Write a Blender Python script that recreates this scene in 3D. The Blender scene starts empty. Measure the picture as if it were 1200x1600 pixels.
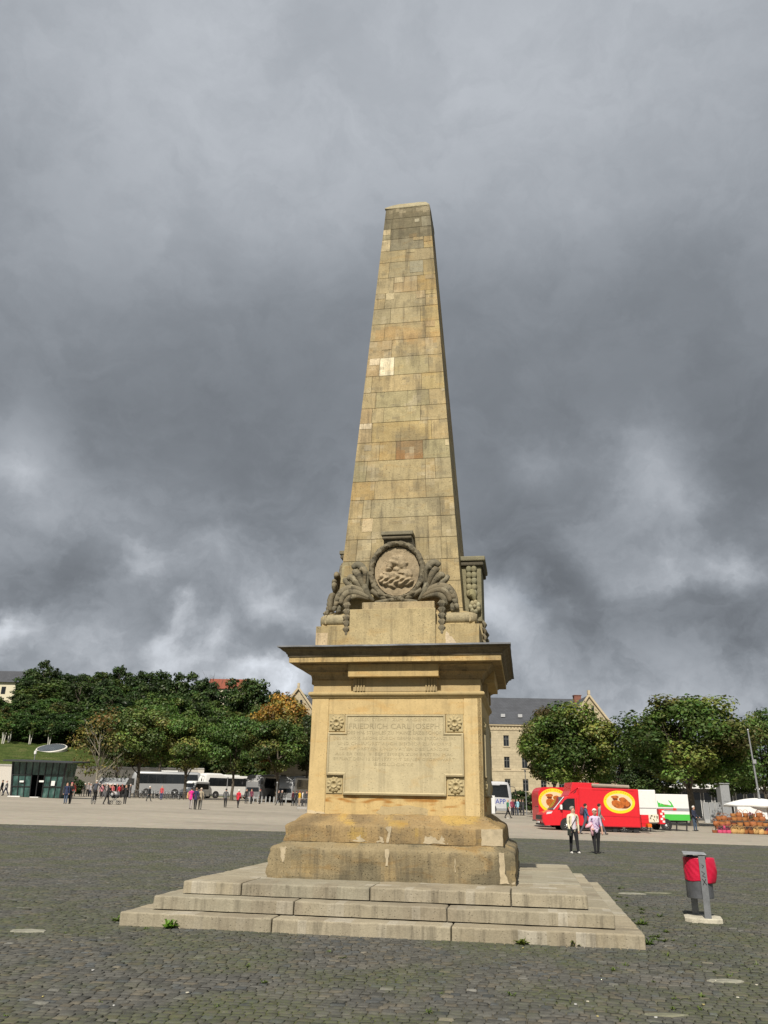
import bpy, bmesh, math, random
import numpy as np
from mathutils import Vector, Matrix, noise as mnoise

SC = bpy.context.scene
COL = SC.collection
PI = math.pi

# ------------------------------------------------------------------ camera, world, sun, exposure
EYE, PITCH, ROLL, FPX = 1.603, 0.3515, -0.0184, 1228.0
Fv = Vector((0, math.cos(PITCH), math.sin(PITCH)))
U0 = Vector((0, -math.sin(PITCH), math.cos(PITCH)))
R0 = Vector((1, 0, 0))
Rv = math.cos(ROLL) * R0 - math.sin(ROLL) * U0
Uv = math.sin(ROLL) * R0 + math.cos(ROLL) * U0
cam = bpy.data.cameras.new('camera')
camo = bpy.data.objects.new('camera', cam)
COL.objects.link(camo)
cm = Matrix((Rv, Uv, -Fv)).transposed().to_4x4()
cm.translation = Vector((0, 0, EYE))
camo.matrix_world = cm
cam.sensor_fit = 'VERTICAL'
cam.sensor_height = 36.0
cam.lens = 36.0 * FPX / 1600.0
cam.clip_start = 0.1
cam.clip_end = 8000
SC.camera = camo

def ray(u, v):
    return (Fv + Rv * ((u - 600) / FPX) - Uv * ((v - 800) / FPX)).normalized()

SUN_EL, SUN_AZ = math.radians(44), math.radians(14.5)     # azimuth: left of straight behind the camera
SDIR = Vector((-math.sin(SUN_AZ) * math.cos(SUN_EL), -math.cos(SUN_AZ) * math.cos(SUN_EL), math.sin(SUN_EL)))
sl = bpy.data.lights.new('sun', 'SUN')
sl.energy = 5.0
sl.angle = math.radians(0.5)
sl.color = (1.0, 0.93, 0.82)
so = bpy.data.objects.new('sun', sl)
COL.objects.link(so)
so.rotation_euler = (-SDIR).to_track_quat('-Z', 'Y').to_euler()
so.location = (0, 0, 60)

SC.view_settings.view_transform = 'Standard'
SC.view_settings.look = 'None'
SC.view_settings.gamma = 1
SC.view_settings.exposure = 0.12
SC.view_settings.use_curve_mapping = False

class NT:
    """small wrapper for building node trees"""
    def __init__(self, nt):
        self.nt = nt
        nt.nodes.clear()
    def n(self, typ, **kw):
        nd = self.nt.nodes.new(typ)
        for k, v in kw.items():
            if k == 'inp':
                for a, b in v.items():
                    if isinstance(b, bpy.types.NodeSocket):
                        self.nt.links.new(b, nd.inputs[a])
                    else:
                        nd.inputs[a].default_value = b
            else:
                setattr(nd, k, v)
        return nd
    def math(self, op, a, b=0.0, c=None, clamp=False):
        nd = self.nt.nodes.new('ShaderNodeMath')
        nd.operation = op
        nd.use_clamp = clamp
        for i, s in enumerate((a, b, c)):
            if s is None: continue
            if isinstance(s, bpy.types.NodeSocket): self.nt.links.new(s, nd.inputs[i])
            else: nd.inputs[i].default_value = s
        return nd.outputs[0]
    def vmath(self, op, a, b=None, scale=None):
        nd = self.nt.nodes.new('ShaderNodeVectorMath')
        nd.operation = op
        for i, s in enumerate((a, b)):
            if s is None: continue
            if isinstance(s, bpy.types.NodeSocket): self.nt.links.new(s, nd.inputs[i])
            else: nd.inputs[i].default_value = s
        if scale is not None: nd.inputs['Scale'].default_value = scale
        return nd.outputs['Value'] if op in ('DOT_PRODUCT', 'LENGTH') else nd.outputs[0]
    def mix(self, fac, a, b, blend='MIX'):
        nd = self.nt.nodes.new('ShaderNodeMix')
        nd.data_type = 'RGBA'
        nd.blend_type = blend
        nd.clamp_factor = True
        for k, s in ((0, fac), (6, a), (7, b)):
            if isinstance(s, bpy.types.NodeSocket): self.nt.links.new(s, nd.inputs[k])
            else: nd.inputs[k].default_value = s if k == 0 else (tuple(s) + (1,))[:4]
        return nd.outputs[2]
    def noise(self, vec, scale, detail=4, rough=0.55, dist=0.0):
        nd = self.nt.nodes.new('ShaderNodeTexNoise')
        if vec is not None: self.nt.links.new(vec, nd.inputs['Vector'])
        nd.inputs['Scale'].default_value = scale
        nd.inputs['Detail'].default_value = detail
        nd.inputs['Roughness'].default_value = rough
        nd.inputs['Distortion'].default_value = dist
        return nd.outputs
    def ramp(self, fac, stops, interp='LINEAR'):
        nd = self.nt.nodes.new('ShaderNodeValToRGB')
        self.nt.links.new(fac, nd.inputs[0])
        cr = nd.color_ramp
        cr.interpolation = interp
        while len(cr.elements) < len(stops): cr.elements.new(0.5)
        for e, (p, c) in zip(cr.elements, stops):
            e.position = p
            e.color = (c, c, c, 1) if isinstance(c, (int, float)) else (tuple(c) + (1,))[:4]
        return nd.outputs[0]
    def smooth(self, v, lo, hi, a=0.0, b=1.0):
        nd = self.nt.nodes.new('ShaderNodeMapRange')
        nd.interpolation_type = 'SMOOTHSTEP'
        self.nt.links.new(v, nd.inputs[0])
        for i, x in enumerate((lo, hi, a, b)): nd.inputs[i + 1].default_value = x
        return nd.outputs[0]
    def link(self, a, b): self.nt.links.new(a, b)

def make_world():
    w = bpy.data.worlds.new('World')
    SC.world = w
    w.use_nodes = True
    t = NT(w.node_tree)
    tc = t.n('ShaderNodeTexCoord').outputs['Generated']
    d = t.vmath('NORMALIZE', tc)
    # turbulent warp of the view direction, so every cloud edge is ragged
    n1 = t.noise(d, 2.2, 5, 0.55)['Color']
    off = t.vmath('SUBTRACT', n1, (0.5, 0.5, 0.5))
    dw = t.vmath('NORMALIZE', t.vmath('ADD', d, t.vmath('SCALE', off, scale=0.30)))
    n2 = t.noise(d, 7.0, 7, 0.6)['Color']
    off2 = t.vmath('SUBTRACT', n2, (0.5, 0.5, 0.5))
    dw2 = t.vmath('NORMALIZE', t.vmath('ADD', d, t.vmath('SCALE', off2, scale=0.17)))
    z = t.n('ShaderNodeSeparateXYZ', inp={0: dw}).outputs[2]
    # base brightness with height above the horizon
    base = t.ramp(z, [(0.0, .36), (0.06, .345), (0.16, .27), (0.30, .265), (0.42, .24), (0.56, .265), (0.66, .335), (0.78, .38), (1.0, .38)])
    acc = t.math('MULTIPLY', base, 1.0)
    def blob(u, v, size, amp, wv=dw):
        nonlocal acc
        c = ray(u, v)
        dp = t.vmath('DOT_PRODUCT', wv, tuple(c))
        e = t.math('EXPONENT', t.math('MULTIPLY', t.math('SUBTRACT', dp, 1.0), 1.0 / (size * size / 2)))
        acc = t.math('MULTIPLY_ADD', e, amp, acc)
    for a in SKY_BLOBS: blob(*a)
    for a in SKY_PUFFS: blob(*a, wv=dw2)
    # soft streaks and mottling
    rot = t.n('ShaderNodeVectorRotate', rotation_type='Y_AXIS', inp={'Vector': d, 'Angle': math.radians(-24)}).outputs[0]
    st = t.vmath('MULTIPLY', rot, (1.0, 1.0, 1.7))
    f1 = t.noise(st, 3.4, 9, 0.55, 0.25)['Fac']
    f3 = t.noise(dw, 5.5, 6, 0.5, 0.0)['Fac']
    f2a = t.noise(t.vmath('MULTIPLY', dw2, (1.0, 1.0, 1.5)), 6.5, 10, 0.62, 0.35)['Fac']
    f2 = t.smooth(f2a, 0.36, 0.64)
    f4 = t.noise(t.vmath('MULTIPLY', d, (1.0, 1.0, 1.5)), 16.0, 8, 0.6, 0.6)['Fac']
    k = t.math('ADD', 1.0, t.math('MULTIPLY', t.math('ADD', t.math('MULTIPLY', t.math('SUBTRACT', f1, 0.5), 0.62), t.math('MULTIPLY', t.math('SUBTRACT', f3, 0.5), 0.50))))
    zz = t.n('ShaderNodeSeparateXYZ', inp={0: d}).outputs[2]
    rag = t.smooth(zz, 0.08, 0.5, 0.42, 0.13)
    k2 = t.math('ADD', 1.0, t.math('MULTIPLY', t.math('ADD', t.math('SUBTRACT', f2, 0.5), t.math('MULTIPLY', t.math('SUBTRACT', f4, 0.5), 1.3)), rag))
    val = t.math('MAXIMUM', t.math('MULTIPLY', t.math('MULTIPLY', acc, k), k2), 0.08)
    hi = t.smooth(val, 0.12, 0.55)
    tint = t.mix(hi, (0.89, 0.98, 1.10), (0.94, 0.995, 1.075))
    tint = t.vmath('SCALE', tint)
    t.link(val, tint.node.inputs['Scale'])
    cloud = t.vmath('SCALE', tint, scale=10.0)          # the Background strength below is 0.1
    sky = t.n('ShaderNodeTexSky')
    sky.sky_type = 'NISHITA'
    sky.sun_disc = False
    sky.sun_elevation = SUN_EL
    sky.sun_rotation = math.atan2(SDIR.x, SDIR.y)
    gap = t.smooth(f1, 0.62, 0.85, 0.0, 0.10)
    colr = t.mix(gap, cloud, sky.outputs[0])
    bg = t.n('ShaderNodeBackground', inp={0: colr, 1: 0.1})
    out = t.n('ShaderNodeOutputWorld')
    t.link(bg.outputs[0], out.inputs[0])

# brighter and darker cloud masses: direction (as a pixel of the photograph), angular size, strength
SKY_BLOBS = [
    (540, 130, .16, .075), (250, 60, .16, .05), (900, 110, .16, .05), (1130, 160, .2, .03), (500, 60, .05, -.05),
    (40, 370, .07, .03), (420, 560, .20, -.03), (900, 520, .22, -.025), (1130, 560, .12, -.02),
    (60, 740, .075, .085), (150, 800, .08, .07), (330, 870, .10, .05), (170, 690, .10, -.04), (430, 800, .11, -.045),
    (120, 930, .09, -.06), (260, 960, .08, -.05), (960, 700, .2, -.02), (800, 900, .07, -.085), (880, 960, .08, -.07), (1090, 990, .09, -.085),
    (1000, 840, .06, -.05), (1180, 700, .08, -.035),
]
SKY_PUFFS = [
    (840, 710, .035, .08), (980, 750, .06, .12), (1040, 760, .05, .10), (1060, 870, .03, .20), (1150, 875, .028, .22), (960, 880, .04, .12),
    (1010, 900, .03, .1), (775, 950, .035, .20), (840, 985, .05, .14), (215, 885, .03, .16), (270, 965, .02, .2), (265, 1010, .025, .22),
    (10, 985, .02, .45), (60, 965, .02, .2), (300, 1030, .04, .25), (400, 1055, .025, .30), (445, 1065, .025, .36), (350, 1000, .025, .2),
    (330, 880, .03, .12), (430, 935, .035, .2), (120, 1020, .05, .15), (1050, 1050, .06, .08), (960, 1110, .04, .12), (30, 720, .03, .12), (520, 990, .04, .15),
]
make_world()

# ------------------------------------------------------------------ ground level
def sstep(a, b, x):
    t = min(1, max(0, (x - a) / (b - a)))
    return t * t * (3 - 2 * t)

def g(x, y):
    """height of the square: it falls gently to the right and rises away from the monument"""
    yy = min(max(y, -200), 400)
    xx = min(max(x, -250), 250)
    return -0.018 * xx * sstep(16, 45, yy) + 0.0085 * max(0, yy - 22) - 0.05 * sstep(15, 22, yy)

MX, MY, MYAW = 0.474, 14.174, -0.1749      # centre and turn of the monument
CAM = Vector((0, 0, EYE))
def at(u, v):
    """the point of the square seen at a pixel of the photograph"""
    r = ray(u, v)
    lo, hi = 1.0, 400.0
    for _ in range(60):
        m = (lo + hi) / 2
        p = CAM + r * m
        if p.z > g(p.x, p.y): lo = m
        else: hi = m
    p = CAM + r * lo
    return Vector((p.x, p.y, g(p.x, p.y)))

def P(u, v, Y):
    """the point at distance Y (world y) seen at a pixel"""
    r = ray(u, v)
    return CAM + r * (Y / r.y)

# ------------------------------------------------------------------ materials
MATS = {}
def principled(t, **kw):
    b = t.n('ShaderNodeBsdfPrincipled')
    for k, v in kw.items():
        k = k.replace('_', ' ')
        if isinstance(v, bpy.types.NodeSocket): t.link(v, b.inputs[k])
        else: b.inputs[k].default_value = v
    o = t.n('ShaderNodeOutputMaterial')
    t.link(b.outputs[0], o.inputs[0])
    return b

def bump(t, b, h, strength=0.3, dist=0.01):
    nd = t.n('ShaderNodeBump', inp={'Strength': strength, 'Distance': dist, 'Height': h})
    t.link(nd.outputs[0], b.inputs['Normal'])

def new_mat(name):
    m = bpy.data.materials.new(name)
    m.use_nodes = True
    MATS[name] = m
    return m, NT(m.node_tree)

def paint(name, col, rough=0.5, metal=0.0, var=0.12, scale=6.0, use_attr=False, coat=0.0, bmp=0.0):
    """a plain coloured surface with slight wear: colour varied by two noises"""
    if name in MATS: return MATS[name]
    m, t = new_mat(name)
    oc = t.n('ShaderNodeTexCoord').outputs['Object']
    c = tuple(col) + (1,)
    n = t.noise(oc, scale, 5, 0.6)['Fac']
    n2 = t.noise(oc, scale * 7, 3, 0.6)['Fac']
    f = t.math('ADD', t.math('MULTIPLY', n, 0.7), t.math('MULTIPLY', n2, 0.3))
    k = t.smooth(f, 0.3, 0.7, 1 - var, 1 + var)
    src = c
    if use_attr:
        src = t.n('ShaderNodeAttribute', attribute_name='col').outputs['Color']
    sc = t.vmath('SCALE', src if use_attr else tuple(col))
    t.link(k, sc.node.inputs['Scale'])
    b = principled(t, Base_Color=sc, Roughness=rough, Metallic=metal)
    if coat: b.inputs['Coat Weight'].default_value = coat
    if bmp: bump(t, b, f, bmp, 0.02)
    return m

def stone_mat(name, grime=0.5, streak=0.0, mott=(0.66, 1.28), rough=0.92, bstr=0.5, pit=0.5, dirt=(0.075, 0.07, 0.055), ochre=0.3, zdark=None):
    """weathered sandstone: per-block colour (attribute) x mottling, ochre veins, grey grime, pits"""
    m, t = new_mat(name)
    oc = t.n('ShaderNodeTexCoord').outputs['Object']
    base = t.n('ShaderNodeAttribute', attribute_name='col').outputs['Color']
    n_big = t.noise(oc, 1.3, 6, 0.6, 0.3)['Fac']
    n_mid = t.noise(oc, 6.0, 7, 0.65, 0.2)['Fac']
    n_fin = t.noise(oc, 45.0, 4, 0.7)['Fac']
    n_grn = t.noise(oc, 160.0, 2, 0.6)['Fac']
    k = t.math('ADD', t.math('MULTIPLY', n_mid, 0.55), t.math('MULTIPLY', n_fin, 0.45))
    kk = t.smooth(k, 0.28, 0.72, *mott)
    c = t.vmath('SCALE', base)
    t.link(kk, c.node.inputs['Scale'])
    # iron-coloured veins running with the bedding
    lay = t.vmath('MULTIPLY', oc, (1.0, 1.0, 3.2))
    n_lay = t.noise(lay, 1.6, 8, 0.62, 1.2)['Fac']
    vein = t.math('MULTIPLY', t.smooth(n_lay, 0.52, 0.70), ochre)
    c = t.mix(vein, c, t.vmath('MULTIPLY', c, (0.95, 0.70, 0.38)))
    # grey biological grime in patches
    gm = t.math('MULTIPLY', t.smooth(t.math('ADD', t.math('MULTIPLY', n_big, 0.6), t.math('MULTIPLY', n_mid, 0.4)), 0.46, 0.66), grime)
    c = t.mix(gm, c, dirt)
    if streak:
        sv = t.vmath('MULTIPLY', oc, (9.0, 9.0, 0.7))
        s = t.noise(sv, 1.0, 6, 0.7)['Fac']
        nz = t.n('ShaderNodeSeparateXYZ', inp={0: t.n('ShaderNodeNewGeometry').outputs['Normal']}).outputs[2]
        up = t.math('SUBTRACT', 1.0, t.smooth(nz, 0.3, 0.7))
        c = t.mix(t.math('MULTIPLY', t.math('MULTIPLY', t.smooth(s, 0.47, 0.68), streak), up), c, (0.07, 0.06, 0.045))
    # little pits and pale chips
    pv = t.n('ShaderNodeTexVoronoi', inp={'Vector': oc, 'Scale': 24.0, 'Randomness': 1.0})
    pm = t.math('MULTIPLY', t.smooth(pv.outputs['Distance'], 0.14, 0.24, 1, 0), t.smooth(n_mid, 0.44, 0.58))
    c = t.mix(t.math('MULTIPLY', pm, pit), c, (0.06, 0.05, 0.035))
    ch = t.math('MULTIPLY', t.smooth(n_fin, 0.68, 0.78), 0.35)
    c = t.mix(ch, c, (0.55, 0.50, 0.38))
    b = principled(t, Base_Color=c, Roughness=rough)
    b.inputs['Specular IOR Level'].default_value = 0.2
    h = t.math('ADD', t.math('MULTIPLY', n_mid, 0.9), t.math('ADD', t.math('MULTIPLY', n_fin, 0.45), t.math('MULTIPLY', n_grn, 0.12)))
    h = t.math('SUBTRACT', h, t.math('MULTIPLY', pm, 0.6))
    bump(t, b, h, bstr, 0.02)
    return m

M_ASH = stone_mat('ashlar sandstone', 0.42, 0.45, (.66, 1.28), bstr=0.45, ochre=0.28, dirt=(0.16, 0.14, 0.09), pit=0.5)
M_PED = stone_mat('ochre sandstone', 0.12, 0.22, (.84, 1.12), bstr=0.22, ochre=0.30, pit=0.35, dirt=(0.25, 0.2, 0.11))
M_PLN = stone_mat('brown plinth stone', 0.5, 0.45, (.70, 1.26), bstr=1.0, ochre=0.5, pit=0.35, dirt=(0.12, 0.105, 0.07))
M_STP = stone_mat('step stone', 0.36, 0.48, (.76, 1.2), bstr=0.5, ochre=0.06, pit=0.35, dirt=(0.17, 0.155, 0.12))
M_COR = stone_mat('weathered cornice stone', 0.5, 0.45, (.7, 1.25), bstr=0.45, ochre=0.45, dirt=(0.10, 0.085, 0.06))
M_ORN = stone_mat('carved weathered stone', 0.40, 0.0, bstr=0.6, ochre=0.1, dirt=(0.10, 0.095, 0.075))

def leaf_mat(name, trans=0.18):
    m, t = new_mat(name)
    base = t.n('ShaderNodeAttribute', attribute_name='col').outputs['Color']
    oi = t.n('ShaderNodeObjectInfo')
    c = t.vmath('MULTIPLY', base, oi.outputs['Color'])
    d = t.n('ShaderNodeBsdfDiffuse', inp={0: c})
    tr = t.n('ShaderNodeBsdfTranslucent', inp={0: t.vmath('MULTIPLY', c, (1.1, 1.25, 0.6))})
    mx = t.n('ShaderNodeMixShader', inp={0: trans, 1: d.outputs[0], 2: tr.outputs[0]})
    gl = t.n('ShaderNodeBsdfGlossy', inp={0: (1, 1, 1, 1), 1: 0.5})
    m2 = t.n('ShaderNodeMixShader', inp={0: 0.02, 1: mx.outputs[0], 2: gl.outputs[0]})
    o = t.n('ShaderNodeOutputMaterial')
    t.link(m2.outputs[0], o.inputs[0])
    return m
M_LEAF = leaf_mat('leaves')
M_BARK = paint('bark', (0.09, 0.075, 0.055), 0.9, var=0.4, scale=8, bmp=0.5)
M_PALEBARK = paint('pale bark', (0.22, 0.20, 0.15), 0.9, var=0.35, scale=8, bmp=0.5)

# ------------------------------------------------------------------ mesh helpers
class MB:
    def __init__(s):
        s.v = []; s.f = []; s.m = []; s.c = []
    def add(s, verts, faces, m=0, c=(1, 1, 1)):
        o = len(s.v)
        s.v += [tuple(p) for p in verts]
        for fc in faces:
            s.f.append(tuple(i + o for i in fc)); s.m.append(m); s.c.append(c)
    def box(s, x0, x1, y0, y1, z0, z1, m=0, c=(1, 1, 1)):
        vs = [(x, y, z) for z in (z0, z1) for y in (y0, y1) for x in (x0, x1)]
        s.add(vs, [(0, 2, 3, 1), (4, 5, 7, 6), (0, 1, 5, 4), (2, 6, 7, 3), (0, 4, 6, 2), (1, 3, 7, 5)], m, c)
    def prism(s, pts, a0, a1, axis='y', m=0, c=(1, 1, 1)):
        """polygon pts extruded along axis; pts are the two remaining coordinates in order"""
        def mk(p, a):
            if axis == 'y': return (p[0], a, p[1])
            if axis == 'x': return (a, p[0], p[1])
            return (p[0], p[1], a)
        n = len(pts)
        vs = [mk(p, a0) for p in pts] + [mk(p, a1) for p in pts]
        fs = [tuple(range(n)), tuple(range(2 * n - 1, n - 1, -1))]
        fs += [(i, i + n, (i + 1) % n + n, (i + 1) % n) for i in range(n)]
        s.add(vs, fs, m, c)
    def tube(s, pts, rads, n=8, m=0, c=(1, 1, 1), squash=None, cap=True):
        pts = [Vector(p) for p in pts]
        k = len(pts)
        if not hasattr(rads, '__len__'): rads = [rads] * k
        rings = []
        t0 = (pts[1] - pts[0]).normalized()
        ref = Vector((0, 0, 1)) if abs(t0.z) < 0.9 else Vector((1, 0, 0))
        if squash: ref = Vector(squash[0])
        a = t0.cross(ref).normalized()
        for i in range(k):
            tg = (pts[min(i + 1, k - 1)] - pts[max(i - 1, 0)]).normalized()
            if squash: a = tg.cross(ref)
            else: a = a - tg * a.dot(tg)
            if a.length < 1e-6: a = tg.orthogonal()
            a.normalize()
            b = tg.cross(a).normalized()
            kb = squash[1] if squash else 1.0
            rings.append([pts[i] + (a * math.cos(2 * PI * j / n) + b * kb * math.sin(2 * PI * j / n)) * rads[i] for j in range(n)])
        vs = [p for r in rings for p in r]
        fs = []
        for i in range(k - 1):
            for j in range(n):
                fs.append((i * n + j, i * n + (j + 1) % n, (i + 1) * n + (j + 1) % n, (i + 1) * n + j))
        if cap:
            fs.append(tuple(range(n - 1, -1, -1)))
            fs.append(tuple((k - 1) * n + j for j in range(n)))
        s.add(vs, fs, m, c)
    def lathe(s, prof, n=16, center=(0, 0, 0), axis='z', m=0, c=(1, 1, 1), sx=1.0, sy=1.0, cap=True):
        """prof: (radius, height) list"""
        vs = []
        for r, h in prof:
            for j in range(n):
                a = 2 * PI * j / n
                x, y = r * math.cos(a) * sx, r * math.sin(a) * sy
                q = (x, y, h) if axis == 'z' else ((x, h, y) if axis == 'y' else (h, x, y))
                vs.append((q[0] + center[0], q[1] + center[1], q[2] + center[2]))
        fs = []
        for i in range(len(prof) - 1):
            for j in range(n):
                fs.append((i * n + j, i * n + (j + 1) % n, (i + 1) * n + (j + 1) % n, (i + 1) * n + j))
        if cap:
            fs.append(tuple(range(n - 1, -1, -1)))
            fs.append(tuple((len(prof) - 1) * n + j for j in range(n)))
        s.add(vs, fs, m, c)
    def ball(s, c0, r, n=10, k=6, m=0, c=(1, 1, 1)):
        rx, ry, rz = r if hasattr(r, '__len__') else (r, r, r)
        vs = []; fs = []
        for i in range(k + 1):
            ph = PI * i / k
            for j in range(n):
                a = 2 * PI * j / n
                vs.append((c0[0] + rx * math.sin(ph) * math.cos(a), c0[1] + ry * math.sin(ph) * math.sin(a), c0[2] + rz * math.cos(ph)))
        for i in range(k):
            for j in range(n):
                fs.append((i * n + j, (i + 1) * n + j, (i + 1) * n + (j + 1) % n, i * n + (j + 1) % n))
        s.add(vs, fs, m, c)
    def square(s, prof, n=1, amp=0.0, seed=0.0, m=0, c=(1, 1, 1), top=True, bottom=False, fr=3.0):
        """square mouldings: prof = (half width, z); n divisions a side; amp = wear of the surface"""
        L = []
        for w, z in prof:
            ring = []
            for sd in range(4):
                for i in range(n):
                    u = -1 + 2 * i / n
                    x, y = (u * w, -w) if sd == 0 else ((w, u * w) if sd == 1 else ((-u * w, w) if sd == 2 else (-w, -u * w)))
                    if amp:
                        q = Vector((x * fr + seed, y * fr, z * fr))
                        e = mnoise.noise(q) * 0.6 + mnoise.noise(q * 3.1) * 0.4
                        edge = 1.0 + 2.0 * max(0, abs(u) - 0.93) / 0.07
                        kx = 1 + amp * e * edge / max(w, .1)
                        x *= kx; y *= kx
                        zz = z + amp * 0.6 * mnoise.noise(q + Vector((9, 4, 2)))
                    else: zz = z
                    ring.append((x, y, zz))
            L.append(ring)
        k = 4 * n
        vs = [p for r in L for p in r]
        fs = []
        for i in range(len(L) - 1):
            for j in range(k):
                fs.append((i * k + j, i * k + (j + 1) % k, (i + 1) * k + (j + 1) % k, (i + 1) * k + j))
        if top: fs.append(tuple((len(L) - 1) * k + j for j in range(k)))
        if bottom: fs.append(tuple(range(k - 1, -1, -1)))
        s.add(vs, fs, m, c)
    def mottle(s, c2, scale=2.0, lo=0.0, hi=0.5, seed=0.0, amount=1.0, start=0):
        """mixes a second colour into the faces in cloudy patches (stains of the stone itself)"""
        for i in range(len(s.f)):
            p = Vector((0, 0, 0))
            for k in s.f[i]: p += Vector(s.v[k])
            p = p / len(s.f[i]) * scale + Vector((seed, seed * 2, 0))
            q = mnoise.noise(p) * .65 + mnoise.noise(p * 2.7) * .35
            t = sstep(lo, hi, q) * amount
            s.c[i] = tuple(a + (b - a) * t for a, b in zip(s.c[i], c2))
        return s
    def rot(s, a, start=0):
        ca, sa = math.cos(a), math.sin(a)
        s.v[start:] = [(x * ca - y * sa, x * sa + y * ca, z) for x, y, z in s.v[start:]]
        return s
    def move(s, dx, dy, dz, start=0):
        s.v[start:] = [(x + dx, y + dy, z + dz) for x, y, z in s.v[start:]]
        return s
    def mesh(s, name, mats, smooth=None):
        me = bpy.data.meshes.new(name)
        me.from_pydata(s.v, [], s.f)
        for mt in (mats if isinstance(mats, (list, tuple)) else [mats]): me.materials.append(mt)
        me.polygons.foreach_set('material_index', np.array(s.m, dtype=np.int32))
        at_ = me.color_attributes.new('col', 'FLOAT_COLOR', 'CORNER')
        n = np.array([len(f) for f in s.f])
        cc = np.ones((len(s.f), 4), dtype=np.float32)
        cc[:, :3] = np.array(s.c, dtype=np.float32)[:, :3]
        at_.data.foreach_set('color', np.repeat(cc, n, axis=0).ravel())
        if smooth:
            me.polygons.foreach_set('use_smooth', [True] * len(s.f))
            me.update()
            if smooth is not True:
                try: me.set_sharp_from_angle(angle=math.radians(smooth))
                except Exception: pass
        me.update()
        return me
    def build(s, name, mats, parent=None, smooth=None, loc=None, bevel=0.0):
        o = link(name, s.mesh(name, mats, smooth), parent, loc)
        if bevel:
            md = o.modifiers.new('bevel', 'BEVEL')
            md.width = bevel; md.segments = 2; md.limit_method = 'ANGLE'; md.angle_limit = math.radians(40)
        return o

def link(name, data, parent=None, loc=None):
    o = bpy.data.objects.new(name, data)
    COL.objects.link(o)
    if parent: o.parent = parent
    if loc is not None: o.location = loc
    return o

def tag(o, label, cat, group=None):
    o['label'] = label; o['category'] = cat
    if len(label.split()) > 16: print('LONG', len(label.split()), label)
    if group: o['group'] = group
    return o

def thing(name, label, cat, loc=(0, 0, 0), rz=0.0, group=None):
    o = bpy.data.objects.new(name, None)
    COL.objects.link(o)
    o.location = loc; o.rotation_euler = (0, 0, rz)
    o.empty_display_size = 0.2
    return tag(o, label, cat, group)

def structure(o):
    o['kind'] = 'structure'
    return o

def copy_tree(o, parent=None):
    c = o.copy()
    COL.objects.link(c)
    if parent: c.parent = parent
    for ch in list(o.children): copy_tree(ch, c)
    return c

def srgb(r, g_, b):
    f = lambda x: (x / 255 / 12.92) if x / 255 <= .04045 else ((x / 255 + .055) / 1.055) ** 2.4
    return (f(r), f(g_), f(b))
# ------------------------------------------------------------------ the square: paving, cobbles, hill
def grid_sheet(name, xs, ys, mat, dz=0.0, zf=g, parent=None):
    vs = [(x, y, zf(x, y) + dz) for y in ys for x in xs]
    n = len(xs)
    fs = [(j * n + i, j * n + i + 1, (j + 1) * n + i + 1, (j + 1) * n + i) for j in range(len(ys) - 1) for i in range(n - 1)]
    me = bpy.data.meshes.new(name)
    me.from_pydata(vs, [], fs)
    me.materials.append(mat)
    me.polygons.foreach_set('use_smooth', [True] * len(fs))
    return link(name, me, parent)

def plaza_mat():
    m, t = new_mat('pale worn paving')
    oc = t.n('ShaderNodeTexCoord').outputs['Object']
    flat = t.vmath('MULTIPLY', oc, (1, 1, 0))
    sweep = t.vmath('MULTIPLY', oc, (0.35, 1.0, 0))
    n1 = t.noise(sweep, 0.13, 5, 0.6, 0.5)['Fac']
    n2 = t.noise(flat, 1.2, 6, 0.65)['Fac']
    n3 = t.noise(flat, 14.0, 4, 0.7)['Fac']
    base = t.ramp(n1, [(0.3, (0.29, 0.26, 0.212)), (0.5, (0.345, 0.31, 0.253)), (0.7, (0.39, 0.348, 0.283))])
    k = t.smooth(t.math('ADD', t.math('MULTIPLY', n2, 0.6), t.math('MULTIPLY', n3, 0.4)), 0.3, 0.7, 0.84, 1.14)
    c = t.vmath('SCALE', base); t.link(k, c.node.inputs['Scale'])
    # dark repaired strips and oil marks
    st = t.noise(t.vmath('MULTIPLY', oc, (0.08, 0.7, 0)), 1.0, 4, 0.6, 0.4)['Fac']
    c = t.mix(t.math('MULTIPLY', t.smooth(st, 0.60, 0.70), 0.35), c, (0.12, 0.11, 0.095))
    v = t.n('ShaderNodeTexVoronoi', inp={'Vector': flat, 'Scale': 7.0})
    c = t.mix(0.10, c, v.outputs['Color'], 'MULTIPLY')
    b = principled(t, Base_Color=c, Roughness=0.95)
    b.inputs['Specular IOR Level'].default_value = 0.15
    bump(t, b, t.math('ADD', n3, n2), 0.25, 0.02)
    return m

def joint_mat():
    """what lies between the setts: dirt, moss and, farther off, the setts themselves as a fine pattern"""
    m, t = new_mat('dirt and moss in the joints')
    oc = t.n('ShaderNodeTexCoord').outputs['Object']
    n1 = t.noise(oc, 0.55, 6, 0.62, 0.3)['Fac']
    n2 = t.noise(oc, 9.0, 5, 0.7)['Fac']
    c = t.mix(t.smooth(n2, 0.35, 0.65), (0.06, 0.055, 0.045), (0.14, 0.128, 0.098))
    moss = t.math('MULTIPLY', t.smooth(n1, 0.42, 0.60), t.smooth(n2, 0.30, 0.55))
    c = t.mix(t.math('MULTIPLY', moss, 0.85), c, (0.085, 0.105, 0.03))
    b = principled(t, Base_Color=c, Roughness=1.0)
    b.inputs['Specular IOR Level'].default_value = 0.1
    bump(t, b, n2, 0.6, 0.01)
    return m

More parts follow.
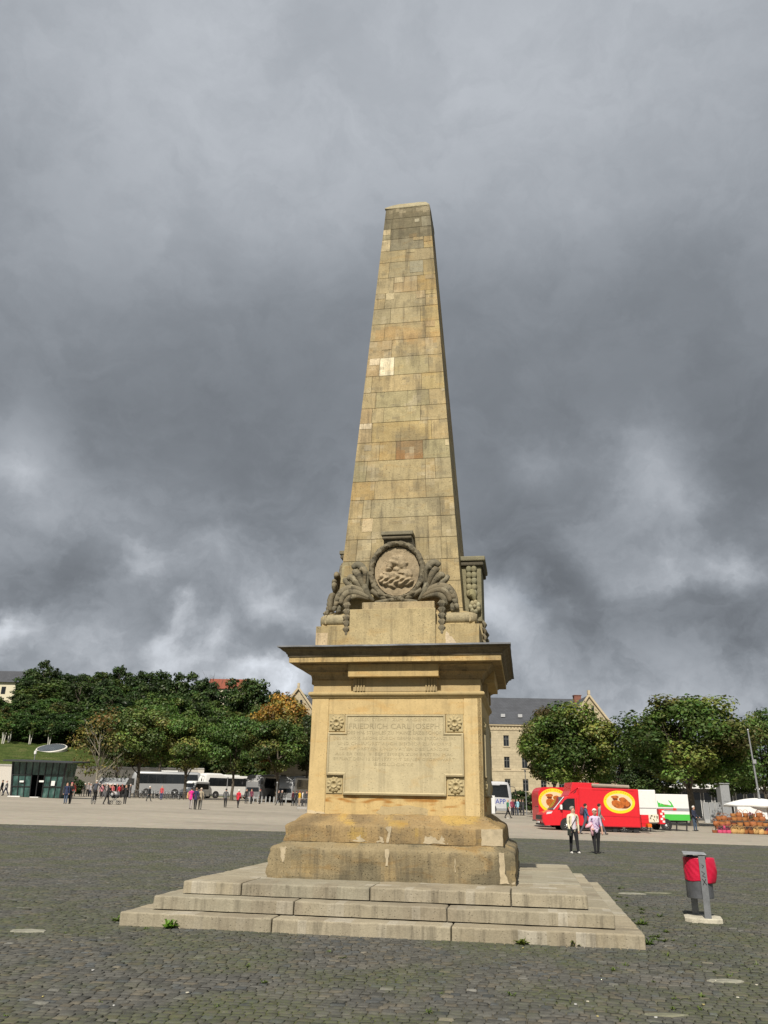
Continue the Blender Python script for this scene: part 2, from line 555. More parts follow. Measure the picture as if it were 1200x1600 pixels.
def sett_mat():
    m, t = new_mat('dark basalt setts')
    oc = t.n('ShaderNodeTexCoord').outputs['Object']
    base = t.n('ShaderNodeAttribute', attribute_name='col').outputs['Color']
    n1 = t.noise(oc, 0.55, 6, 0.62, 0.3)['Fac']
    n2 = t.noise(oc, 22.0, 5, 0.7)['Fac']
    n3 = t.noise(oc, 90.0, 3, 0.7)['Fac']
    k = t.smooth(t.math('ADD', t.math('MULTIPLY', n2, 0.6), t.math('MULTIPLY', n3, 0.4)), 0.3, 0.7, 0.72, 1.3)
    c = t.vmath('SCALE', base); t.link(k, c.node.inputs['Scale'])
    # dust worn into the surface, and a film of moss where nobody walks
    n4 = t.noise(oc, 1.7, 6, 0.65, 0.4)['Fac']
    c = t.mix(t.math('MULTIPLY', t.smooth(n4, 0.5, 0.68), 0.35), c, (0.17, 0.155, 0.125))
    moss = t.math('MULTIPLY', t.smooth(n1, 0.42, 0.60), t.smooth(n2, 0.36, 0.6))
    c = t.mix(t.math('MULTIPLY', moss, 0.70), c, (0.078, 0.092, 0.036))
    b = principled(t, Base_Color=c, Roughness=0.9)
    b.inputs['Specular IOR Level'].default_value = 0.22
    bump(t, b, t.math('ADD', n2, t.math('MULTIPLY', n3, 0.4)), 0.55, 0.012)
    return m

def geo_range(lo, hi, near, n):
    a = np.linspace(-1, 1, n)
    return sorted(set([round(lo + (hi - lo) * (i / (n - 1)), 3) for i in range(n)]))

xs = [-3000, -1200, -500, -300] + list(np.arange(-250, 251, 10.0)) + [300, 500, 1200, 3000]
ys = [-3000, -1000, -300, -100] + list(np.arange(-60, 60, 3.0)) + list(np.arange(60, 401, 10.0)) + [700, 1500, 3000, 6000]
plaza = structure(grid_sheet('plaza_paving', xs, ys, plaza_mat()))

# the dark area round the monument ends in a straight line
EA, EB = at(0, 1288), at(1200, 1322)
def edge_y(x):
    return EA.y + (EB.y - EA.y) * (x - EA.x) / (EB.x - EA.x)
cx_ = list(np.arange(-70, 71, 2.0))
rows = 60
vs = []; fs = []
for j in range(rows + 1):
    for x in cx_:
        y = -40 + (edge_y(x) + 40) * j / rows
        vs.append((x, y, g(x, y) + 0.004))
n_ = len(cx_)
for j in range(rows):
    for i in range(n_ - 1):
        fs.append((j * n_ + i, j * n_ + i + 1, (j + 1) * n_ + i + 1, (j + 1) * n_ + i))
me = bpy.data.meshes.new('cobbles_bed')
me.from_pydata(vs, [], fs); me.materials.append(joint_mat())
me.polygons.foreach_set('use_smooth', [True] * len(fs))
bed = structure(link('cobbles_bed', me))

def make_setts():
    """every sett is a small tilted block: rows slightly off the view direction, wavering as they were laid"""
    rng = np.random.default_rng(5)
    ang = math.radians(-9)
    ca, sa = math.cos(ang), math.sin(ang)
    C, W, L, A = [], [], [], []
    q = -6.0
    while q < 46:
        rw = rng.uniform(0.082, 0.104)
        p = -34 + rng.uniform(0, .15)
        num = int(68 / 0.104)
        ln = rng.uniform(0.076, 0.132, num)
        pos = p + np.cumsum(ln) - ln / 2
        wav = 0.05 * np.sin(pos * 0.9 + q * 0.35) + 0.03 * np.sin(pos * 2.3 + q)
        x = pos * ca - (q + wav) * sa
        y = pos * sa + (q + wav) * ca
        keep = (y > 4.6) & (np.abs(x) < 0.56 * y + 4.0)
        ey = EA.y + (EB.y - EA.y) * (x - EA.x) / (EB.x - EA.x)
        keep &= y < ey - 0.05
        # not under the monument
        dx, dy = x - MX, y - MY
        ux = dx * math.cos(-MYAW) - dy * math.sin(-MYAW); uy = dx * math.sin(-MYAW) + dy * math.cos(-MYAW)
        keep &= ~((np.abs(ux) < 3.2) & (np.abs(uy) < 3.2))
        C.append(np.stack([x, y], 1)[keep]); L.append(ln[keep]); W.append(np.full(keep.sum(), rw))
        q += rw
    C = np.concatenate(C); L = np.concatenate(L); W = np.concatenate(W)
    n = len(C)
    a = ang + rng.normal(0, 0.06, n)
    gap = rng.uniform(0.005, 0.013, n)
    hl, hw = (L - gap) / 2, (W - gap) / 2
    z0 = np.array([g(x, y) for x, y in C])
    # uneven ground: hollows and rises over a few metres
    h = 0.012 + rng.normal(0, 0.0018, n) + 0.004 * np.sin(C[:, 0] * 1.3 + C[:, 1] * .7) * np.sin(C[:, 1] * 1.1)
    tx, ty = rng.normal(0, 0.022, n), rng.normal(0, 0.022, n)
    sx = np.array([-1, 1, 1, -1.0]); sy = np.array([-1, -1, 1, 1.0])
    V = np.zeros((n, 12, 3))
    cs, sn = np.cos(a), np.sin(a)
    for lev, (ins, dz) in enumerate(((0.0, -0.02), (0.0, -0.006), (0.008, 0.0))):
        for k in range(4):
            jx = rng.normal(0, 0.006, n) if lev == 1 else 0
            lx = sx[k] * (hl - ins) + jx; ly = sy[k] * (hw - ins) + jx
            V[:, lev * 4 + k, 0] = C[:, 0] + lx * cs - ly * sn
            V[:, lev * 4 + k, 1] = C[:, 1] + lx * sn + ly * cs
            V[:, lev * 4 + k, 2] = z0 + 0.004 + h + dz + tx * lx + ty * ly
    F = []
    for lev in (0, 1):
        for k in range(4):
            F.append((lev * 4 + k, lev * 4 + (k + 1) % 4, lev * 4 + 4 + (k + 1) % 4, lev * 4 + 4 + k))
    F.append((8, 9, 10, 11))
    F = np.array(F)
    faces = (F[None] + 12 * np.arange(n)[:, None, None]).reshape(-1, 4)
    me = bpy.data.meshes.new('cobbles')
    me.vertices.add(n * 12); me.vertices.foreach_set('co', V.reshape(-1))
    nf = len(faces)
    me.loops.add(nf * 4); me.loops.foreach_set('vertex_index', faces.reshape(-1).astype(np.int32))
    me.polygons.add(nf)
    me.polygons.foreach_set('loop_start', np.arange(0, nf * 4, 4, dtype=np.int32))
    me.polygons.foreach_set('loop_total', np.full(nf, 4, dtype=np.int32))
    v = rng.normal(0, 1, n)
    base = np.stack([0.088 + 0.012 * v, 0.087 + 0.0115 * v, 0.078 + 0.010 * v], 1)
    warm = rng.random(n)
    base[warm > .88] *= np.array([1.22, 1.12, 0.98])
    base[warm < .08] *= np.array([0.88, 0.95, 1.06])
    pale = rng.random(n) > .985
    base[pale] *= 1.6
    base = np.clip(base, 0.03, 0.3)
    cc = np.ones((n, 9 * 4, 4), dtype=np.float32); cc[:, :, :3] = base[:, None, :]
    at_ = me.color_attributes.new('col', 'FLOAT_COLOR', 'CORNER')
    at_.data.foreach_set('color', cc.reshape(-1))
    me.materials.append(sett_mat())
    me.update(calc_edges=True)
    return structure(link('cobbles', me))

# ---- the hill of the old fortress behind, on the left
def hill_start(x):
    return 124 + 34 * sstep(-52, -34, x)
def ridge_h(x):
    px = [-260, -130, -105, -80, -60, -45, -33, -20, 0, 25, 60]
    pz = [31, 31, 28, 26.5, 24, 22, 20, 18, 13, 6, 0]
    return float(np.interp(x, px, pz))
def hill_z(x, y):
    s = hill_start(x)
    if y <= s: return g(x, y) + 3.6 * sstep(-32, -46, x)
    t = (y - s) / (255 - s)
    low = g(x, s) + 3.6 * sstep(-32, -46, x)
    return low + max(0, ridge_h(x) - low) * sstep(-0.25, 1.0, min(t, 1.0)) - max(0, ridge_h(x) - low) * sstep(-0.25, 1.0, 0) * (1 - min(t, 1))

def grass_mat():
    m, t = new_mat('hill grass')
    oc = t.n('ShaderNodeTexCoord').outputs['Object']
    n1 = t.noise(oc, 0.25, 6, 0.65, 0.4)['Fac']
    n2 = t.noise(oc, 2.5, 6, 0.7)['Fac']
    c = t.ramp(n1, [(0.3, (0.035, 0.06, 0.015)), (0.5, (0.07, 0.10, 0.024)), (0.7, (0.13, 0.135, 0.05))])
    k = t.smooth(n2, 0.3, 0.7, 0.65, 1.35)
    s = t.vmath('SCALE', c); t.link(k, s.node.inputs['Scale'])
    b = principled(t, Base_Color=s, Roughness=1.0)
    b.inputs['Specular IOR Level'].default_value = 0.1
    bump(t, b, n2, 1.0, 0.4)
    return m
hx = list(np.arange(-260, 61, 5.0))
vs = []; fs = []
M_ = 40
for j in range(M_ + 1):
    for x in hx:
        s = hill_start(x)
        y = s + (300 - s) * j / M_
        z = hill_z(x, y) + 0.5 * mnoise.noise(Vector((x * .08, y * .08, 0))) * min(1, j / 3)
        if j == 0: z = g(x, y) - 0.3
        vs.append((x, y + (0.05 if j == 1 else 0), z))
n_ = len(hx)
for j in range(M_):
    for i in range(n_ - 1):
        fs.append((j * n_ + i, j * n_ + i + 1, (j + 1) * n_ + i + 1, (j + 1) * n_ + i))
me = bpy.data.meshes.new('hill')
me.from_pydata(vs, [], fs); me.materials.append(grass_mat())
me.polygons.foreach_set('use_smooth', [True] * len(fs))
structure(link('hill', me))
# ------------------------------------------------------------------ the obelisk
make_setts()
mon = thing('obelisk_monument', 'tall tapering sandstone obelisk on an inscribed pedestal above three stone steps', 'monument', (MX, MY, 0), MYAW)
rnd = random.Random(11)
def jit(c, a=0.12, r=rnd):
    k = 1 + r.uniform(-a, a); w = r.uniform(-a, a) * 0.35
    return (c[0] * k * (1 + w), c[1] * k, c[2] * k * (1 - w))

GREYST = (0.335, 0.298, 0.218)
def step(w, z0, z1, joints, depth, seed):
    """one step: long slabs laid round a core, with open joints and worn arrises"""
    b = MB(); r = random.Random(seed)
    gp = 0.006
    def slab(x0, x1, y0, y1, a):
        c = jit(GREYST, 0.10, r)
        n = max(2, int((x1 - x0) / 0.11)); k = max(2, int((y1 - y0) / 0.22))
        s0 = len(b.v)
        # top as a grid, four worn sides
        dz = r.uniform(-.004, .004)
        def pt(i, j, lev):
            x = x0 + gp + (x1 - x0 - 2 * gp) * i / n; y = y0 + gp + (y1 - y0 - 2 * gp) * j / k
            e = (i in (0, n)) or (j in (0, k))
            q = Vector((x * 2.3 + seed, y * 2.3, lev * 3.0))
            z = (z1 + dz + 0.006 * mnoise.noise(q)) if lev else z0
            ox = 0.014 * mnoise.noise(q * 2.7 + Vector((3, 1, 0)))
            if lev and e: z -= 0.014 * max(0, mnoise.noise(q * 4) + .1)
            # riser leans out a little at the foot
            if not lev:
                fx = 0.006
            return (x + (ox if i in (0, n) else 0), y + (ox if j in (0, k) else 0), z)
        top = [[pt(i, j, 1) for i in range(n + 1)] for j in range(k + 1)]
        vs = [p for row in top for p in row]
        fs = [(j * (n + 1) + i, j * (n + 1) + i + 1, (j + 1) * (n + 1) + i + 1, (j + 1) * (n + 1) + i) for j in range(k) for i in range(n)]
        rim = [(i, 0) for i in range(n)] + [(n, j) for j in range(k)] + [(i, k) for i in range(n, 0, -1)] + [(0, j) for j in range(k, 0, -1)]
        base = len(vs)
        for (i, j) in rim: vs.append(pt(i, j, 0))
        m = len(rim)
        for a_ in range(m):
            i, j = rim[a_]; i2, j2 = rim[(a_ + 1) % m]
            fs.append((base + a_, base + (a_ + 1) % m, j2 * (n + 1) + i2, j * (n + 1) + i))
        b.add(vs, fs, 0, c)
        if a: b.rot(a, s0)
    d = depth
    for side in range(4):
        js = joints if side in (0,) else [r.uniform(-.55, -.25) * w, r.uniform(.2, .5) * w]
        if side % 2 == 0: e0, e1 = -w, w
        else: e0, e1 = -w + d, w - d
        xs_ = [e0] + [j for j in js if e0 + .4 < j < e1 - .4] + [e1]
        for p, q in zip(xs_[:-1], xs_[1:]): slab(p, q, -w, -w + d, side * PI / 2)
    b.box(-w + .05, w - .05, -w + .05, w - .05, z0 - .05, z0 + .02, 0, (.05, .045, .035)); b.box(-w + d * .9, w - d * .9, -w + d * .9, w - d * .9, z0, z1 - 0.012, 0, GREYST)  # near-black base box paints the shadow gap under the slabs
    b.mottle((.24, .205, .15), 1.5, .0, .4, seed, .7); b.mottle((.46, .43, .36), 2.4, .15, .45, seed + 5, .6)
    o = b.build('step', M_STP, mon, bevel=0.018)
    return o
step(3.312, -0.35, 0.176, [-1.25, 1.03], 0.55, 3)
step(3.012, 0.188, 0.347, [-1.05, 0.95], 0.55, 7)
step(2.723, 0.359, 0.514, [-1.88, -0.10, 1.75], 0.915, 12)

def poly_patch(par, pts, d, c, wdt=0.004, mat=None, a=0.0):
    """a flat repair of pale mortar on the front face, 4 mm proud"""
    b = MB(); m = 0; s = 0
    n = len(pts)
    vs = [(x, -d, z) for x, z in pts] + [(x, -d - wdt, z) for x, z in pts]
    fs = [tuple(range(n, 2 * n))] + [(i, (i + 1) % n, (i + 1) % n + n, i + n) for i in range(n)]
    b.add(vs, fs, m, c)
    if a: b.rot(a, s)
    b.build('mended_piece' if mat else 'mortar_repair', mat or MATS['pale mortar'], par)
paint('pale mortar', (0.40, 0.335, 0.225), 0.95, var=0.2, scale=9, bmp=0.3)
def ragged(pts, amp, r, n=5):
    out = []
    for (x0, z0), (x1, z1) in zip(pts, pts[1:] + pts[:1]):
        for i in range(n):
            t = i / n
            out.append((x0 + (x1 - x0) * t + r.uniform(-amp, amp), z0 + (z1 - z0) * t + r.uniform(-amp, amp)))
    return out

PL1 = (0.28, 0.225, 0.132); PL2 = (0.33, 0.235, 0.115); MORT = (0.50, 0.42, 0.29)
b = MB()
b.square([(1.80, 0.48), (1.803, 0.53), (1.80, 0.58), (1.798, 0.64), (1.797, 0.70), (1.798, 0.76), (1.80, 0.82), (1.80, 0.86), (1.80, 0.895), (1.785, 0.925), (1.75, 0.945), (1.69, 0.965), (1.65, 0.99), (1.60, 1.02)], 64, 0.026, 1.0, 0, PL1, fr=4.0)
b.mottle((.125, .11, .072), 1.6, -.05, .35, 3.0, .8); b.mottle((.34, .25, .12), 2.2, .12, .45, 8.0, .7)
lower = b.build('plinth', M_PLN, mon, smooth=45)
r = random.Random(4)
poly_patch(lower, ragged([(1.585, .535), (1.72, .535), (1.66, .66), (1.655, .93), (1.58, .93), (1.59, .66)], .008, r), 1.805, MORT)
poly_patch(lower, ragged([(1.74, .53), (1.795, .53), (1.795, .56), (1.75, .545)], .004, r), 1.806, MORT)
poly_patch(lower, ragged([(-.045, .72), (-.005, .72), (.005, .94), (-.055, .94)], .008, r), 1.805, MORT)
poly_patch(lower, ragged([(-1.60, .72), (-1.565, .72), (-1.54, .93), (-1.64, .93)], .010, r), 1.805, MORT)
poly_patch(lower, ragged([(.95, .66), (.965, .66), (.965, .84), (.955, .84)], .004, r), 1.805, MORT)

b = MB()
b.square([(1.60, 1.0), (1.637, 1.006), (1.639, 1.05), (1.637, 1.10), (1.634, 1.15), (1.637, 1.215), (1.625, 1.242), (1.585, 1.268), (1.52, 1.292), (1.465, 1.325), (1.425, 1.365), (1.39, 1.392), (1.36, 1.40)], 64, 0.020, 5.0, 0, PL2, fr=4.0)
b.mottle((.17, .125, .07), 1.8, 0, .4, 5.0, .8); b.mottle((.46, .31, .09), 2.6, .10, .42, 11.0, .8)
upper = b.build('plinth_moulding', M_PLN, mon, smooth=45)
r = random.Random(9)
poly_patch(upper, ragged([(1.33, 1.01), (1.64, 1.01), (1.64, 1.235), (1.335, 1.235)], .006, r), 1.640, (0.47, 0.385, 0.245), 0.008)
poly_patch(upper, ragged([(-.06, 1.02), (-.02, 1.02), (.01, 1.235), (-.05, 1.235), (-.09, 1.21), (-.04, 1.17)], .010, r), 1.641, MORT)
poly_patch(upper, ragged([(-.57, 1.02), (-.33, 1.02), (-.43, 1.06), (-.46, 1.12)], .012, r), 1.641, MORT)
poly_patch(upper, ragged([(-.22, 1.02), (-.10, 1.02), (-.11, 1.07), (-.18, 1.10), (-.15, 1.05)], .010, r), 1.641, MORT)
poly_patch(upper, ragged([(.48, 1.02), (.86, 1.025), (.80, 1.06), (.76, 1.14), (.72, 1.06), (.62, 1.12), (.50, 1.11)], .012, r), 1.641, MORT)

PED = (0.53, 0.40, 0.198); PEDP = (0.48, 0.41, 0.255)
b = MB()
b.square([(1.352, 1.38), (1.352, 3.15)], 8, 0.0, 2.0, 0, PED)
for sd in range(4):
    s0 = len(b.v)
    # corner strips, top field and base field stand a few millimetres proud, with fine joints between
    b.box(-1.366, -1.090, -1.366, -1.30, 1.385, 3.135, 0, jit((0.55, 0.415, 0.205), .04))
    b.box(1.090, 1.366 - .0005, -1.366, -1.30, 1.385, 3.135, 0, jit((0.55, 0.425, 0.22), .04))
    b.box(-1.082, 1.082, -1.3615, -1.30, 2.890, 3.135, 0, jit(PED, .04))
    # base field: rust-coloured bands come out of the stone below the panel
    nx, nz = 150, 22
    vs = [(-1.082 + 2.164 * i / nx, -1.3615, 1.385 + .287 * j / nz) for j in range(nz + 1) for i in range(nx + 1)]
    o0 = len(b.v); b.v += vs
    for j in range(nz):
        for i in range(nx):
            x, z = -1.082 + 2.164 * i / nx, 1.385 + .287 * j / nz
            q = mnoise.noise(Vector((x * 1.6 + sd * 5, z * 7 + .5 * mnoise.noise(Vector((x * 3, z * 3, sd))), 0))) + .5 * mnoise.noise(Vector((x * 6, z * 26, 3 + sd)))
            k = sstep(-.02, .40, q) * sstep(1.39, 1.46, z) * (1 - .5 * sstep(1.60, 1.67, z))
            k = max(k, .9 * sstep(1.60, 1.665, z) * sstep(-.1, .5, mnoise.noise(Vector((x * 5, 2, sd)))) * (x < .2))
            c0, c1 = (0.53, 0.39, 0.18), (0.36, 0.175, 0.045)
            b.f.append((o0 + j * (nx + 1) + i, o0 + j * (nx + 1) + i + 1, o0 + (j + 1) * (nx + 1) + i + 1, o0 + (j + 1) * (nx + 1) + i)); b.m.append(0)
            b.c.append(tuple(a_ + (b_ - a_) * k for a_, b_ in zip(c0, c1)))
    b.rot(sd * PI / 2, s0)
ped = b.build('pedestal', M_PED, mon, bevel=0.004)

def cross_pts(i):
    return [(-.80 + i, 2.882 - i), (.80 - i, 2.882 - i), (.80 - i, 2.604 - i), (1.08 - i, 2.604 - i), (1.08 - i, 1.965 + i), (.806 - i, 1.965 + i),
            (.806 - i, 1.681 + i), (-.806 + i, 1.681 + i), (-.806 + i, 1.965 + i), (-1.08 + i, 1.965 + i), (-1.08 + i, 2.604 - i), (-.80 + i, 2.604 - i)]
def panel(a, text):
    b = MB()
    lev = [(0.0, 1.345), (0.0, 1.392), (0.008, 1.402), (0.022, 1.402), (0.034, 1.392), (0.036, 1.386)]
    vs = []
    for i, d in lev: vs += [(x, -d, z) for x, z in cross_pts(i)]
    fs = [(k * 12 + j, (k + 1) * 12 + j, (k + 1) * 12 + (j + 1) % 12, k * 12 + (j + 1) % 12) for k in range(len(lev) - 1) for j in range(12)]
    b.add(vs, fs, 0, PEDP)
    c = [(x, -1.386, z) for x, z in cross_pts(.036)]
    b.add([c[0], c[1], c[2], c[11]], [(0, 3, 2, 1)], 0, PEDP)
    b.add([c[10], c[3], c[4], c[9]], [(0, 3, 2, 1)], 0, PEDP)
    b.add([c[8], c[5], c[6], c[7]], [(0, 3, 2, 1)], 0, PEDP)
    # bottom lip is heavier, broken here and there
    b.box(-.80, .80, -1.412, -1.36, 1.676, 1.700, 0, (0.30, 0.245, 0.14))
    for s in (-1, 1): b.box(min(s * .80, s * 1.075), max(s * .80, s * 1.075), -1.412, -1.36, 1.960, 1.982, 0, (0.33, 0.27, 0.16))
    b.rot(a)
    p = b.build('inscription_panel', M_PED, mon)
    for x, z in ((-.944, 2.757), (.944, 2.757), (-.950, 1.825), (.950, 1.825)):
        rosette(x, z, a, p)
    if text: inscription(p)
    return p

def rosette(x, z, a, p):
    """carved flower with a ring at its heart, on a square ground"""
    b = MB(); r = random.Random(int(x * 100 + z * 10))
    c = (0.43, 0.355, 0.20)
    b.box(x - .13, x + .13, -1.368, -1.345, z - .132, z + .132, 0, c)
    n, k = 64, 12
    vs = []; fs = []
    for i in range(k + 1):
        for j in range(n):
            th = 2 * PI * j / n; q = i / k
            lobes = 0.5 + 0.5 * math.cos(th * 11)
            rad = 0.122 * q * (1 - 0.10 * (1 - lobes) * sstep(.55, 1, q))
            h = 0.030 * math.sin(min(1, q * 1.25) * PI * 0.78)
            if q > .55: h += 0.012 * lobes * math.sin((q - .55) / .45 * PI) - 0.006 * (1 - lobes)
            if .26 < q < .44: h += 0.016
            if q < .26: h += 0.004
            if q >= .99: h = -0.012
            vs.append((x + rad * math.cos(th), -1.368 - h, z + rad * math.sin(th)))
    for i in range(k):
        for j in range(n): fs.append((i * n + j, (i + 1) * n + j, (i + 1) * n + (j + 1) % n, i * n + (j + 1) % n))
    b.add(vs, fs, 0, c)
    b.rot(a)
    b.build('rosette', M_ORN2, p, smooth=50)
M_ORN2 = stone_mat('carved ochre stone', 0.20, 0.0, (.8, 1.15), bstr=0.45, ochre=0.15, dirt=(0.17, 0.14, 0.085))

def text_mesh(txt, size, width, x, z, d, extr=0.002, depth=True):
    cu = bpy.data.curves.new('lettering', 'FONT')
    cu.body = txt; cu.size = size; cu.align_x = 'CENTER'; cu.align_y = 'CENTER'; cu.extrude = extr
    cu.resolution_u = 2
    o = bpy.data.objects.new('lettering', cu)
    COL.objects.link(o)
    bpy.context.view_layer.update()
    me = bpy.data.meshes.new_from_object(o.evaluated_get(bpy.context.evaluated_depsgraph_get()))
    bpy.data.objects.remove(o)
    vv = [v.co.copy() for v in me.vertices]
    ff = [tuple(p.vertices) for p in me.polygons]
    bpy.data.meshes.remove(me)
    if not vv: return [], []
    w = max(v.x for v in vv) - min(v.x for v in vv)
    k = width / w if width else 1
    return [(x + v.x * k, -d - v.z, z + v.y) for v in vv], ff

def inscription(p):
    b = MB()
    lines = [("DIESES  STEHET  ZUM  ANDENKEN", .062, 1.28, 2.803, .86), ("FRIEDRICH CARL JOSEPH", .115, 1.44, 2.700, .74), ("DES HN. STUHLES ZU MAINZ ERZBISCHOF", .070, 1.50, 2.602, .80),
             ("DES HL. RÖM. REICHS DURCH GERMANIEN ERZCANZLERS", .062, 1.94, 2.518, .87), ("UND CHURFÜRST AUCH BISCHOF ZU WORMS", .062, 1.80, 2.436, .87),
             ("DEM FÜRSTEN UND VATER DES LANDES", .058, 1.72, 2.357, .88), ("ALS ER DEN  8  SEPTEMBER ZUM ERSTEN MAL", .058, 1.86, 2.280, .88),
             ("ERFURT DEN 12 SEP 1777 MIT SEINER GEGENWART", .060, 1.92, 2.205, .86), ("BEGLÜCKTE", .056, .62, 2.125, .90)]
    for txt, s, w, z, k in lines:
        v, f = text_mesh(txt, s, w, -.015, z, 1.3865, 0.0022)
        b.add(v, f, 0, tuple(q * k for q in PEDP))
    b.build('inscription', M_PED, p)
for sd in range(4): panel(sd * PI / 2, sd == 0)

# rust-coloured weathering band under the panel is in the stone of the base field; a small mended piece beside it
poly_patch(ped, ragged([(-.30, 1.40), (.52, 1.41), (.50, 1.52), (-.18, 1.53)], .02, random.Random(2)), 1.3616, (0.43, 0.34, 0.19), 0.003, M_PED)
poly_patch(ped, ragged([(-1.36, 1.392), (-1.08, 1.395), (-1.10, 1.42), (-1.36, 1.44)], .008, random.Random(3)), 1.367, (0.56, 0.46, 0.30), 0.008, M_PED)

FRZ = (0.44, 0.335, 0.175)
b = MB()
b.square([(1.352, 3.125), (1.378, 3.142), (1.386, 3.150), (1.392, 3.168), (1.412, 3.178), (1.424, 3.196), (1.424, 3.215), (1.412, 3.234), (1.37, 3.246), (1.34, 3.25)], 24, 0.004, 3.0, 0, (0.42, 0.325, 0.165))
b.build('necking', M_PED, mon, smooth=40)
b = MB()
b.square([(1.356, 3.235), (1.356, 3.47)], 10, 0.004, 3.0, 0, FRZ)
fz = b.build('frieze', M_PED, mon)

b = MB()
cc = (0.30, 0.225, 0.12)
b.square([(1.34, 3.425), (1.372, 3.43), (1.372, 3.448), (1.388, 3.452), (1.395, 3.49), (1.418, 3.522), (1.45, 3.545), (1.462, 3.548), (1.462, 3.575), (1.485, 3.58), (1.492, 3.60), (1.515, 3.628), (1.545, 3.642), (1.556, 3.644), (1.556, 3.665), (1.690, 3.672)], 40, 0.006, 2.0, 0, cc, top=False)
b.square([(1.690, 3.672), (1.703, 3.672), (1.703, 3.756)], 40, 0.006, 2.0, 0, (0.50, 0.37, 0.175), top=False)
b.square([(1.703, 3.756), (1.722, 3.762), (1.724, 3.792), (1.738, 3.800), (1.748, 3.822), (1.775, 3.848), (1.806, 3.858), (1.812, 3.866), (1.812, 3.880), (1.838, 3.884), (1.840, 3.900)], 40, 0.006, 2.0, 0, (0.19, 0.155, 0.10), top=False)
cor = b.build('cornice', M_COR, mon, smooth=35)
b = MB()
b.square([(1.838, 3.899), (1.856, 3.893), (1.857, 3.912), (1.850, 3.919), (1.36, 3.975)], 30, 0.010, 8.0, 0, (1, 1, 1), bottom=True, fr=2.0)
b.build('lead_cover', paint('grey lead sheet', (0.21, 0.22, 0.235), 0.55, 0.5, var=0.25, scale=5, bmp=0.2), cor, smooth=40)

def tablet(a):
    b = MB()
    x0, x1 = -.745, .715
    b.box(x0, x1, -1.565, -1.34, 3.455, 3.655, 0, (0.485, 0.355, 0.165))
    b.box(x0 + .06, x1 - .04, -1.415, -1.34, 3.238, 3.455, 0, (0.40, 0.31, 0.17))
    for cx in (x0 + .17, x1 - .15):
        for k in range(4):
            xx = cx - .075 + k * .045
            b.box(xx, xx + .026, -1.436, -1.41, 3.244, 3.450, 0, (0.36, 0.28, 0.15))
    b.rot(a)
    b.build('frieze_tablet', M_PED, fz, bevel=0.006)
for sd in range(4): tablet(sd * PI / 2)

# ---- attic block with half-round rolls
ATT = (0.40, 0.315, 0.165)
b = MB()
b.square([(1.362, 3.915), (1.362, 4.10), (1.360, 4.325)], 12, 0.004, 6.0, 0, ATT)
att = b.build('attic_block', M_ASH, mon)
r = random.Random(3)
poly_patch(att, [(-1.36, 3.92), (-1.155, 3.92), (-1.155, 4.215), (-1.36, 4.215)], 1.362, (0.55, 0.43, 0.27), 0.005, M_ASH)
poly_patch(att, ragged([(.80, 3.95), (1.02, 3.95), (.93, 4.10), (.82, 4.20)], .015, r), 1.362, (0.55, 0.45, 0.31), 0.004, M_ASH)

b = MB()
def roll(a):
    s = len(b.v)
    n = 10
    for x0, x1 in ((-1.325, -.77), (.72, 1.325)):
        vs = []; fs = []
        K = 14; Q = 12
        zc, rr = 4.440, 0.108
        for i in range(K + 1):
            u = i / K
            x = x0 + (x1 - x0) * u
            out_end = (x0 if x0 < 0 and x1 < 0 else x1)
            dist = abs(x - out_end)
            k = math.sqrt(max(0.0, 1 - ((0.11 - dist) / 0.11) ** 2)) if dist < 0.11 else 1.0
            k = max(k, 0.25)
            for j in range(Q + 1):
                th = -PI / 2 + PI * j / Q
                vs.append((x, -(1.20 + rr * 1.18 * math.cos(th) * k), zc + rr * math.sin(th) * (0.55 + .45 * k)))
        for i in range(K):
            for j in range(Q):
                fs.append((i * (Q + 1) + j, i * (Q + 1) + j + 1, (i + 1) * (Q + 1) + j + 1, (i + 1) * (Q + 1) + j))
        fs.append(tuple(range(Q + 1))); fs.append(tuple(K * (Q + 1) + j for j in range(Q, -1, -1)))
        b.add(vs, fs, 0, jit((0.36, 0.305, 0.19), .1))
    b.rot(a, s)
for sd in range(4): roll(sd * PI / 2)
b.square([(1.30, 4.31), (1.24, 4.54), (1.10, 4.60)], 6, 0.0, 0, 0, ATT)
b.build('roll_moulding', M_ASH, att, smooth=50)

# ---- the shaft: courses of ashlar read off the front, other sides laid at random
ZB, ZT, WB, WT = 4.52, 13.671, 1.0862, 0.4705
def sw(z): return WB + (WT - WB) * (z - ZB) / (ZT - ZB)
YROW = [324, 340, 356, 372, 390, 408, 432, 456, 480, 504, 530, 557, 585, 610.6, 635, 658.4, 689, 718, 750, 779, 808, 841, 875, 909]
# heights of those joints: solve for z on the front face in the middle of the shaft
def front_z(v):
    lo, hi = 4.0, 14.0
    ca, sa = math.cos(MYAW), math.sin(MYAW)
    for _ in range(50):
        z = (lo + hi) / 2
        w = sw(z)
        p = Vector((MX + w * sa, MY - w * ca, z)) - CAM
        pv = 800 - FPX * (p.dot(Uv) / p.dot(Fv))
        if pv < v: hi = z
        else: lo = z
    return (lo + hi) / 2
ZJ = [ZT] + [front_z(v) for v in YROW[1:]] + [4.66, ZB - .1]
JOIN = [[], [.165, .80], [.16], [.17, .83], [.485], [.19, .80], [.29, .69], [.165, .815], [.27, .73], [.20, .795], [.32], [.17, .365, .82], [.09, .72],
        [.16, .81], [.13, .27, .70], [.15, .82], [.25, .43, .72], [.13, .74, .84], [.23, .74], [.13, .21, .87], [.23, .75, .87], [.11, .24, .75, .86], [.14, .85], [.18, .6], [.3, .7]]
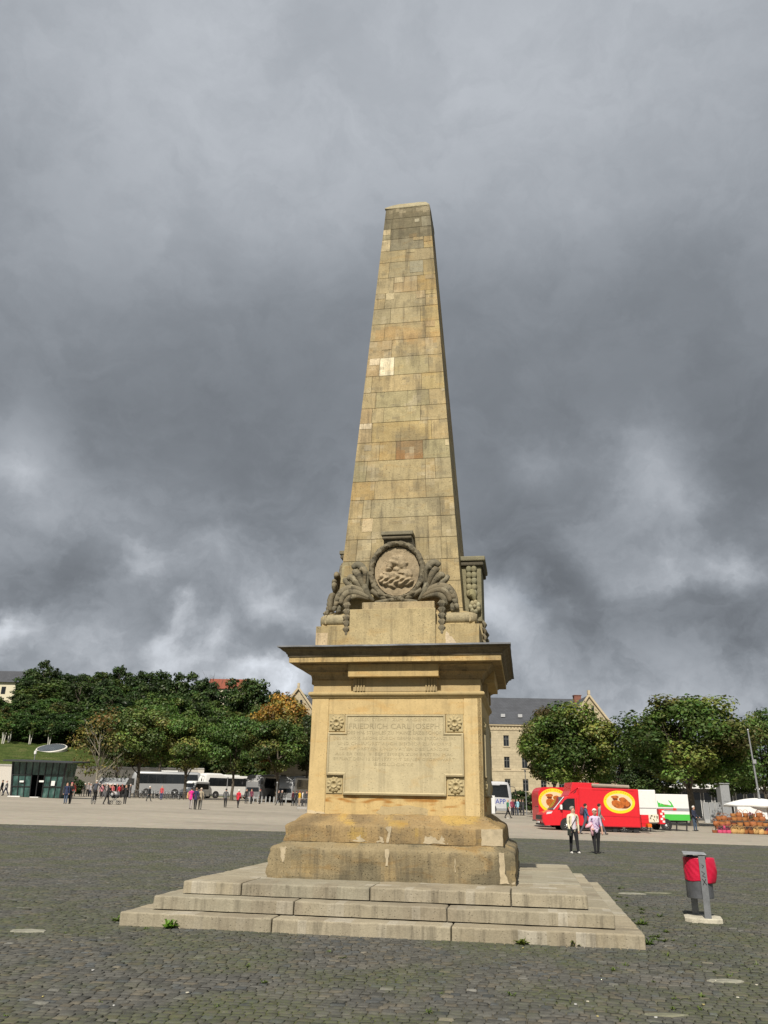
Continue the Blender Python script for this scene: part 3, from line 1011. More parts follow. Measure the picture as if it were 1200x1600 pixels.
TAN = (0.395, 0.315, 0.172); GRY = (0.37, 0.308, 0.182); DRK = (0.17, 0.148, 0.095); YEL = (0.425, 0.33, 0.16); PINK = (0.385, 0.295, 0.165)
BRN = (0.28, 0.165, 0.075); ORA = (0.395, 0.285, 0.13); PALE = (0.51, 0.425, 0.26); GRN = (0.375, 0.32, 0.18)
TONE = {0: [DRK], 1: [DRK, DRK, (.29, .26, .18)], 2: [(.30, .26, .16), DRK], 3: [PALE, (.24, .21, .14), YEL], 4: [TAN, (.36, .30, .18)], 5: [TAN, GRY, (.45, .35, .17)], 6: [GRY, PINK, ORA],
        7: [TAN, GRY, TAN], 8: [GRY, GRY, YEL], 9: [TAN, TAN, YEL], 10: [PINK, TAN], 11: [PINK, (.72, .64, .45), GRN, TAN], 12: [TAN, TAN, YEL], 13: [TAN, GRN, TAN], 14: [PINK, TAN, GRN, TAN],
        15: [PINK, YEL, TAN], 16: [TAN, ORA, BRN, GRN], 17: [GRN, TAN, TAN, GRY], 18: [ORA, TAN, TAN], 19: [TAN, GRY, GRY, TAN], 20: [TAN, GRY, GRY, GRY], 21: [TAN, PALE, TAN, GRY, TAN]}
PATCH = [(2, 0.0, .15, .45, 1.0, PALE), (3, .63, .82, .72, 1.0, GRY), (3, .84, .99, .55, 1.0, YEL), (4, .50, .66, .70, 1.0, GRY), (6, .30, .46, .62, 1, PALE), (6, .83, .99, .70, 1, PINK),
         (7, .01, .155, .65, 1, PALE), (7, .175, .31, .55, 1, PALE), (7, .67, .81, .5, 1, PINK), (7, .82, .99, .72, 1, YEL), (9, .80, .94, .62, 1, PINK), (10, .18, .315, .45, 1, (.50, .42, .26)),
         (11, .03, .165, .62, 1, (.60, .50, .34)), (15, .0, .14, .70, 1, (.60, .50, .34)), (16, .08, .16, .55, .9, (.56, .47, .31)), (16, .96, 1.0, .62, .95, PALE), (20, .14, .235, .35, 1, (.58, .47, .29)),
         (19, .16, .20, .5, 1, PALE), (19, .955, 1.0, .0, .3, PALE), (13, .965, 1.0, .8, 1, PALE), (21, .12, .235, .1, .5, PALE), (1, .66, .76, .45, .8, (.42, .38, .27)), (22, .02, .10, .3, .8, YEL), (5, .56, .80, .2, .95, (.33, .30, .21))]
b = MB()
rs = random.Random(21)
for sd in range(4):
    for ci in range(len(ZJ) - 1):
        z1, z0 = ZJ[ci], ZJ[ci + 1]
        js = JOIN[ci] if sd == 0 else sorted(rs.uniform(.12, .88) for _ in range(rs.choice((1, 2, 2, 3))))
        us = [0.0] + list(js) + [1.0]
        for bi, (u0, u1) in enumerate(zip(us[:-1], us[1:])):
            if u1 - u0 < .03: continue
            if sd == 0 and ci in TONE: col = TONE[ci][min(bi, len(TONE[ci]) - 1)]
            elif ci < 3: col = DRK
            else: col = rs.choice((TAN, TAN, GRY, GRN, YEL, PINK))
            col = jit(col, .07, rs)
            gz, gu = 0.0045, 0.004
            dep = rs.uniform(0, .003)
            def pt(u, z, d):
                w = sw(z)
                uu = -w + 2 * w * u
                k = gu if 0 < u < 1 else 0
                return (uu + (gu if u == u0 and u > 0 else (-gu if u == u1 and u < 1 else 0)), -(w + d), z)
            fs_ = []
            n = max(1, int((u1 - u0) * 2 * sw(z0) / 0.075)); k = 6
            grid = []
            for j in range(k + 1):
                z = z0 + gz + (z1 - z0 - 2 * gz) * j / k
                row = []
                for i in range(n + 1):
                    u = u0 + (u1 - u0) * i / n
                    w = sw(z)
                    x = -w + 2 * w * u
                    if i == 0 and u0 > 0: x += gu
                    if i == n and u1 < 1: x -= gu
                    dd = dep + 0.003 * mnoise.noise(Vector((x * 4, sd * 7, z * 4)))
                    if (i == 0 and u0 == 0) or (i == n and u1 == 1): dd = 0.0035
                    s_ = 1 + (dd / w if ((i == 0 and u0 == 0) or (i == n and u1 == 1)) else 0)
                    row.append((x * s_, -(w + dd), z))
                grid.append(row)
            vs = [p for rw in grid for p in rw]
            N1 = n + 1
            fs_ = [(j * N1 + i, j * N1 + i + 1, (j + 1) * N1 + i + 1, (j + 1) * N1 + i) for j in range(k) for i in range(n)]
            rim = [(0, i) for i in range(n)] + [(j, n) for j in range(k)] + [(k, i) for i in range(n, 0, -1)] + [(j, 0) for j in range(k, 0, -1)]
            base = len(vs)
            for j, i in rim:
                x, y, z = grid[j][i]; vs.append((x * 0.985, y + 0.03, z))
            m = len(rim)
            for q in range(m):
                j, i = rim[q]; j2, i2 = rim[(q + 1) % m]
                fs_.append((base + q, base + (q + 1) % m, j2 * N1 + i2, j * N1 + i))
            s0 = len(b.v)
            b.add(vs, fs_, 0, col)
            b.rot(sd * PI / 2, s0)
    if sd == 0:
        for ci, u0, u1, v0, v1, col in PATCH:
            z1, z0 = ZJ[ci], ZJ[ci + 1]
            za, zb = z0 + (z1 - z0) * v0 + .004, z0 + (z1 - z0) * v1 - .004
            q = []
            for u, z in ((u0, za), (u1, za), (u1, zb), (u0, zb)):
                w = sw(z); q.append((-w + 2 * w * u, -(w + 0.0075), z))
            vs = q + [(x, y + .012, z) for x, y, z in q]
            b.add(vs, [(0, 1, 2, 3)] + [(i, i + 4, (i + 1) % 4 + 4, (i + 1) % 4) for i in range(4)], 0, jit(col, .04, rs))
b.mottle((.20, .168, .105), 1.7, .02, .42, 4.0, .60); b.mottle((.22, .19, .125), 5.0, .10, .45, 9.0, .55); b.mottle((.40, .235, .09), 1.3, .22, .5, 13.0, .45); b.mottle((.50, .43, .29), 3.0, .22, .5, 21.0, .45)
core = [(sw(z) - 0.006, z) for z in (ZB - .1, ZT - .005)]
b.square(core, 1, 0, 0, 0, (0.13, 0.105, 0.06))
b.square([(.476, 13.66), (.484, 13.672), (.474, 13.705), (.37, 13.85), (.2, 14.02), (.05, 14.13)], 12, 0.012, 4.0, 0, (0.36, 0.32, 0.21))
shaft = b.build('obelisk_shaft', M_ASH, mon)

# ---- carved ornament: framed portrait, oak-leaf scrolls, husk pendants, ledge above
OC = (0.185, 0.16, 0.108)
def attic_tablet(a, dx=0.0):
    b = MB()
    b.box(-.785, .655, -1.405, -1.30, 3.97, 4.595, 0, (0.44, 0.355, 0.195))
    b.box(-.60, .63, -1.30, -1.0, 4.50, 4.735, 0, (0.40, 0.32, 0.19))
    b.rot(a)
    b.build('attic_tablet', M_ASH, mon, bevel=0.012)

def head_h(x, z):
    """relief height of the portrait bust, profile to the right"""
    def el(cx, cz, rx, rz, h, p=0.5):
        q = ((x - cx) / rx) ** 2 + ((z - cz) / rz) ** 2
        return h * (1 - q) ** p if q < 1 else 0
    h = 0
    h = max(h, el(.035, .135, .085, .105, .055), el(.075, .10, .055, .075, .055))
    h = max(h, el(.125, .115, .03, .022, .035), el(.108, .072, .022, .016, .03), el(.095, .04, .035, .03, .035))   # nose, lips, chin
    h = max(h, el(-.035, .15, .075, .085, .06), el(-.10, .09, .05, .05, .065), el(-.12, .03, .045, .04, .06), el(-.085, .135, .05, .05, .06))   # wig
    h = max(h, el(.0, .03, .06, .08, .04))
    h = max(h, el(-.02, -.11, .22, .12, .055), el(.09, -.05, .12, .09, .05), el(-.15, -.10, .12, .10, .06), el(.13, -.14, .10, .07, .065))
    if h > 0 and z < -.03: h += 0.014 * math.sin(x * 55 + 5 * math.sin(z * 23)) + 0.008 * math.sin(z * 70 + x * 30)
    if h > 0 and x < .02 and z > 0: h += 0.008 * math.sin(z * 75 + x * 20)
    return h

def medallion(a):
    cx, cz, d = -.03, 5.30, 1.17
    b = MB()
    # oval field with the bust in relief
    n = 96; k = 34
    vs = []; fs = []
    for i in range(k + 1):
        q = i / k
        for j in range(n):
            th = 2 * PI * j / n
            x = .385 * q * math.cos(th); z = .43 * q * math.sin(th)
            h = 1.35 * head_h(x * .80 - .005, (z + .005) * .80) - 0.014 * (1 - q * q) + 0.004 * mnoise.noise(Vector((x * 20, z * 20, 0)))
            vs.append((cx + x, -(d + h), cz + z))
    for i in range(k):
        for j in range(n): fs.append((i * n + j, (i + 1) * n + j, (i + 1) * n + (j + 1) % n, i * n + (j + 1) % n))
    b.add(vs, fs, 0, (0.35, 0.28, 0.18))
    b.mottle((.16, .13, .085), 4.0, .05, .45, 2.0, .6)
    # the slab behind
    ring = [(cx + .47 * math.cos(t), cz + .52 * math.sin(t)) for t in [2 * PI * i / 40 for i in range(40)]]
    b.prism(ring, -d + .032, -.95, 'y', 0, OC)
    b.rot(a)
    med = b.build('medallion', M_ORN, mon, smooth=50)
    # wreath of overlapping leaves
    b = MB()
    n, m = 168, 14
    vs = []; fs = []
    for i in range(n):
        th = 2 * PI * i / n
        up = math.atan2(math.cos(th), math.sin(th))
        ph = (i / n * 42) % 1.0
        sw_ = 0.050 * (0.88 + 0.18 * ph)
        for j in range(m):
            al = 2 * PI * j / m
            rr = sw_ * (1 + 0.12 * math.sin(al * 3 + (i / n * 42 // 1) * 2.1))
            R1, R2 = .445 + rr * math.cos(al), .495 + rr * math.cos(al)
            vs.append((cx + R1 * math.cos(th), -(d + .02 + rr * 1.15 * math.sin(al)), cz + R2 * math.sin(th)))
    for i in range(n):
        for j in range(m): fs.append((i * m + j, ((i + 1) % n) * m + j, ((i + 1) % n) * m + (j + 1) % m, i * m + (j + 1) % m))
    b.add(vs, fs, 0, OC)
    b.mottle((.07, .062, .045), 9.0, .05, .4, 1.0, .75)
    b.rot(a)
    b.build('wreath', M_ORN, med, smooth=40)
    # crossed stems below
    b = MB()
    for s in (-1, 1):
        pts = [(cx + s * .43, -d - .02, 4.96), (cx + s * .25, -d - .04, 4.84), (cx, -d - .05 - .02 * s, 4.79), (cx - s * .22, -d - .06, 4.765), (cx - s * .36, -d - .05, 4.745)]
        b.tube(pts, [.05, .045, .038, .034, .028], 8, 0, OC)
        for k2 in range(5):
            t = k2 / 4
            x = cx + s * (.36 - .52 * t); z = 4.91 - .15 * t
            b.tube([(x, -d - .04, z), (x - s * .09, -d - .10, z - .025), (x - s * .17, -d - .07, z - .06)], [.012, .03, .004], 6, 0, OC)
    b.mottle((.065, .058, .042), 9.0, .05, .4, 1.0, .7)
    b.rot(a)
    b.build('crossed_palms', M_ORN, med, smooth=50)
    # ledge over the wreath
    b = MB()
    lx0, lx1 = -.285, .235
    b.add([(lx0 + .05, -1.16, 5.74), (lx1 + .045, -1.16, 5.74), (lx1 + .0, -1.25, 5.93), (lx0, -1.25, 5.93), (lx0 + .05, -.9, 5.74), (lx1 + .045, -.9, 5.74), (lx1, -.9, 5.93), (lx0, -.9, 5.93)],
          [(0, 1, 2, 3), (1, 5, 6, 2), (4, 0, 3, 7), (3, 2, 6, 7), (0, 4, 5, 1)], 0, (0.10, 0.09, 0.065))
    b.box(lx0 - .02, lx1 + .02, -1.275, -.9, 5.93, 6.0, 0, (0.20, 0.18, 0.125))
    b.tube([(lx0 + .005, -1.235, 5.885), (lx1 - .005, -1.235, 5.885)], .03, 8, 0, (.15, .13, .09))
    b.rot(a)
    b.build('ledge', M_ORN, med, bevel=0.012)
    return med

def leaf_lobe(b, pts, w, d0, ridge=True):
    """one lobe of an acanthus leaf: a fat tapering blade along pts (x, z) at depth d0"""
    k = len(pts)
    sm = []
    for i in range(k - 1):
        for t in (0, .25, .5, .75):
            p0 = pts[max(i - 1, 0)]; p1 = pts[i]; p2 = pts[i + 1]; p3 = pts[min(i + 2, k - 1)]
            q = [0.5 * ((2 * p1[c]) + (-p0[c] + p2[c]) * t + (2 * p0[c] - 5 * p1[c] + 4 * p2[c] - p3[c]) * t * t + (-p0[c] + 3 * p1[c] - 3 * p2[c] + p3[c]) * t ** 3) for c in (0, 1)]
            sm.append(q)
    sm.append(pts[-1])
    n = len(sm)
    P3 = []
    for i, (x, z) in enumerate(sm):
        u = i / (n - 1)
        P3.append((x, -(d0 + .05 * math.sin(u * PI) + .045 * u * u), z))
    rad = [w * (0.55 + 0.6 * math.sin(min(1, i / (n - 1) * 1.15) * PI * .8)) * (1 if i < n - 1 else .5) for i in range(n)]
    b.tube(P3, [q * 1.0 for q in rad], 9, 0, jit(OC, .16), squash=((0, 1, 0), .85))

def scroll(a, s):
    """the pair of leaf scrolls at one side of the medallion; s = -1 left, 1 right"""
    b = MB()
    d = 1.14
    X = lambda x: -.03 + s * (x + .03 * (s < 0))
    def L(pts, w, dd=0.0): leaf_lobe(b, [(X(x), z) for x, z in pts], w, d + dd)
    # stem rising from the crossing
    L([(.38, 4.80), (.47, 4.90), (.52, 5.02), (.55, 5.14)], .055)
    # upper leaf curls outwards
    L([(.50, 4.98), (.50, 5.18), (.56, 5.36), (.66, 5.42), (.74, 5.36)], .060, .02)
    L([(.53, 5.0), (.60, 5.17), (.67, 5.28), (.72, 5.26)], .055, .05)
    L([(.55, 4.98), (.66, 5.10), (.75, 5.20), (.81, 5.16)], .055, .03)
    L([(.52, 5.06), (.51, 5.25), (.55, 5.33), (.60, 5.30)], .035, .08)
    L([(.58, 4.98), (.72, 5.03), (.84, 5.12), (.885, 5.20)], .045, .0)
    # lower leaf spreads and hangs
    L([(.42, 4.86), (.58, 4.96), (.75, 5.00), (.90, 4.94), (.98, 4.80), (1.0, 4.66)], .060, .04)
    L([(.45, 4.84), (.62, 4.91), (.78, 4.92), (.88, 4.84), (.92, 4.72)], .052, .07)
    L([(.45, 4.82), (.62, 4.86), (.75, 4.84), (.82, 4.76), (.84, 4.66)], .050, .06)
    for k in range(4):
        L([(.86 + k * .035, 4.93 - k * .08), (.93 + k * .03, 4.90 - k * .08), (.97 + k * .022, 4.84 - k * .08)], .034, .07)
    L([(.90, 4.80), (.96, 4.66), (.95, 4.57)], .045, .02)
    b.mottle((.065, .058, .042), 7.0, .05, .4, 1.0, .75); b.mottle((.36, .32, .22), 6.0, .1, .45, 7.0, .6)
    b.rot(a)
    b.build('acanthus_scroll', M_ORN, mon, smooth=60)

def husk_chain(name, x, z0, z1, d, a, parent, n=5, w=.06, col=OC):
    b = MB()
    z = z0; h = (z0 - z1) / n
    for i in range(n):
        ww = w * (1 - .25 * i / n)
        for s in (-1, 0, 1):
            b.tube([(x + s * ww * .25, -d, z), (x + s * ww * .75, -d - .035, z - h * .5), (x + s * ww * .30, -d - .02, z - h * 1.15)], [ww * .45, ww * .55, ww * .10], 7, 0, jit(col, .1))
        z -= h
    b.ball((x, -d - .01, z1 - .02), (ww * .6, ww * .6, .05), 8, 6, 0, col)
    b.mottle((.065, .058, .042), 9.0, .05, .4, 1.0, .7)
    b.rot(a)
    b.build(name, M_ORN, parent, smooth=60)

for a in (0.0, -PI / 2, PI):
    attic_tablet(a)
    medallion(a)
    for s in (-1, 1): scroll(a, s)
    husk_chain('husk_pendant', -.845, 4.72, 4.22, 1.335, a, mon)
    husk_chain('husk_pendant', .755, 4.72, 4.22, 1.335, a, mon)

def cartouche(a):
    """the right-hand side carries a plain upright block with a ledge, a hanging garland and a flower"""
    b = MB()
    b.box(-.44, .46, -1.375, -.9, 4.56, 5.56, 0, (0.225, 0.205, 0.125))
    b.box(-.40, .42, -1.39, -.9, 3.97, 4.60, 0, (0.35, 0.29, 0.17))
    b.rot(a)
    c = b.build('cartouche', M_ORN, mon, bevel=0.015)
    b = MB()
    b.box(-.50, .52, -1.42, -.9, 5.56, 5.64, 0, (0.10, 0.09, 0.065))
    b.box(-.53, .55, -1.45, -.9, 5.64, 5.73, 0, (0.21, 0.195, 0.13))
    b.rot(a)
    b.build('ledge', M_ORN, c, bevel=0.02)
    # garland on the edge that faces the square
    b = MB()
    for i in range(5):
        z = 5.50 - i * .11
        for s in (-1, 1):
            b.ball((-.455, -1.20 + s * .045, z), (.05, .055, .075), 8, 6, 0, jit((0.25, 0.23, 0.14), .15))
    b.tube([(-.45, -1.20, 5.10), (-.52, -1.22, 5.0), (-.50, -1.25, 4.92)], [.06, .075, .03], 8, 0, (0.24, 0.22, 0.12))
    for k in range(7):
        t = 2 * PI * k / 7
        b.ball((-.50, -1.25 + .065 * math.cos(t), 4.80 + .075 * math.sin(t)), (.06, .05, .06), 8, 6, 0, jit((0.36, 0.33, 0.21), .12))
    b.ball((-.55, -1.25, 4.80), (.04, .035, .04), 8, 6, 0, (0.34, 0.31, 0.2))
    b.rot(a)
    b.build('garland', M_ORN, c, smooth=60)
    husk_chain('husk_pendant', -.43, 4.55, 4.0, 1.385, a, c)
    husk_chain('husk_pendant', .45, 4.55, 4.0, 1.385, a, c)
cartouche(PI / 2)
# ------------------------------------------------------------------ trees
def make_crown(seed, W, H, z0, nl, per, size, cols, squash=1.0, hollow=0.5, top=1.0):
    """leaf clumps through the crown's volume; every leaf a small folded blade"""
    r = np.random.default_rng(seed)
    Hc = H - z0
    lumps = []
    for i in range(nl):
        for _ in range(30):
            d = r.normal(0, 1, 3); d /= np.linalg.norm(d)
            q = r.uniform(hollow, 1.0) ** 0.6 * r.choice([1.0, 1.0, 1.0, 1.10])
            p = d * q
            if p[2] < -0.85: continue
            break
        k = 1.0 - 0.25 * max(0, p[2]) ** 2 * top
        wob = 1 + 0.13 * math.sin(3 * math.atan2(p[1], p[0]) + seed) + 0.08 * math.sin(5 * math.atan2(p[1], p[0]) + seed * 2)
        c = np.array([p[0] * W / 2 * k * wob * .86, p[1] * W / 2 * k * wob * .86, z0 + Hc * (0.5 + 0.46 * p[2])])
        lumps.append((c, r.choice([r.uniform(.05, .10), r.uniform(.11, .20)]) * W * (1 - .25 * abs(p[2])), cols[r.integers(len(cols))], r.uniform(.6, 1.4)))
    V, C = [], []
    for c, rad, col, tone in lumps:
        n = int(per * r.uniform(.8, 1.2) * (rad / (.115 * W)) ** 2)
        d = r.normal(0, 1, (n, 3)); d /= np.linalg.norm(d, axis=1)[:, None]
        q = r.uniform(.35, 1.12, n) ** .7
        flat = np.array([1.15, 1.15, .78])
        p = c + d * (q * rad)[:, None] * flat
        # leaf frame: mostly facing out and up
        nn = d * .7 + np.array([0, 0, .5]) + r.normal(0, .38, (n, 3))
        nn /= np.linalg.norm(nn, axis=1)[:, None]
        t = np.cross(nn, r.normal(0, 1, (n, 3))); t /= np.linalg.norm(t, axis=1)[:, None]
        bt = np.cross(nn, t)
        s = size * r.uniform(.4, 1.5, n)[:, None]
        v = np.stack([p - t * s * .6, p + bt * s * .42 - nn * s * .12, p + t * s * .6 - nn * s * .15, p - bt * s * .42 - nn * s * .12], 1)
        V.append(v)
        k = tone * r.uniform(.7, 1.35, n)[:, None]
        cc = np.array(col)[None, :] * k * (1 + r.normal(0, .10, (n, 3)))
        C.append(np.clip(cc, .004, .5))
    V = np.concatenate(V); C = np.concatenate(C)
    n = len(V)
    me = bpy.data.meshes.new('crown')
    me.vertices.add(n * 4); me.vertices.foreach_set('co', V.reshape(-1))
    me.loops.add(n * 4); me.loops.foreach_set('vertex_index', np.arange(n * 4, dtype=np.int32))
    me.polygons.add(n)
    me.polygons.foreach_set('loop_start', np.arange(0, n * 4, 4, dtype=np.int32))
    me.polygons.foreach_set('loop_total', np.full(n, 4, dtype=np.int32))
    cc = np.ones((n, 4, 4), dtype=np.float32); cc[:, :, :3] = C[:, None, :]
    a = me.color_attributes.new('col', 'FLOAT_COLOR', 'CORNER'); a.data.foreach_set('color', cc.reshape(-1))
    me.materials.append(M_LEAF)
    me.update(calc_edges=True)
    return me

def make_trunk(seed, H, z0, W, r0=.22, limbs=9, mat=None, lean=.3, twigs=3, reach=.75):
    r = random.Random(seed)
    b = MB()
    top = z0 + (H - z0) * .62
    pts = []; rad = []
    ax, ay = r.uniform(-lean, lean), r.uniform(-lean, lean)
    for i in range(9):
        u = i / 8
        pts.append((ax * u * u * 1.5 + r.uniform(-.05, .05), ay * u * u * 1.5 + r.uniform(-.05, .05), -.15 + (top + .15) * u))
        rad.append(r0 * (1.25 if i == 0 else 1) * (1 - .72 * u))
    b.tube(pts, rad, 9)
    for k in range(limbs):
        a = 2 * PI * k / limbs + r.uniform(-.4, .4)
        zb = z0 * .85 + (top - z0 * .85) * r.uniform(0.02, .85)
        u = zb / top
        x0, y0 = ax * u * u * 1.5, ay * u * u * 1.5
        L = W / 2 * r.uniform(.55, 1.0) * reach * 1.1
        ze = min(H * .95, zb + (H - zb) * r.uniform(.25, .75))
        P_ = [(x0, y0, zb)]
        for i in range(1, 5):
            t = i / 4
            P_.append((x0 + math.cos(a) * L * t + r.uniform(-.1, .1) * L * .5, y0 + math.sin(a) * L * t + r.uniform(-.1, .1) * L * .5, zb + (ze - zb) * t ** 1.15))
        rb = r0 * .42 * (1 - .4 * u)
        b.tube(P_, [rb, rb * .8, rb * .6, rb * .4, rb * .15], 6)
        for q in range(twigs):
            i = r.randint(1, 3); s = Vector(P_[i])
            e = s + Vector((math.cos(a + r.uniform(-1, 1)) * L * .35, math.sin(a + r.uniform(-1, 1)) * L * .35, r.uniform(.1, .3) * (H - z0) * .5))
            b.tube([s, (s + e) / 2 + Vector((0, 0, .08)), e], [rb * .45, rb * .3, rb * .08], 5)
    return b.mesh('trunk', mat or M_BARK, 60)

G1, G2, G3, G4 = (.030, .052, .015), (.045, .074, .020), (.068, .10, .026), (.10, .115, .034)
YL, BR_, OR = (.155, .135, .038), (.115, .075, .024), (.25, .145, .03)
def tree(kind, label, x, y, H, W, crown, trunk, tint=(1, 1, 1), group=None, rz=0.0, dims=(12.0, 9.0), z=None):
    t = thing(kind, label, 'tree', (x, y, (g(x, y) if z is None else z)), rz, group)
    t.scale = (W / dims[1], W / dims[1], H / dims[0])
    for nm, me in (('trunk', trunk), ('crown', crown)):
        o = link(nm, me, t)
        if nm == 'crown': o.color = tuple(tint) + (1,)
    return t
def gx(u, Y): return P(u, 1245, Y).x

TR = [make_trunk(s, 12, 3.2, 9, .26) for s in (1, 2, 3)]
CR_N = [make_crown(31, 9, 12, 3.0, 95, 300, .22, [G1, G2, G2, G3, G3, G4]), make_crown(32, 9, 12, 3.0, 105, 300, .22, [G2, G2, G3, G3, G4, (.085, .085, .03)]),
        make_crown(33, 9, 12, 3.9, 75, 240, .25, [G2, G3, G3, G4, (.11, .11, .034)])]
CR_BR = make_crown(41, 9, 12, 3.6, 130, 150, .28, [YL, YL, BR_, OR, OR, (.24, .17, .04)])

def put(kind, label, u, Y, vtop, Wpx, ci, ti, tint=(1, 1, 1), rz=0.0, crown=None):
    x = gx(u, Y)
    z0 = g(x, Y)
    H = P(u, vtop, Y).z - z0
    W = Wpx * Y / FPX * 1.0
    return tree(kind, label, x, Y, H, W, crown or CR_N[ci], TR[ti], tint, rz=rz)
put('broadleaf_tree', 'broad dark green tree before the stone building, behind the red food truck', 903, 82, 1099, 150, 0, 0, (1.35, 1.35, 1.05), .4)
put('broadleaf_tree', 'brownish tree behind the dark green one, against the slate roof', 868, 95, 1100, 95, 1, 1, (1.15, .95, .95), 2.2)
put('broadleaf_tree', 'largest round tree at right, standing behind the white and green trailer', 1080, 76, 1080, 192, 1, 1, (1.3, 1.35, 1.1), 1.1)
put('broadleaf_tree', 'tree at the right edge beside the tall metal pole', 1196, 84, 1108, 105, 0, 2, (1.25, 1.35, 1.2), 3.1)
put('broadleaf_tree', 'low dark tree filling the gap between the two large trees on the right', 972, 98, 1166, 80, 0, 0, (.8, .85, .9), 5.0)
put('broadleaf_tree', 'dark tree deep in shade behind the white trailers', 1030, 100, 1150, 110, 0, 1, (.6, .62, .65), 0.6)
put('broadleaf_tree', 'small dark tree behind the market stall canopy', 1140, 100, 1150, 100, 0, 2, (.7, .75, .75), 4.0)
put('plane_tree', 'olive green tree before the grey coach, left end of the row', 213, 118, 1105, 108, 2, 0, (1.5, 1.4, 1.35), .9)
put('plane_tree', 'rounded light green tree before the white van', 288, 119, 1120, 88, 2, 1, (1.7, 1.75, 1.6), 2.4)
put('plane_tree', 'dark green narrow tree before the middle of the white coach', 362, 120, 1118, 84, 2, 2, (1.1, 1.35, 1.2), 4.4)
put('plane_tree', 'green tree before the coach with the lettered window, under the rusty one', 432, 119, 1124, 96, 2, 0, (1.05, 1.1, 1.0), 1.9)
put('chestnut_tree', 'rusty orange autumn tree just left of the pedestal', 430, 126, 1081, 104, 0, 1, (1.1, 1.05, .95), 3.3, CR_BR)
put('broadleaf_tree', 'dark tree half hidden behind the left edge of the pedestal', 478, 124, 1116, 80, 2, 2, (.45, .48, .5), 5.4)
put('broadleaf_tree', 'bright green tree on the bank behind the olive tree', 245, 136, 1100, 70, 2, 0, (.9, 1.15, .75), 5.9)
# the thin, half bare tree near the glass pavilion
spar = make_crown(61, 9, 12, 2.0, 46, 34, .30, [YL, BR_, G4, (.16, .14, .06)])
x = gx(148, 114)
t = tree('sparse_tree', 'tall thin half bare tree with pale branches right of the glass pavilion', x, 114, P(148, 1106, 114).z - g(x, 114), 8.5, spar,
         make_trunk(7, 12, 2.2, 9, .20, 12, M_PALEBARK, .5, 5, .7), (1.0, 1.0, .9))
x = gx(178, 116)
tree('sparse_tree', 'slim forked dark tree beside the half bare one', x, 116, P(178, 1150, 116).z - g(x, 116), 5.0, spar, make_trunk(8, 12, 2.6, 9, .24, 7, M_BARK, .4, 3, .6), (.4, .6, .5))

# ---- wooded slope
CR_H = [make_crown(50 + i, 9, 12, 0.4, 75, 75, .46, cs) for i, cs in enumerate(([G1, G1, G2], [G1, G2, G2, G3], [G2, G2, G3, G4], [G1, G1, G2, G2], [G2, G3, G2, G3, (.09, .075, .028)]))]
rr = random.Random(77)
TONES = ['dark green tree on the wooded hill', 'deep green leafy tree on the wooded hill', 'lighter green tree on the wooded hill', 'nearly black green tree on the wooded hill', 'brownish green tree on the wooded hill']
def upx(x, y, z):
    d = Vector((x, y, z)) - CAM
    return 600 + FPX * d.dot(Rv) / d.dot(Fv), 800 - FPX * d.dot(Uv) / d.dot(Fv)
rowy = 132.0
while rowy < 262:
    xx = -175.0 + rr.uniform(0, 6)
    while xx < 30:
        y = rowy + rr.uniform(-3.5, 3.5); x = xx + rr.uniform(-2.2, 2.2)
        H = rr.uniform(7.0, 11.0); W = rr.uniform(6.5, 10.5)
        z = hill_z(x, y) - .4
        u, v = upx(x, y, z + H * .5)
        u2, v2 = upx(x, y, z)
        xx += rr.uniform(5.2, 7.6) * (1 + (rowy - 132) / 240)
        if not (-30 < u < 505): continue
        if u2 < 165 and v2 > 1160 - 18 * (u2 < 60): continue                     # open grass below the wood
        if y < hill_start(x) + (12 if u2 < 165 else 2.5): continue
        if u < 30 and y > 202 and v < 1110: continue           # the house stands here
        if u < 34 and y <= 215:
            H = min(H, max(3.0, (1241 - 1112) / 1228 * y + 1.6 - z))
        if u2 < 150 and v2 > 1118: H *= .55; W *= .75
        k = rr.randrange(5)
        b_ = rr.uniform(.7, 1.5)
        tint = (b_ * rr.uniform(.85, 1.1), b_, b_ * rr.uniform(.85, 1.15))
        tree('hill_tree', TONES[k], x, y, H, W, CR_H[k], TR[k % 3], tint, 'trees on the wooded hill: ' + TONES[k], rr.uniform(0, 6.28), z=z)
    rowy += 7.0 + (rowy - 132) * .04
def hill_put(label, u, vtop, vbase, Y, Wpx, k, tint, kind='hill_tree'):
    x = gx(u, Y); z = hill_z(x, Y) - .4
    H = P(u, vtop, Y).z - z
    tree(kind, label, x, Y, H, Wpx * Y / FPX, CR_H[k], TR[0], tint, None, u, z=z)
hill_put('tall dark tree standing clear above the hilltop beside the slate roofed house', 38, 1026, 0, 225, 50, 1, (.7, .75, .75))
hill_put('domed dark tree crowning the hill, the highest point right of the tall one', 163, 1037, 0, 240, 40, 0, (.8, .85, .85))
hill_put('wide dark tree on the hilltop right of the domed one', 228, 1044, 0, 245, 50, 0, (.9, .95, .9))
hill_put('dark tree on the hilltop left of the bare tree', 285, 1046, 0, 245, 60, 1, (.75, .8, .8))
hill_put('tree on the crest before the red roof', 395, 1064, 0, 235, 60, 1, (.75, .85, .85))
hill_put('tree on the right shoulder of the hill beside the pointed gable', 485, 1076, 0, 230, 60, 0, (.8, .9, .85))
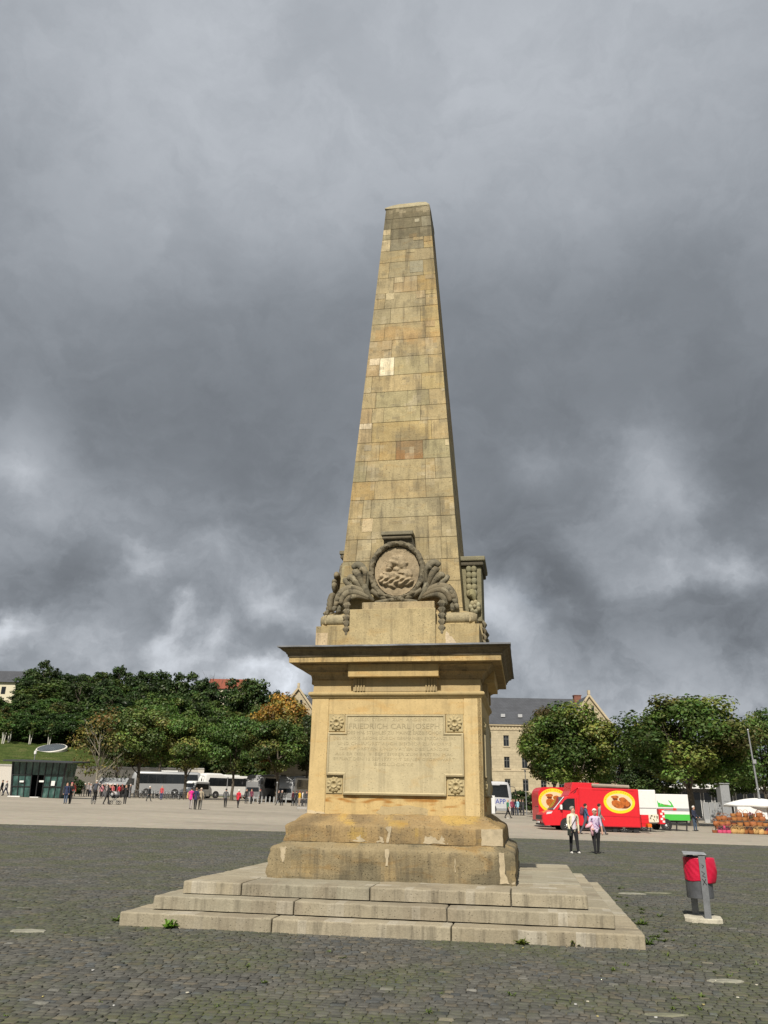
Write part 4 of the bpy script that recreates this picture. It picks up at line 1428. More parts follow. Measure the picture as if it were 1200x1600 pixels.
for i, (u, v, Y, w, lab) in enumerate(((78, 1050, 236, 52, 'dark crest tree right of the tall one beside the house'), (108, 1050, 238, 50, 'dark crest tree midway to the domed one'), (136, 1047, 240, 48, 'dark crest tree just left of the domed one'),
        (196, 1045, 240, 48, 'dark crest tree just right of the domed one'), (256, 1046, 242, 52, 'dark crest tree right of the wide one'), (306, 1056, 240, 44, 'dark crest tree below the bare tree'),
        (353, 1055, 236, 58, 'low crest tree before the left part of the red roof'), (379, 1056, 233, 62, 'low crest tree before the middle of the red roof'), (425, 1076, 232, 50, 'crest tree right of the red roof'), (455, 1084, 230, 44, 'crest tree above the autumn tree'),
        (18, 1068, 214, 40, 'dark tree before the slate roofed house'))):
    hill_put(lab, u, v, 0, Y, w, (0, 1, 2, 0, 1)[i % 5], (.85, .9, .9) if i % 2 else (.7, .78, .75))
def hill_at(u, v):
    r = ray(u, v); t = 118.0 / r.y
    for _ in range(4000):
        p = CAM + r * t
        if p.y > hill_start(p.x) + 1 and p.z < hill_z(p.x, p.y): return p
        t += .1
    return CAM + r * (150 / r.y)
rs2 = random.Random(9)
for row in range(3):
    for i in range(15):
        u = -6 + i * 11.5 + rs2.uniform(-4, 4); v = (1153, 1138, 1122)[row] + u * .08 + rs2.uniform(-4, 4)
        p = hill_at(u, v)
        k = rs2.randrange(5); q = rs2.uniform(.8, 1.7)
        tree('hill_bush', ['mid green bush at the lower edge of the wood, above the grass', 'dark bush in the lower part of the wood', 'leafy bush in the left part of the wood'][row], p.x, p.y, rs2.uniform(3.2, 6), rs2.uniform(4.5, 7.5), CR_H[k], TR[0],
             (q * .9, q * 1.05, q * .9), ['bushes at the lower edge of the wood', 'bushes in the lower wood', 'bushes higher in the left wood'][row], rs2.uniform(0, 6), z=p.z - .3)
# bare tree on the crest
b = make_trunk(91, 12, 1.0, 9, .20, 16, M_BARK, .2, 6, .8)
t = thing('bare_tree', 'leafless dead tree sticking up above the hill crest', 'tree', (gx(318, 243), 243, hill_z(gx(318, 243), 243)))
H = P(318, 1040, 243).z - t.location.z
t.scale = (.95, .95, H / 11.2)
link('trunk', b, t)

# young staked trees on the grass slope
sap = make_crown(95, 2.2, 3.6, 1.3, 16, 40, .28, [G3, G4, G2])
for i, (u, v) in enumerate(((4, 1160), (14, 1157), (46, 1159), (76, 1162))):
    Y = 131 + i * .8
    p = hill_at(u, v + 3); Y = p.y; z = p.z
    t = thing('young_tree', 'young tree with whitewashed stem on the grass slope, ' + ['first from the left edge', 'second from the left edge', 'third from the left edge', 'just above the oval skylight'][i], 'tree', (p.x, Y, z), i * 1.3, 'young trees on the grass slope')
    m = MB()
    for k in range(3): m.tube([(math.cos(k * 2.1) * .12, math.sin(k * 2.1) * .12, -.1), (math.cos(k * 2.1) * .3, math.sin(k * 2.1) * .3, 1.9)], [.09, .05], 6)
    m.build('trunk', paint('whitewashed bark', (.55, .54, .48), .9), t)
    link('crown', sap, t)
    t.scale = (1.1, 1.1, 1.1)

# ------------------------------------------------------------------ buildings
def facade(b, x0, x1, z0, z1, y, openings, depth=.22, m=0, c=(1, 1, 1)):
    """a wall facing -y with real openings and reveals"""
    xs_ = sorted({x0, x1} | {o[0] for o in openings} | {o[1] for o in openings})
    zs_ = sorted({z0, z1} | {o[2] for o in openings} | {o[3] for o in openings})
    for i in range(len(xs_) - 1):
        for j in range(len(zs_) - 1):
            mx_, mz_ = (xs_[i] + xs_[i + 1]) / 2, (zs_[j] + zs_[j + 1]) / 2
            if any(o[0] < mx_ < o[1] and o[2] < mz_ < o[3] for o in openings): continue
            b.add([(xs_[i], y, zs_[j]), (xs_[i + 1], y, zs_[j]), (xs_[i + 1], y, zs_[j + 1]), (xs_[i], y, zs_[j + 1])], [(0, 1, 2, 3)], m, c)
    for a, e, lo, hi in openings:
        q = [(a, lo), (e, lo), (e, hi), (a, hi)]
        for (p0, p1) in zip(q, q[1:] + q[:1]):
            b.add([(p0[0], y, p0[1]), (p1[0], y, p1[1]), (p1[0], y + depth, p1[1]), (p0[0], y + depth, p0[1])], [(0, 1, 2, 3)], m, c)

def block_wall(name, col, mortar, sx=.9, sz=.42):
    m, t = new_mat(name)
    oc = t.n('ShaderNodeTexCoord').outputs['Object']
    sp = t.n('ShaderNodeSeparateXYZ', inp={0: oc})
    cb = t.n('ShaderNodeCombineXYZ', inp={0: t.math('ADD', sp.outputs[0], sp.outputs[1]), 1: sp.outputs[2]})
    br = t.n('ShaderNodeTexBrick', inp={'Vector': cb.outputs[0], 'Color1': tuple(col) + (1,), 'Color2': tuple(k * .86 for k in col) + (1,), 'Mortar': tuple(mortar) + (1,),
             'Scale': 1.0, 'Mortar Size': .02, 'Brick Width': sx, 'Row Height': sz, 'Bias': 0.0})
    n = t.noise(oc, .6, 6, .65)['Fac']; n2 = t.noise(oc, 7, 4, .6)['Fac']
    k = t.smooth(t.math('ADD', t.math('MULTIPLY', n, .6), t.math('MULTIPLY', n2, .4)), .3, .7, .78, 1.15)
    s = t.vmath('SCALE', br.outputs['Color']); t.link(k, s.node.inputs['Scale'])
    b = principled(t, Base_Color=s, Roughness=.95)
    bump(t, b, br.outputs['Fac'], -.3, .02)
    return m
M_BW = block_wall('pale yellow ashlar', (.46, .395, .265), (.33, .28, .19))
M_TRIM = paint('sandstone trim', (.44, .37, .25), .9, var=.15)
M_SLATE = block_wall('dark slate', (.075, .08, .092), (.045, .048, .055), .5, .3)
M_GLASS = paint('dark window glass', (.015, .018, .02), .08, var=.3)
M_WHITE = paint('white paint', (.72, .72, .70), .5, var=.06)
M_GREY = paint('grey paint', (.27, .28, .29), .6, var=.1)
M_DARK = paint('near black paint', (.02, .02, .022), .5, var=.2)
M_STEEL = paint('galvanised steel', (.36, .37, .38), .45, .7, var=.15)

YB = 136.0
bx = gx(700, YB)
bz = g(bx, YB)
bar = thing('barracks_building', 'long pale stone barracks with slate roof and pointed gables behind the obelisk', 'building', (bx, YB, bz))
xl, xr = gx(450, YB) - bx, gx(952, YB) - bx
eav = P(800, 1132, YB).z - bz
rid = P(800, 1090.5, YB + 7).z - bz
rows_v = [(1149, 1166), (1182.5, 1200), (1217, 1236)]
wins = []
step_u = 28.3
cols_u = [794 + step_u * k for k in range(-11, 4)]
for v0, v1 in rows_v:
    za, zb = P(800, v1, YB).z - bz, P(800, v0, YB).z - bz
    for u in cols_u:
        xc = gx(u, YB) - bx
        wins.append((xc - .46, xc + .46, za, zb))
b = MB()
facade(b, xl, xr, -1, eav, 0, wins)
b.box(xl, xr, .25, 14, -1, eav, 0, (1, 1, 1))
wall = b.build('wall', M_BW, bar)
b = MB()
zc_ = P(800, 1204, YB).z - bz
b.box(xl, xr, -.07, .1, zc_ - .12, zc_ + .12)
b.box(xl, xr, -.28, .1, eav - .22, eav)
b.box(xl, xr, -.10, .1, eav - .95, eav - .80)
k = xl
while k < xr:
    b.box(k, k + .25, -.14, .05, eav - .80, eav - .42); k += .55
b.build('string_course', M_TRIM, wall)
wm = None
for (a, e, lo, hi) in wins:
    if wm is None:
        q = MB(); q.box(-.46, .46, 0, .02, 0, hi - lo); pane_me = q.mesh('window', M_GLASS)
        q = MB(); hh = hi - lo
        for xx0, xx1, zz0, zz1 in ((-.46, -.40, 0, hh), (.40, .46, 0, hh), (-.03, .03, 0, hh), (-.40, .40, hh * .64, hh * .64 + .06), (-.4, .4, 0, .06), (-.4, .4, hh - .06, hh)):
            q.box(xx0, xx1, -.05, -.002, zz0, zz1)
        fr_me = q.mesh('frame', paint('grey window frame', (.16, .16, .15), .6))
        q = MB(); q.box(-.62, .62, -.30, -.19, -.16, -.01); sill_me = q.mesh('sill', M_TRIM)
        wm = True
    o = link('window', pane_me, bar, ((a + e) / 2, .20, lo))
    link('frame', fr_me, o); link('sill', sill_me, o)
b = MB()
ov = .35
b.prism([(-ov, eav + .003), (7, rid), (14 + ov, eav + .003)], xl + 2, xr - 2, 'x')
roof = b.build('roof', M_SLATE, bar)
for u in (792, 820, 847, 872):
    s = MB(); xx = gx(u, YB) - bx
    zz = eav + (rid - eav) * .27; yy = -ov + (7 + ov) * .27
    s.box(xx - .35, xx + .35, yy - .45, yy + .3, zz - .1, zz + .42)
    s.build('skylight', paint('pale skylight', (.4, .41, .42), .3), roof)
s = MB(); cxx = P(902, 1092, YB + 6).x - bx
s.box(cxx - .6, cxx + .6, 5.6, 6.8, rid - 1.2, rid + .45); s.box(cxx - .7, cxx + .7, 5.5, 6.9, rid + .45, rid + .55)
s.build('chimney', paint('dull red brick', (.20, .085, .06), .9), roof)

def wing(ua, hw, va, yo):
    ap = P(ua, va, YB - yo)
    xa, za = ap.x - bx, ap.z - bz
    b = MB()
    wz = eav
    aw = [(xa - .75, xa - .32, wz + 1.55, wz + 3.2), (xa + .32, xa + .75, wz + 1.55, wz + 3.2)]
    ops = [(xa - .46 + q, xa + .46 + q, w_[2], w_[3]) for q in (-1.7, 1.7) for w_ in wins[::len(cols_u)]]
    facade(b, xa - hw, xa + hw, -1, wz, -yo, ops)
    b.box(xa - hw, xa + hw, -yo + .25, .2, -1, wz)
    b.prism([(xa - hw, wz), (xa + hw, wz), (xa, za - .25)], -yo + .003, 10, 'y')
    w = b.build('gable_wing', M_BW, bar)
    for (a, e, lo, hi) in ops:
        o = link('window', pane_me, bar, ((a + e) / 2, -yo + .20, lo))
        link('frame', fr_me, o); link('sill', sill_me, o)
    for a, e, lo, hi in aw:
        q = MB(); c_ = (a + e) / 2; r_ = (e - a) / 2
        pts = [(a, lo), (e, lo)] + [(c_ + r_ * math.cos(t), hi - r_ + r_ * math.sin(t)) for t in [PI * i / 8 for i in range(9)]]
        q.prism(pts, -yo - .03, -yo + .1, 'y'); q.build('arched_window', M_GLASS, w)
    b = MB()
    sl = (za - wz) / hw
    for s in (-1, 1):
        x0, x1 = xa, xa + s * (hw + .45)
        z0, z1 = za, za - sl * (hw + .45)
        vs = [(x0, -yo - .3, z0), (x1, -yo - .3, z1), (x1, 10, z1), (x0, 10, z0), (x0, -yo - .3, z0 - .22), (x1, -yo - .3, z1 - .22), (x1, 10, z1 - .22), (x0, 10, z0 - .22)]
        b.add(vs, [(0, 1, 2, 3), (7, 6, 5, 4), (0, 4, 5, 1), (2, 6, 7, 3), (1, 5, 6, 2)])
    r_ = b.build('roof', M_SLATE, bar)
    b = MB()
    for s in (-1, 1):
        x1 = xa + s * (hw + .35); z1 = za - sl * (hw + .35)
        b.add([(xa, -yo - .36, za + .25), (x1, -yo - .36, z1 + .25), (x1, -yo - .36, z1 - .25), (xa, -yo - .36, za - .25), (xa, -yo + .1, za + .25), (x1, -yo + .1, z1 + .25), (x1, -yo + .1, z1 - .25), (xa, -yo + .1, za - .25)],
              [(0, 1, 2, 3), (7, 6, 5, 4), (0, 4, 5, 1), (3, 2, 6, 7), (1, 5, 6, 2)])
    b.box(xa - .2, xa + .2, -yo - .4, -yo + .12, za + .1, za + .75)
    b.build('verge_stone', M_TRIM, w)
wing(919.6, 3.6, 1086, 1.5)
wing(466.7, 3.9, 1074.7, 2.0)

# hilltop house at the left edge, and the red roof over the crest
Y = 222
p = P(4, 1105, Y); hz = hill_z(p.x, Y)
h1 = thing('hilltop_house', 'cream house with dark slate roof on the hilltop at the left edge', 'building', (p.x - 6, Y, hz - 1))
zt = P(4, 1047, Y).z - hz + 1; ze = P(4, 1066, Y).z - hz + 1
b = MB(); b.box(-9, 8.6, 0, 9, 0, ze); wl = b.build('wall', paint('cream plaster', (.62, .57, .43), .9), h1)
b = MB(); b.prism([(-.7, ze), (4.5, zt + .4), (9.7, ze)], -10, 9.5, 'x'); b.build('roof', M_SLATE, h1)
for i in range(4):
    b = MB(); x0 = -6 + i * 3.6; b.box(x0, x0 + 1.2, -.04, .05, ze - 3.2, ze - 1.2); b.build('window', M_GLASS, h1)
b = MB(); b.tube([(8.9, -.4, -2), (8.9, -.4, ze)], .12, 7); b.build('drainpipe', M_DARK, h1)
Y = 262
p0, p1 = P(326, 1070, Y), P(385, 1072, Y); hz = hill_z((p0.x + p1.x) / 2, Y)
h2 = thing('red_roofed_house', 'long house whose red tiled roof shows over the hill crest', 'building', ((p0.x + p1.x) / 2, Y, hz))
w2 = (p1.x - p0.x) / 2; ze = p0.z - hz - 1.2; zt = P(350, 1061, Y + 4).z - hz
b = MB(); b.box(-w2, w2, 0, 8, 0, ze); b.build('wall', MATS['cream plaster'], h2)
b = MB(); b.prism([(-.5, ze), (4, zt), (8.5, ze)], -w2 - .5, w2 + .5, 'x'); b.build('roof', paint('red roof tiles', (.22, .062, .035), .85, var=.3), h2)

# pale retaining wall under the grass, left
Y = 121
x0, x1 = gx(-60, Y), -33.0
b = MB()
n = 24
for i in range(n):
    xa, xb = x0 + (x1 - x0) * i / n, x0 + (x1 - x0) * (i + 1) / n
    ya, yb = hill_start(xa) - 2, hill_start(xb) - 2
    zt = P(150, 1199, ya).z
    for lo, hi, dd, cc_ in ((g(xa, ya) - .5, zt, 0, jit((.50, .47, .42), .05)), (zt, zt + .22, .08, (.36, .35, .33))):
        vs = [(xa, ya - dd, lo), (xb, yb - dd, lo), (xb, yb - dd, hi), (xa, ya - dd, hi), (xa, ya + .5, lo), (xb, yb + .5, lo), (xb, yb + .5, hi), (xa, ya + .5, hi)]
        b.add(vs, [(0, 1, 2, 3), (7, 6, 5, 4), (3, 2, 6, 7), (0, 4, 5, 1), (0, 3, 7, 4), (1, 5, 6, 2)], 0, cc_)
tag(b.build('retaining_wall', paint('pale concrete', (.5, .47, .42), .9, use_attr=True), None), 'long pale concrete retaining wall under the grass slope', 'wall')

# oval skylight on the slope
p = hill_at(80, 1173)
sk = thing('oval_skylight', 'oval glass skylight with pale rim lying on the grass slope', 'skylight', (p.x, p.y, p.z + .38), -.12)
b = MB(); b.lathe([(2.72, -.5), (2.75, .05), (2.62, .16), (2.5, .16), (2.45, 0)], 40, sy=.85); b.build('rim', paint('pale rim', (.62, .60, .55), .7), sk)
b = MB(); b.lathe([(2.48, .1), (2.3, .22), (1.5, .36), (.6, .43), (.05, .44)], 40, sy=.85); d_ = b.build('dome', paint('blue grey glazing', (.055, .07, .085), .85, var=.3), sk, smooth=True)
b = MB()
for i in range(-6, 7):
    xx = i * .37; L_ = 2.05 * math.sqrt(max(0, 1 - (xx / 2.45) ** 2))
    b.tube([(xx, -L_ * .98, .12 + .22 * (1 - abs(i) / 6.5)), (xx, 0, .22 + .25 * (1 - (i / 6.5) ** 2)), (xx, L_ * .98, .12 + .22 * (1 - abs(i) / 6.5))], .028, 5)
b.build('glazing_bars', M_STEEL, d_)
sk.rotation_euler.x = .20 + math.atan((hill_z(p.x, p.y + 2) - hill_z(p.x, p.y - 2)) / 4)

# glass pavilion
Y = 92
xa, xb = gx(13, Y), gx(98, Y); xm = (xa + xb) / 2; gz = g(xm, Y)
pv = thing('glass_pavilion', 'glass pavilion with leaning walls and a thin dark overhanging roof', 'building', (xm, Y, gz), 0)
hw = (xb - xa) / 2; ht = P(60, 1191, Y).z - gz
b = MB()
b.add([(-hw - .55, -1.6, ht), (hw + 1.1, -1.6, ht - .10), (hw + 1.1, 4, ht + .15), (-hw - .55, 4, ht + .25), (-hw - .55, -1.6, ht + .16), (hw + 1.1, -1.6, ht - .02), (hw + 1.1, 4, ht + .3), (-hw - .55, 4, ht + .42)],
      [(3, 2, 1, 0), (4, 5, 6, 7), (0, 1, 5, 4), (1, 2, 6, 5), (2, 3, 7, 6), (3, 0, 4, 7)])
b.build('roof', paint('dark roof metal', (.03, .032, .035), .5), pv)
def lean(u, z): return u * hw * (.90 + .10 * (z / ht))
m_teal, t_ = new_mat('teal glazing')
oc = t_.n('ShaderNodeTexCoord').outputs['Object']
n_ = t_.noise(t_.vmath('MULTIPLY', oc, (1.2, 1, .7)), 1.4, 4, .6)['Fac']
b_ = principled(t_, Base_Color=t_.ramp(n_, [(.35, (.012, .03, .028)), (.55, (.04, .10, .09)), (.7, (.10, .17, .155))]), Roughness=.08)
for i in range(8):
    if i in (3, 4): continue
    u0, u1 = -1 + i / 4, -1 + (i + 1) / 4
    b = MB()
    b.add([(lean(u0, 0), 0, 0), (lean(u1, 0), 0, 0), (lean(u1, ht), -.25, ht), (lean(u0, ht), -.25, ht), (lean(u0, 0), .06, 0), (lean(u1, 0), .06, 0), (lean(u1, ht), -.19, ht), (lean(u0, ht), -.19, ht)],
          [(0, 1, 2, 3), (7, 6, 5, 4), (0, 4, 5, 1), (2, 6, 7, 3), (0, 3, 7, 4), (1, 5, 6, 2)])
    b.build('glass_panel', m_teal, pv)
b = MB()
b.add([(lean(-.25, 2.35), -.17, 2.35), (lean(.25, 2.35), -.17, 2.35), (lean(.25, ht), -.25, ht), (lean(-.25, ht), -.25, ht)], [(0, 1, 2, 3)])
b.build('glass_panel', m_teal, pv)
for sx_ in (-1, 1):
    b = MB(); b.add([(lean(sx_, 0), 0, 0), (lean(sx_, 0), 3, 0), (lean(sx_, ht), 3, ht), (lean(sx_, ht), -.25, ht)], [(0, 1, 2, 3)]); b.build('side_glass', m_teal, pv)
b = MB(); b.box(-hw * .9, hw * .9, 2.9, 3, 0, ht); b.box(-hw * .88, hw * .88, .3, 2.9, 0, .03); b.build('inner_wall', M_DARK, pv)
for i in range(9):
    u = -1 + i / 4
    b = MB(); b.tube([(lean(u, 0), -.04, 0), (lean(u, ht), -.29, ht)], .055 if i not in (0, 8) else .11, 6); b.build('post', M_DARK, pv)
b = MB()
for z in (1.15, 2.35):
    b.box(lean(-1, z), lean(-.27, z), -.12 - .07 * z, -.05 - .07 * z, z - .03, z + .03); b.box(lean(.27, z), lean(1, z), -.12 - .07 * z, -.05 - .07 * z, z - .03, z + .03)
b.build('rail', M_DARK, pv)
for x_, z_, w_ in ((-1.9, 1.55, .45), (.25, 1.6, .5), (1.6, 1.25, .4)):
    b = MB(); b.box(x_, x_ + w_, -.30, -.27, z_, z_ + (.18 if w_ > .42 else .5)); b.build('notice', M_WHITE, pv)
b = MB()
b.box(-hw * .95, -hw * .5, -.6, -.15, 0, .14); b.box(-.4, .55, -.6, -.15, 0, .08)
b.build('threshold', M_WHITE, pv)

# grey market kiosk with a pale strip, and a low hall behind the trees on the right
Y = 116
xa, xb = gx(157, Y), gx(196, Y); gz = g(xa, Y)
kk = thing('grey_kiosk', 'low grey kiosk with white letter strip in front of the retaining wall', 'kiosk', ((xa + xb) / 2, Y, gz))
hw = (xb - xa) / 2; zt = P(170, 1215, Y).z - gz
b = MB(); b.box(-hw, hw, 0, 2.4, 0, zt - .8); b.build('body', M_DARK, kk)
b = MB(); b.prism([(-1.2, zt - .95), (-1.2, zt - .8), (0, zt), (2.6, zt), (2.6, zt - .9)], -hw - .2, hw + .2, 'x'); aw = b.build('awning', M_GREY, kk)
b = MB(); b.box(-.6, .6, -1.23, -1.2, zt - .92, zt - .80); b.build('letter_strip', M_WHITE, aw)
Y = 112
xa, xb = gx(1040, Y), gx(1260, Y); gz = g((xa + xb) / 2, Y)
hl = thing('market_hall', 'low white hall with dark glazed front behind the trees on the right', 'building', ((xa + xb) / 2, Y, gz))
hw = (xb - xa) / 2; zt = P(1120, 1233, Y).z - gz
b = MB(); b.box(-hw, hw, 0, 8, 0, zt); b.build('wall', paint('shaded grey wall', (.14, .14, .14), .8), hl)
b = MB(); b.box(-hw - .5, hw + .5, -1.5, 8.5, zt, zt + .55); b.build('roof', M_WHITE, hl)
for i in range(12):
    x_ = -hw + .8 + i * (2 * hw - 1.6) / 12
    b = MB(); b.box(x_, x_ + .95, -.05, .02, .3, zt - .5); w_ = b.build('window', M_GLASS, hl)
    b = MB(); b.box(x_ - .06, x_, -.08, .02, .3, zt - .5); b.box(x_ + .95, x_ + 1.01, -.08, .02, .3, zt - .5); b.build('frame', M_WHITE, w_)
Y = 96
xa, xb = gx(1127, Y), gx(1141, Y); gz = g(xa, Y)
tw = thing('white_kiosk', 'narrow white kiosk tower with a grey window behind the stall canopy', 'kiosk', ((xa + xb) / 2, Y, gz))
hw = (xb - xa) / 2; zt = P(1134, 1225, Y).z - gz
b = MB(); b.box(-hw, hw, 0, 1.2, 0, zt); b.box(-hw - .1, hw + .1, -.1, 1.3, zt, zt + .1); b.build('body', paint('shade darkened white panel', (.27, .28, .29), .7), tw)  # white darkened in the colour to stand for shade on the kiosk
b = MB(); b.box(-hw * .6, hw * .6, -.03, .02, zt * .55, zt * .75); b.build('window', M_GREY, tw)
for i, u in enumerate((1050, 1100)):
    Y = 92
    xa = gx(u - 3, Y); gz = g(xa, Y)
    dd = thing('folding_screen', ['grey white folding screen left of the thick tree trunk', 'white framed folding screen between the two tree trunks'][i], 'screen', (xa, Y, gz), .1)
    for k in range(2 + i):
        b = MB(); x_ = k * .72
        for q in ((x_, x_ + .06, 0, 2.1), (x_ + .6, x_ + .66, 0, 2.1), (x_, x_ + .66, 2.04, 2.1), (x_, x_ + .66, .0, .35)): b.box(q[0], q[1], 0, .05, q[2], q[3])
        lf = b.build('leaf_panel', paint('shade darkened white frame', (.38, .39, .39), .6), dd)  # shade on the screens is put into their darkened white
        b = MB(); b.box(x_ + .06, x_ + .6, .01, .03, .35, 2.04); b.build('pane', M_GREY, lf)

# shrubs in front of the barracks
for i, (u, Y, H, W, k, lab) in enumerate(((812, 112, 2.9, 4.2, 0, 'dark rounded shrub before the stone wall, nearest the coach'), (829, 110, 2.6, 3.0, 4, 'brownish shrub with a pale stem left of the red stand'), (116, 108, 2.6, 2.2, 1, 'dark bush against the right end of the glass pavilion'))):
    x = gx(u, Y)
    s = thing('shrub', lab, 'shrub', (x, Y, g(x, Y)), i)
    s.scale = (W / 9, W / 9, H / 12)
    link('stem', TR[i], s); o = link('foliage', CR_H[k], s); o.color = (.7, .75, .8, 1)
# ------------------------------------------------------------------ vehicles
M_TYRE = paint('tyre rubber', (.018, .018, .018), .8)
M_RIM = paint('wheel rim', (.42, .43, .44), .4, .6)
M_RED = paint('signal red paint', (.62, .012, .022), .42, var=.05, coat=.3)
M_LAMP = paint('headlamp glass', (.6, .62, .65), .15)

def wheel(parent, x, y, r, w, s):
    """s = -1: outer side towards -y"""
    b = MB()
    b.lathe([(r * .62, -w / 2), (r * .92, -w / 2), (r, -w / 4), (r, w / 4), (r * .92, w / 2), (r * .62, w / 2)], 22, (x, y, r), 'y')
    t = b.build('wheel', M_TYRE, parent, smooth=40)
    b = MB()
    yo = y + s * w * .49
    b.lathe([(r * .64, 0), (r * .58, -s * .03), (r * .40, -s * .05), (r * .22, s * .03), (r * .02, s * .04)], 22, (x, yo, r), 'y')
    for k in range(8):
        a = 2 * PI * k / 8
        b.ball((x + r * .5 * math.cos(a), yo + s * .01, r + r * .5 * math.sin(a)), (r * .06, .02, r * .06), 6, 4)
    b.build('rim', M_RIM, t, smooth=50)
    return t

def loft(b, sections, m=0, c=(1, 1, 1), capends=True):
    n = len(sections[0]); o = []
    vs = [p for s in sections for p in s]
    fs = [(i * n + j, i * n + (j + 1) % n, (i + 1) * n + (j + 1) % n, (i + 1) * n + j) for i in range(len(sections) - 1) for j in range(n)]
    if capends:
        fs.append(tuple(range(n - 1, -1, -1))); fs.append(tuple((len(sections) - 1) * n + j for j in range(n)))
    b.add(vs, fs, m, c)

def coach(label, x, y, rz, body_mat, lower_mat=None, L=12.5, H=3.7, W=2.52, high_front=False, lettering=None, group=None):
    """front towards local -x"""
    z = g(x, y)
    t = thing('coach', label, 'coach', (x, y, z), rz, group)
    def sec(xx, zt, zb, w, rr=.28):
        h = w / 2
        return [(xx, -h, zb), (xx, -h, zb + (zt - zb) * .5), (xx, -h * .985, zt - rr), (xx, -h * .93, zt - rr * .35), (xx, -h * .80, zt), (xx, h * .80, zt), (xx, h * .93, zt - rr * .35), (xx, h * .985, zt - rr), (xx, h, zb + (zt - zb) * .5), (xx, h, zb)]
    hf = H + (.28 if high_front else 0)
    b = MB()
    loft(b, [sec(0, H * .62, .5, W * .82), sec(.10, H * .80, .38, W * .93), sec(.45, hf - .08, .34, W), sec(1.0, hf, .34, W), sec(3.4 if high_front else 2, hf, .34, W), sec(4.4 if high_front else 3, H, .34, W), sec(L - .6, H - .02, .34, W), sec(L - .12, H - .25, .36, W * .97), sec(L, H * .8, .5, W * .92)])
    bd = b.build('body', body_mat, t, smooth=40)
    b = MB()
    for s in (-1, 1):
        b.box(.6, L - .3, s * W / 2 - .004, s * W / 2 + .012, .36, .62)
    b.build('skirt', lower_mat or M_GREY, t)
    for s in (-1, 1):
        b = MB()
        yy = s * (W / 2 + .016)
        pts = [(1.25, 1.85), (1.0, 2.35), (1.35, H - .42), (L - .55, H - .42), (L - .30, 1.95)]
        b.prism(pts if s < 0 else pts, min(yy, yy - s * .06), max(yy, yy - s * .06), 'y')
        w = b.build('side_window', M_GLASS, t)
        b = MB()
        for k in range(1, 7):
            xx = 1.4 + (L - 1.9) * k / 7
            b.box(xx - .02, xx + .02, min(yy, yy + s * .006), max(yy, yy + s * .006), 1.95, H - .45)
        b.build('window_joint', M_DARK, w)
    # windscreen wraps the nose
    b = MB()
    loft(b, [[(-.03, -W * .36, 1.35), (.06, -W * .455, 1.35), (.06, W * .455, 1.35), (-.03, W * .36, 1.35)],
             [(.02, -W * .37, 2.3), (.10, -W * .47, 2.3), (.10, W * .47, 2.3), (.02, W * .37, 2.3)],
             [(.33, -W * .37, hf - .38), (.40, -W * .47, hf - .38), (.40, W * .47, hf - .38), (.33, W * .37, hf - .38)]])
    b.build('windscreen', M_GLASS, t)
    b = MB(); b.box(-.04, .3, -W * .40, W * .40, .40, .62); b.build('bumper', lower_mat or M_GREY, t)
    for s in (-1, 1):
        b = MB(); b.ball((.07, s * W * .37, .88), (.08, .20, .10), 8, 6); b.build('headlamp', M_LAMP, t, smooth=True)
        b = MB(); b.tube([(.3, s * W * .47, hf - .5), (-.25, s * W * .60, hf - .62), (-.30, s * W * .60, hf - .9)], .035, 6); b.box(-.36, -.26, s * W * .60 - .11, s * W * .60 + .11, hf - 1.35, hf - .88)
        b.build('mirror', M_DARK, t)
        for xx in (2.6, L - 3.9, L - 2.6):
            bb = MB(); bb.lathe([(.60, -.012), (.60, .012)], 18, (xx, s * (W / 2 + .004), .52), 'y'); bb.build('wheel_arch', M_DARK, t)
            wheel(t, xx, s * (W / 2 - .13), .50, .30, s)
    b = MB(); b.box(L - .06, L + .015, -W * .38, W * .38, H * .5, H - .45); b.build('rear_window', M_GLASS, t)
    for s in (-1, 1):
        b = MB(); b.box(L - .10, L + .01, s * W * .42 - .07, s * W * .42 + .07, .8, 1.5); b.build('tail_lamp', paint('tail lamp red', (.3, .01, .01), .3), t)
    b = MB(); b.box(4.6, 7.2, -.7, .7, H - .02, H + .16); b.build('roof_unit', M_WHITE, t)
    if lettering:
        txt, s_, zz, mt, xx0, side = lettering
        if side == 'front':
            v, f = text_mesh(txt, s_, None, 0, zz, 0, .004)
            b = MB(); b.add([(-.045 + .05 * (q[2] - 2.2) + q[1] * .2, q[0], q[2]) for q in v], f)
        else:
            v, f = text_mesh(txt, s_, None, xx0, zz, W / 2 + .01, .006)
            b = MB(); b.add(v, f)
        b.build('lettering', mt, t)
    return t
M_SILV = paint('silver grey coach paint', (.30, .31, .32), .4, .35, var=.08)
M_SILV2 = paint('mid grey coach paint', (.24, .245, .25), .4, .3, var=.08)
GC = 'coaches parked along the far edge of the square'
def coach_at(label, u, Y, rz, *a, **k):
    x = gx(u, Y)
    return coach(label, x, Y, rz, *a, group=GC, **k)
coach_at('long grey coach behind the olive trees, left of the white van', 203, 135, .14, M_SILV, H=3.75, L=11.0)
coach_at('big white coach with raised front roof facing left behind the trees', 308, 135, .72, M_WHITE, H=3.55, L=12.5, high_front=True)
coach_at('grey coach with white letters in its front window, right of the white coach', 394, 120, 1.22, M_SILV2, H=3.65, W=2.6, lettering=('DUO  LIMA', .34, 2.75, M_WHITE, 0, 'front'))
coach_at('grey coach nearest the pedestal on its left, front to the square', 445, 120, 1.22, M_SILV, H=3.6, W=2.6)
coach_at('white coach with blue letters half hidden by the right side of the pedestal', 795, 100, PI + .18, paint('shaded white coach paint', (.5, .51, .53), .45, var=.08), H=3.6, L=12.0, lettering=None)

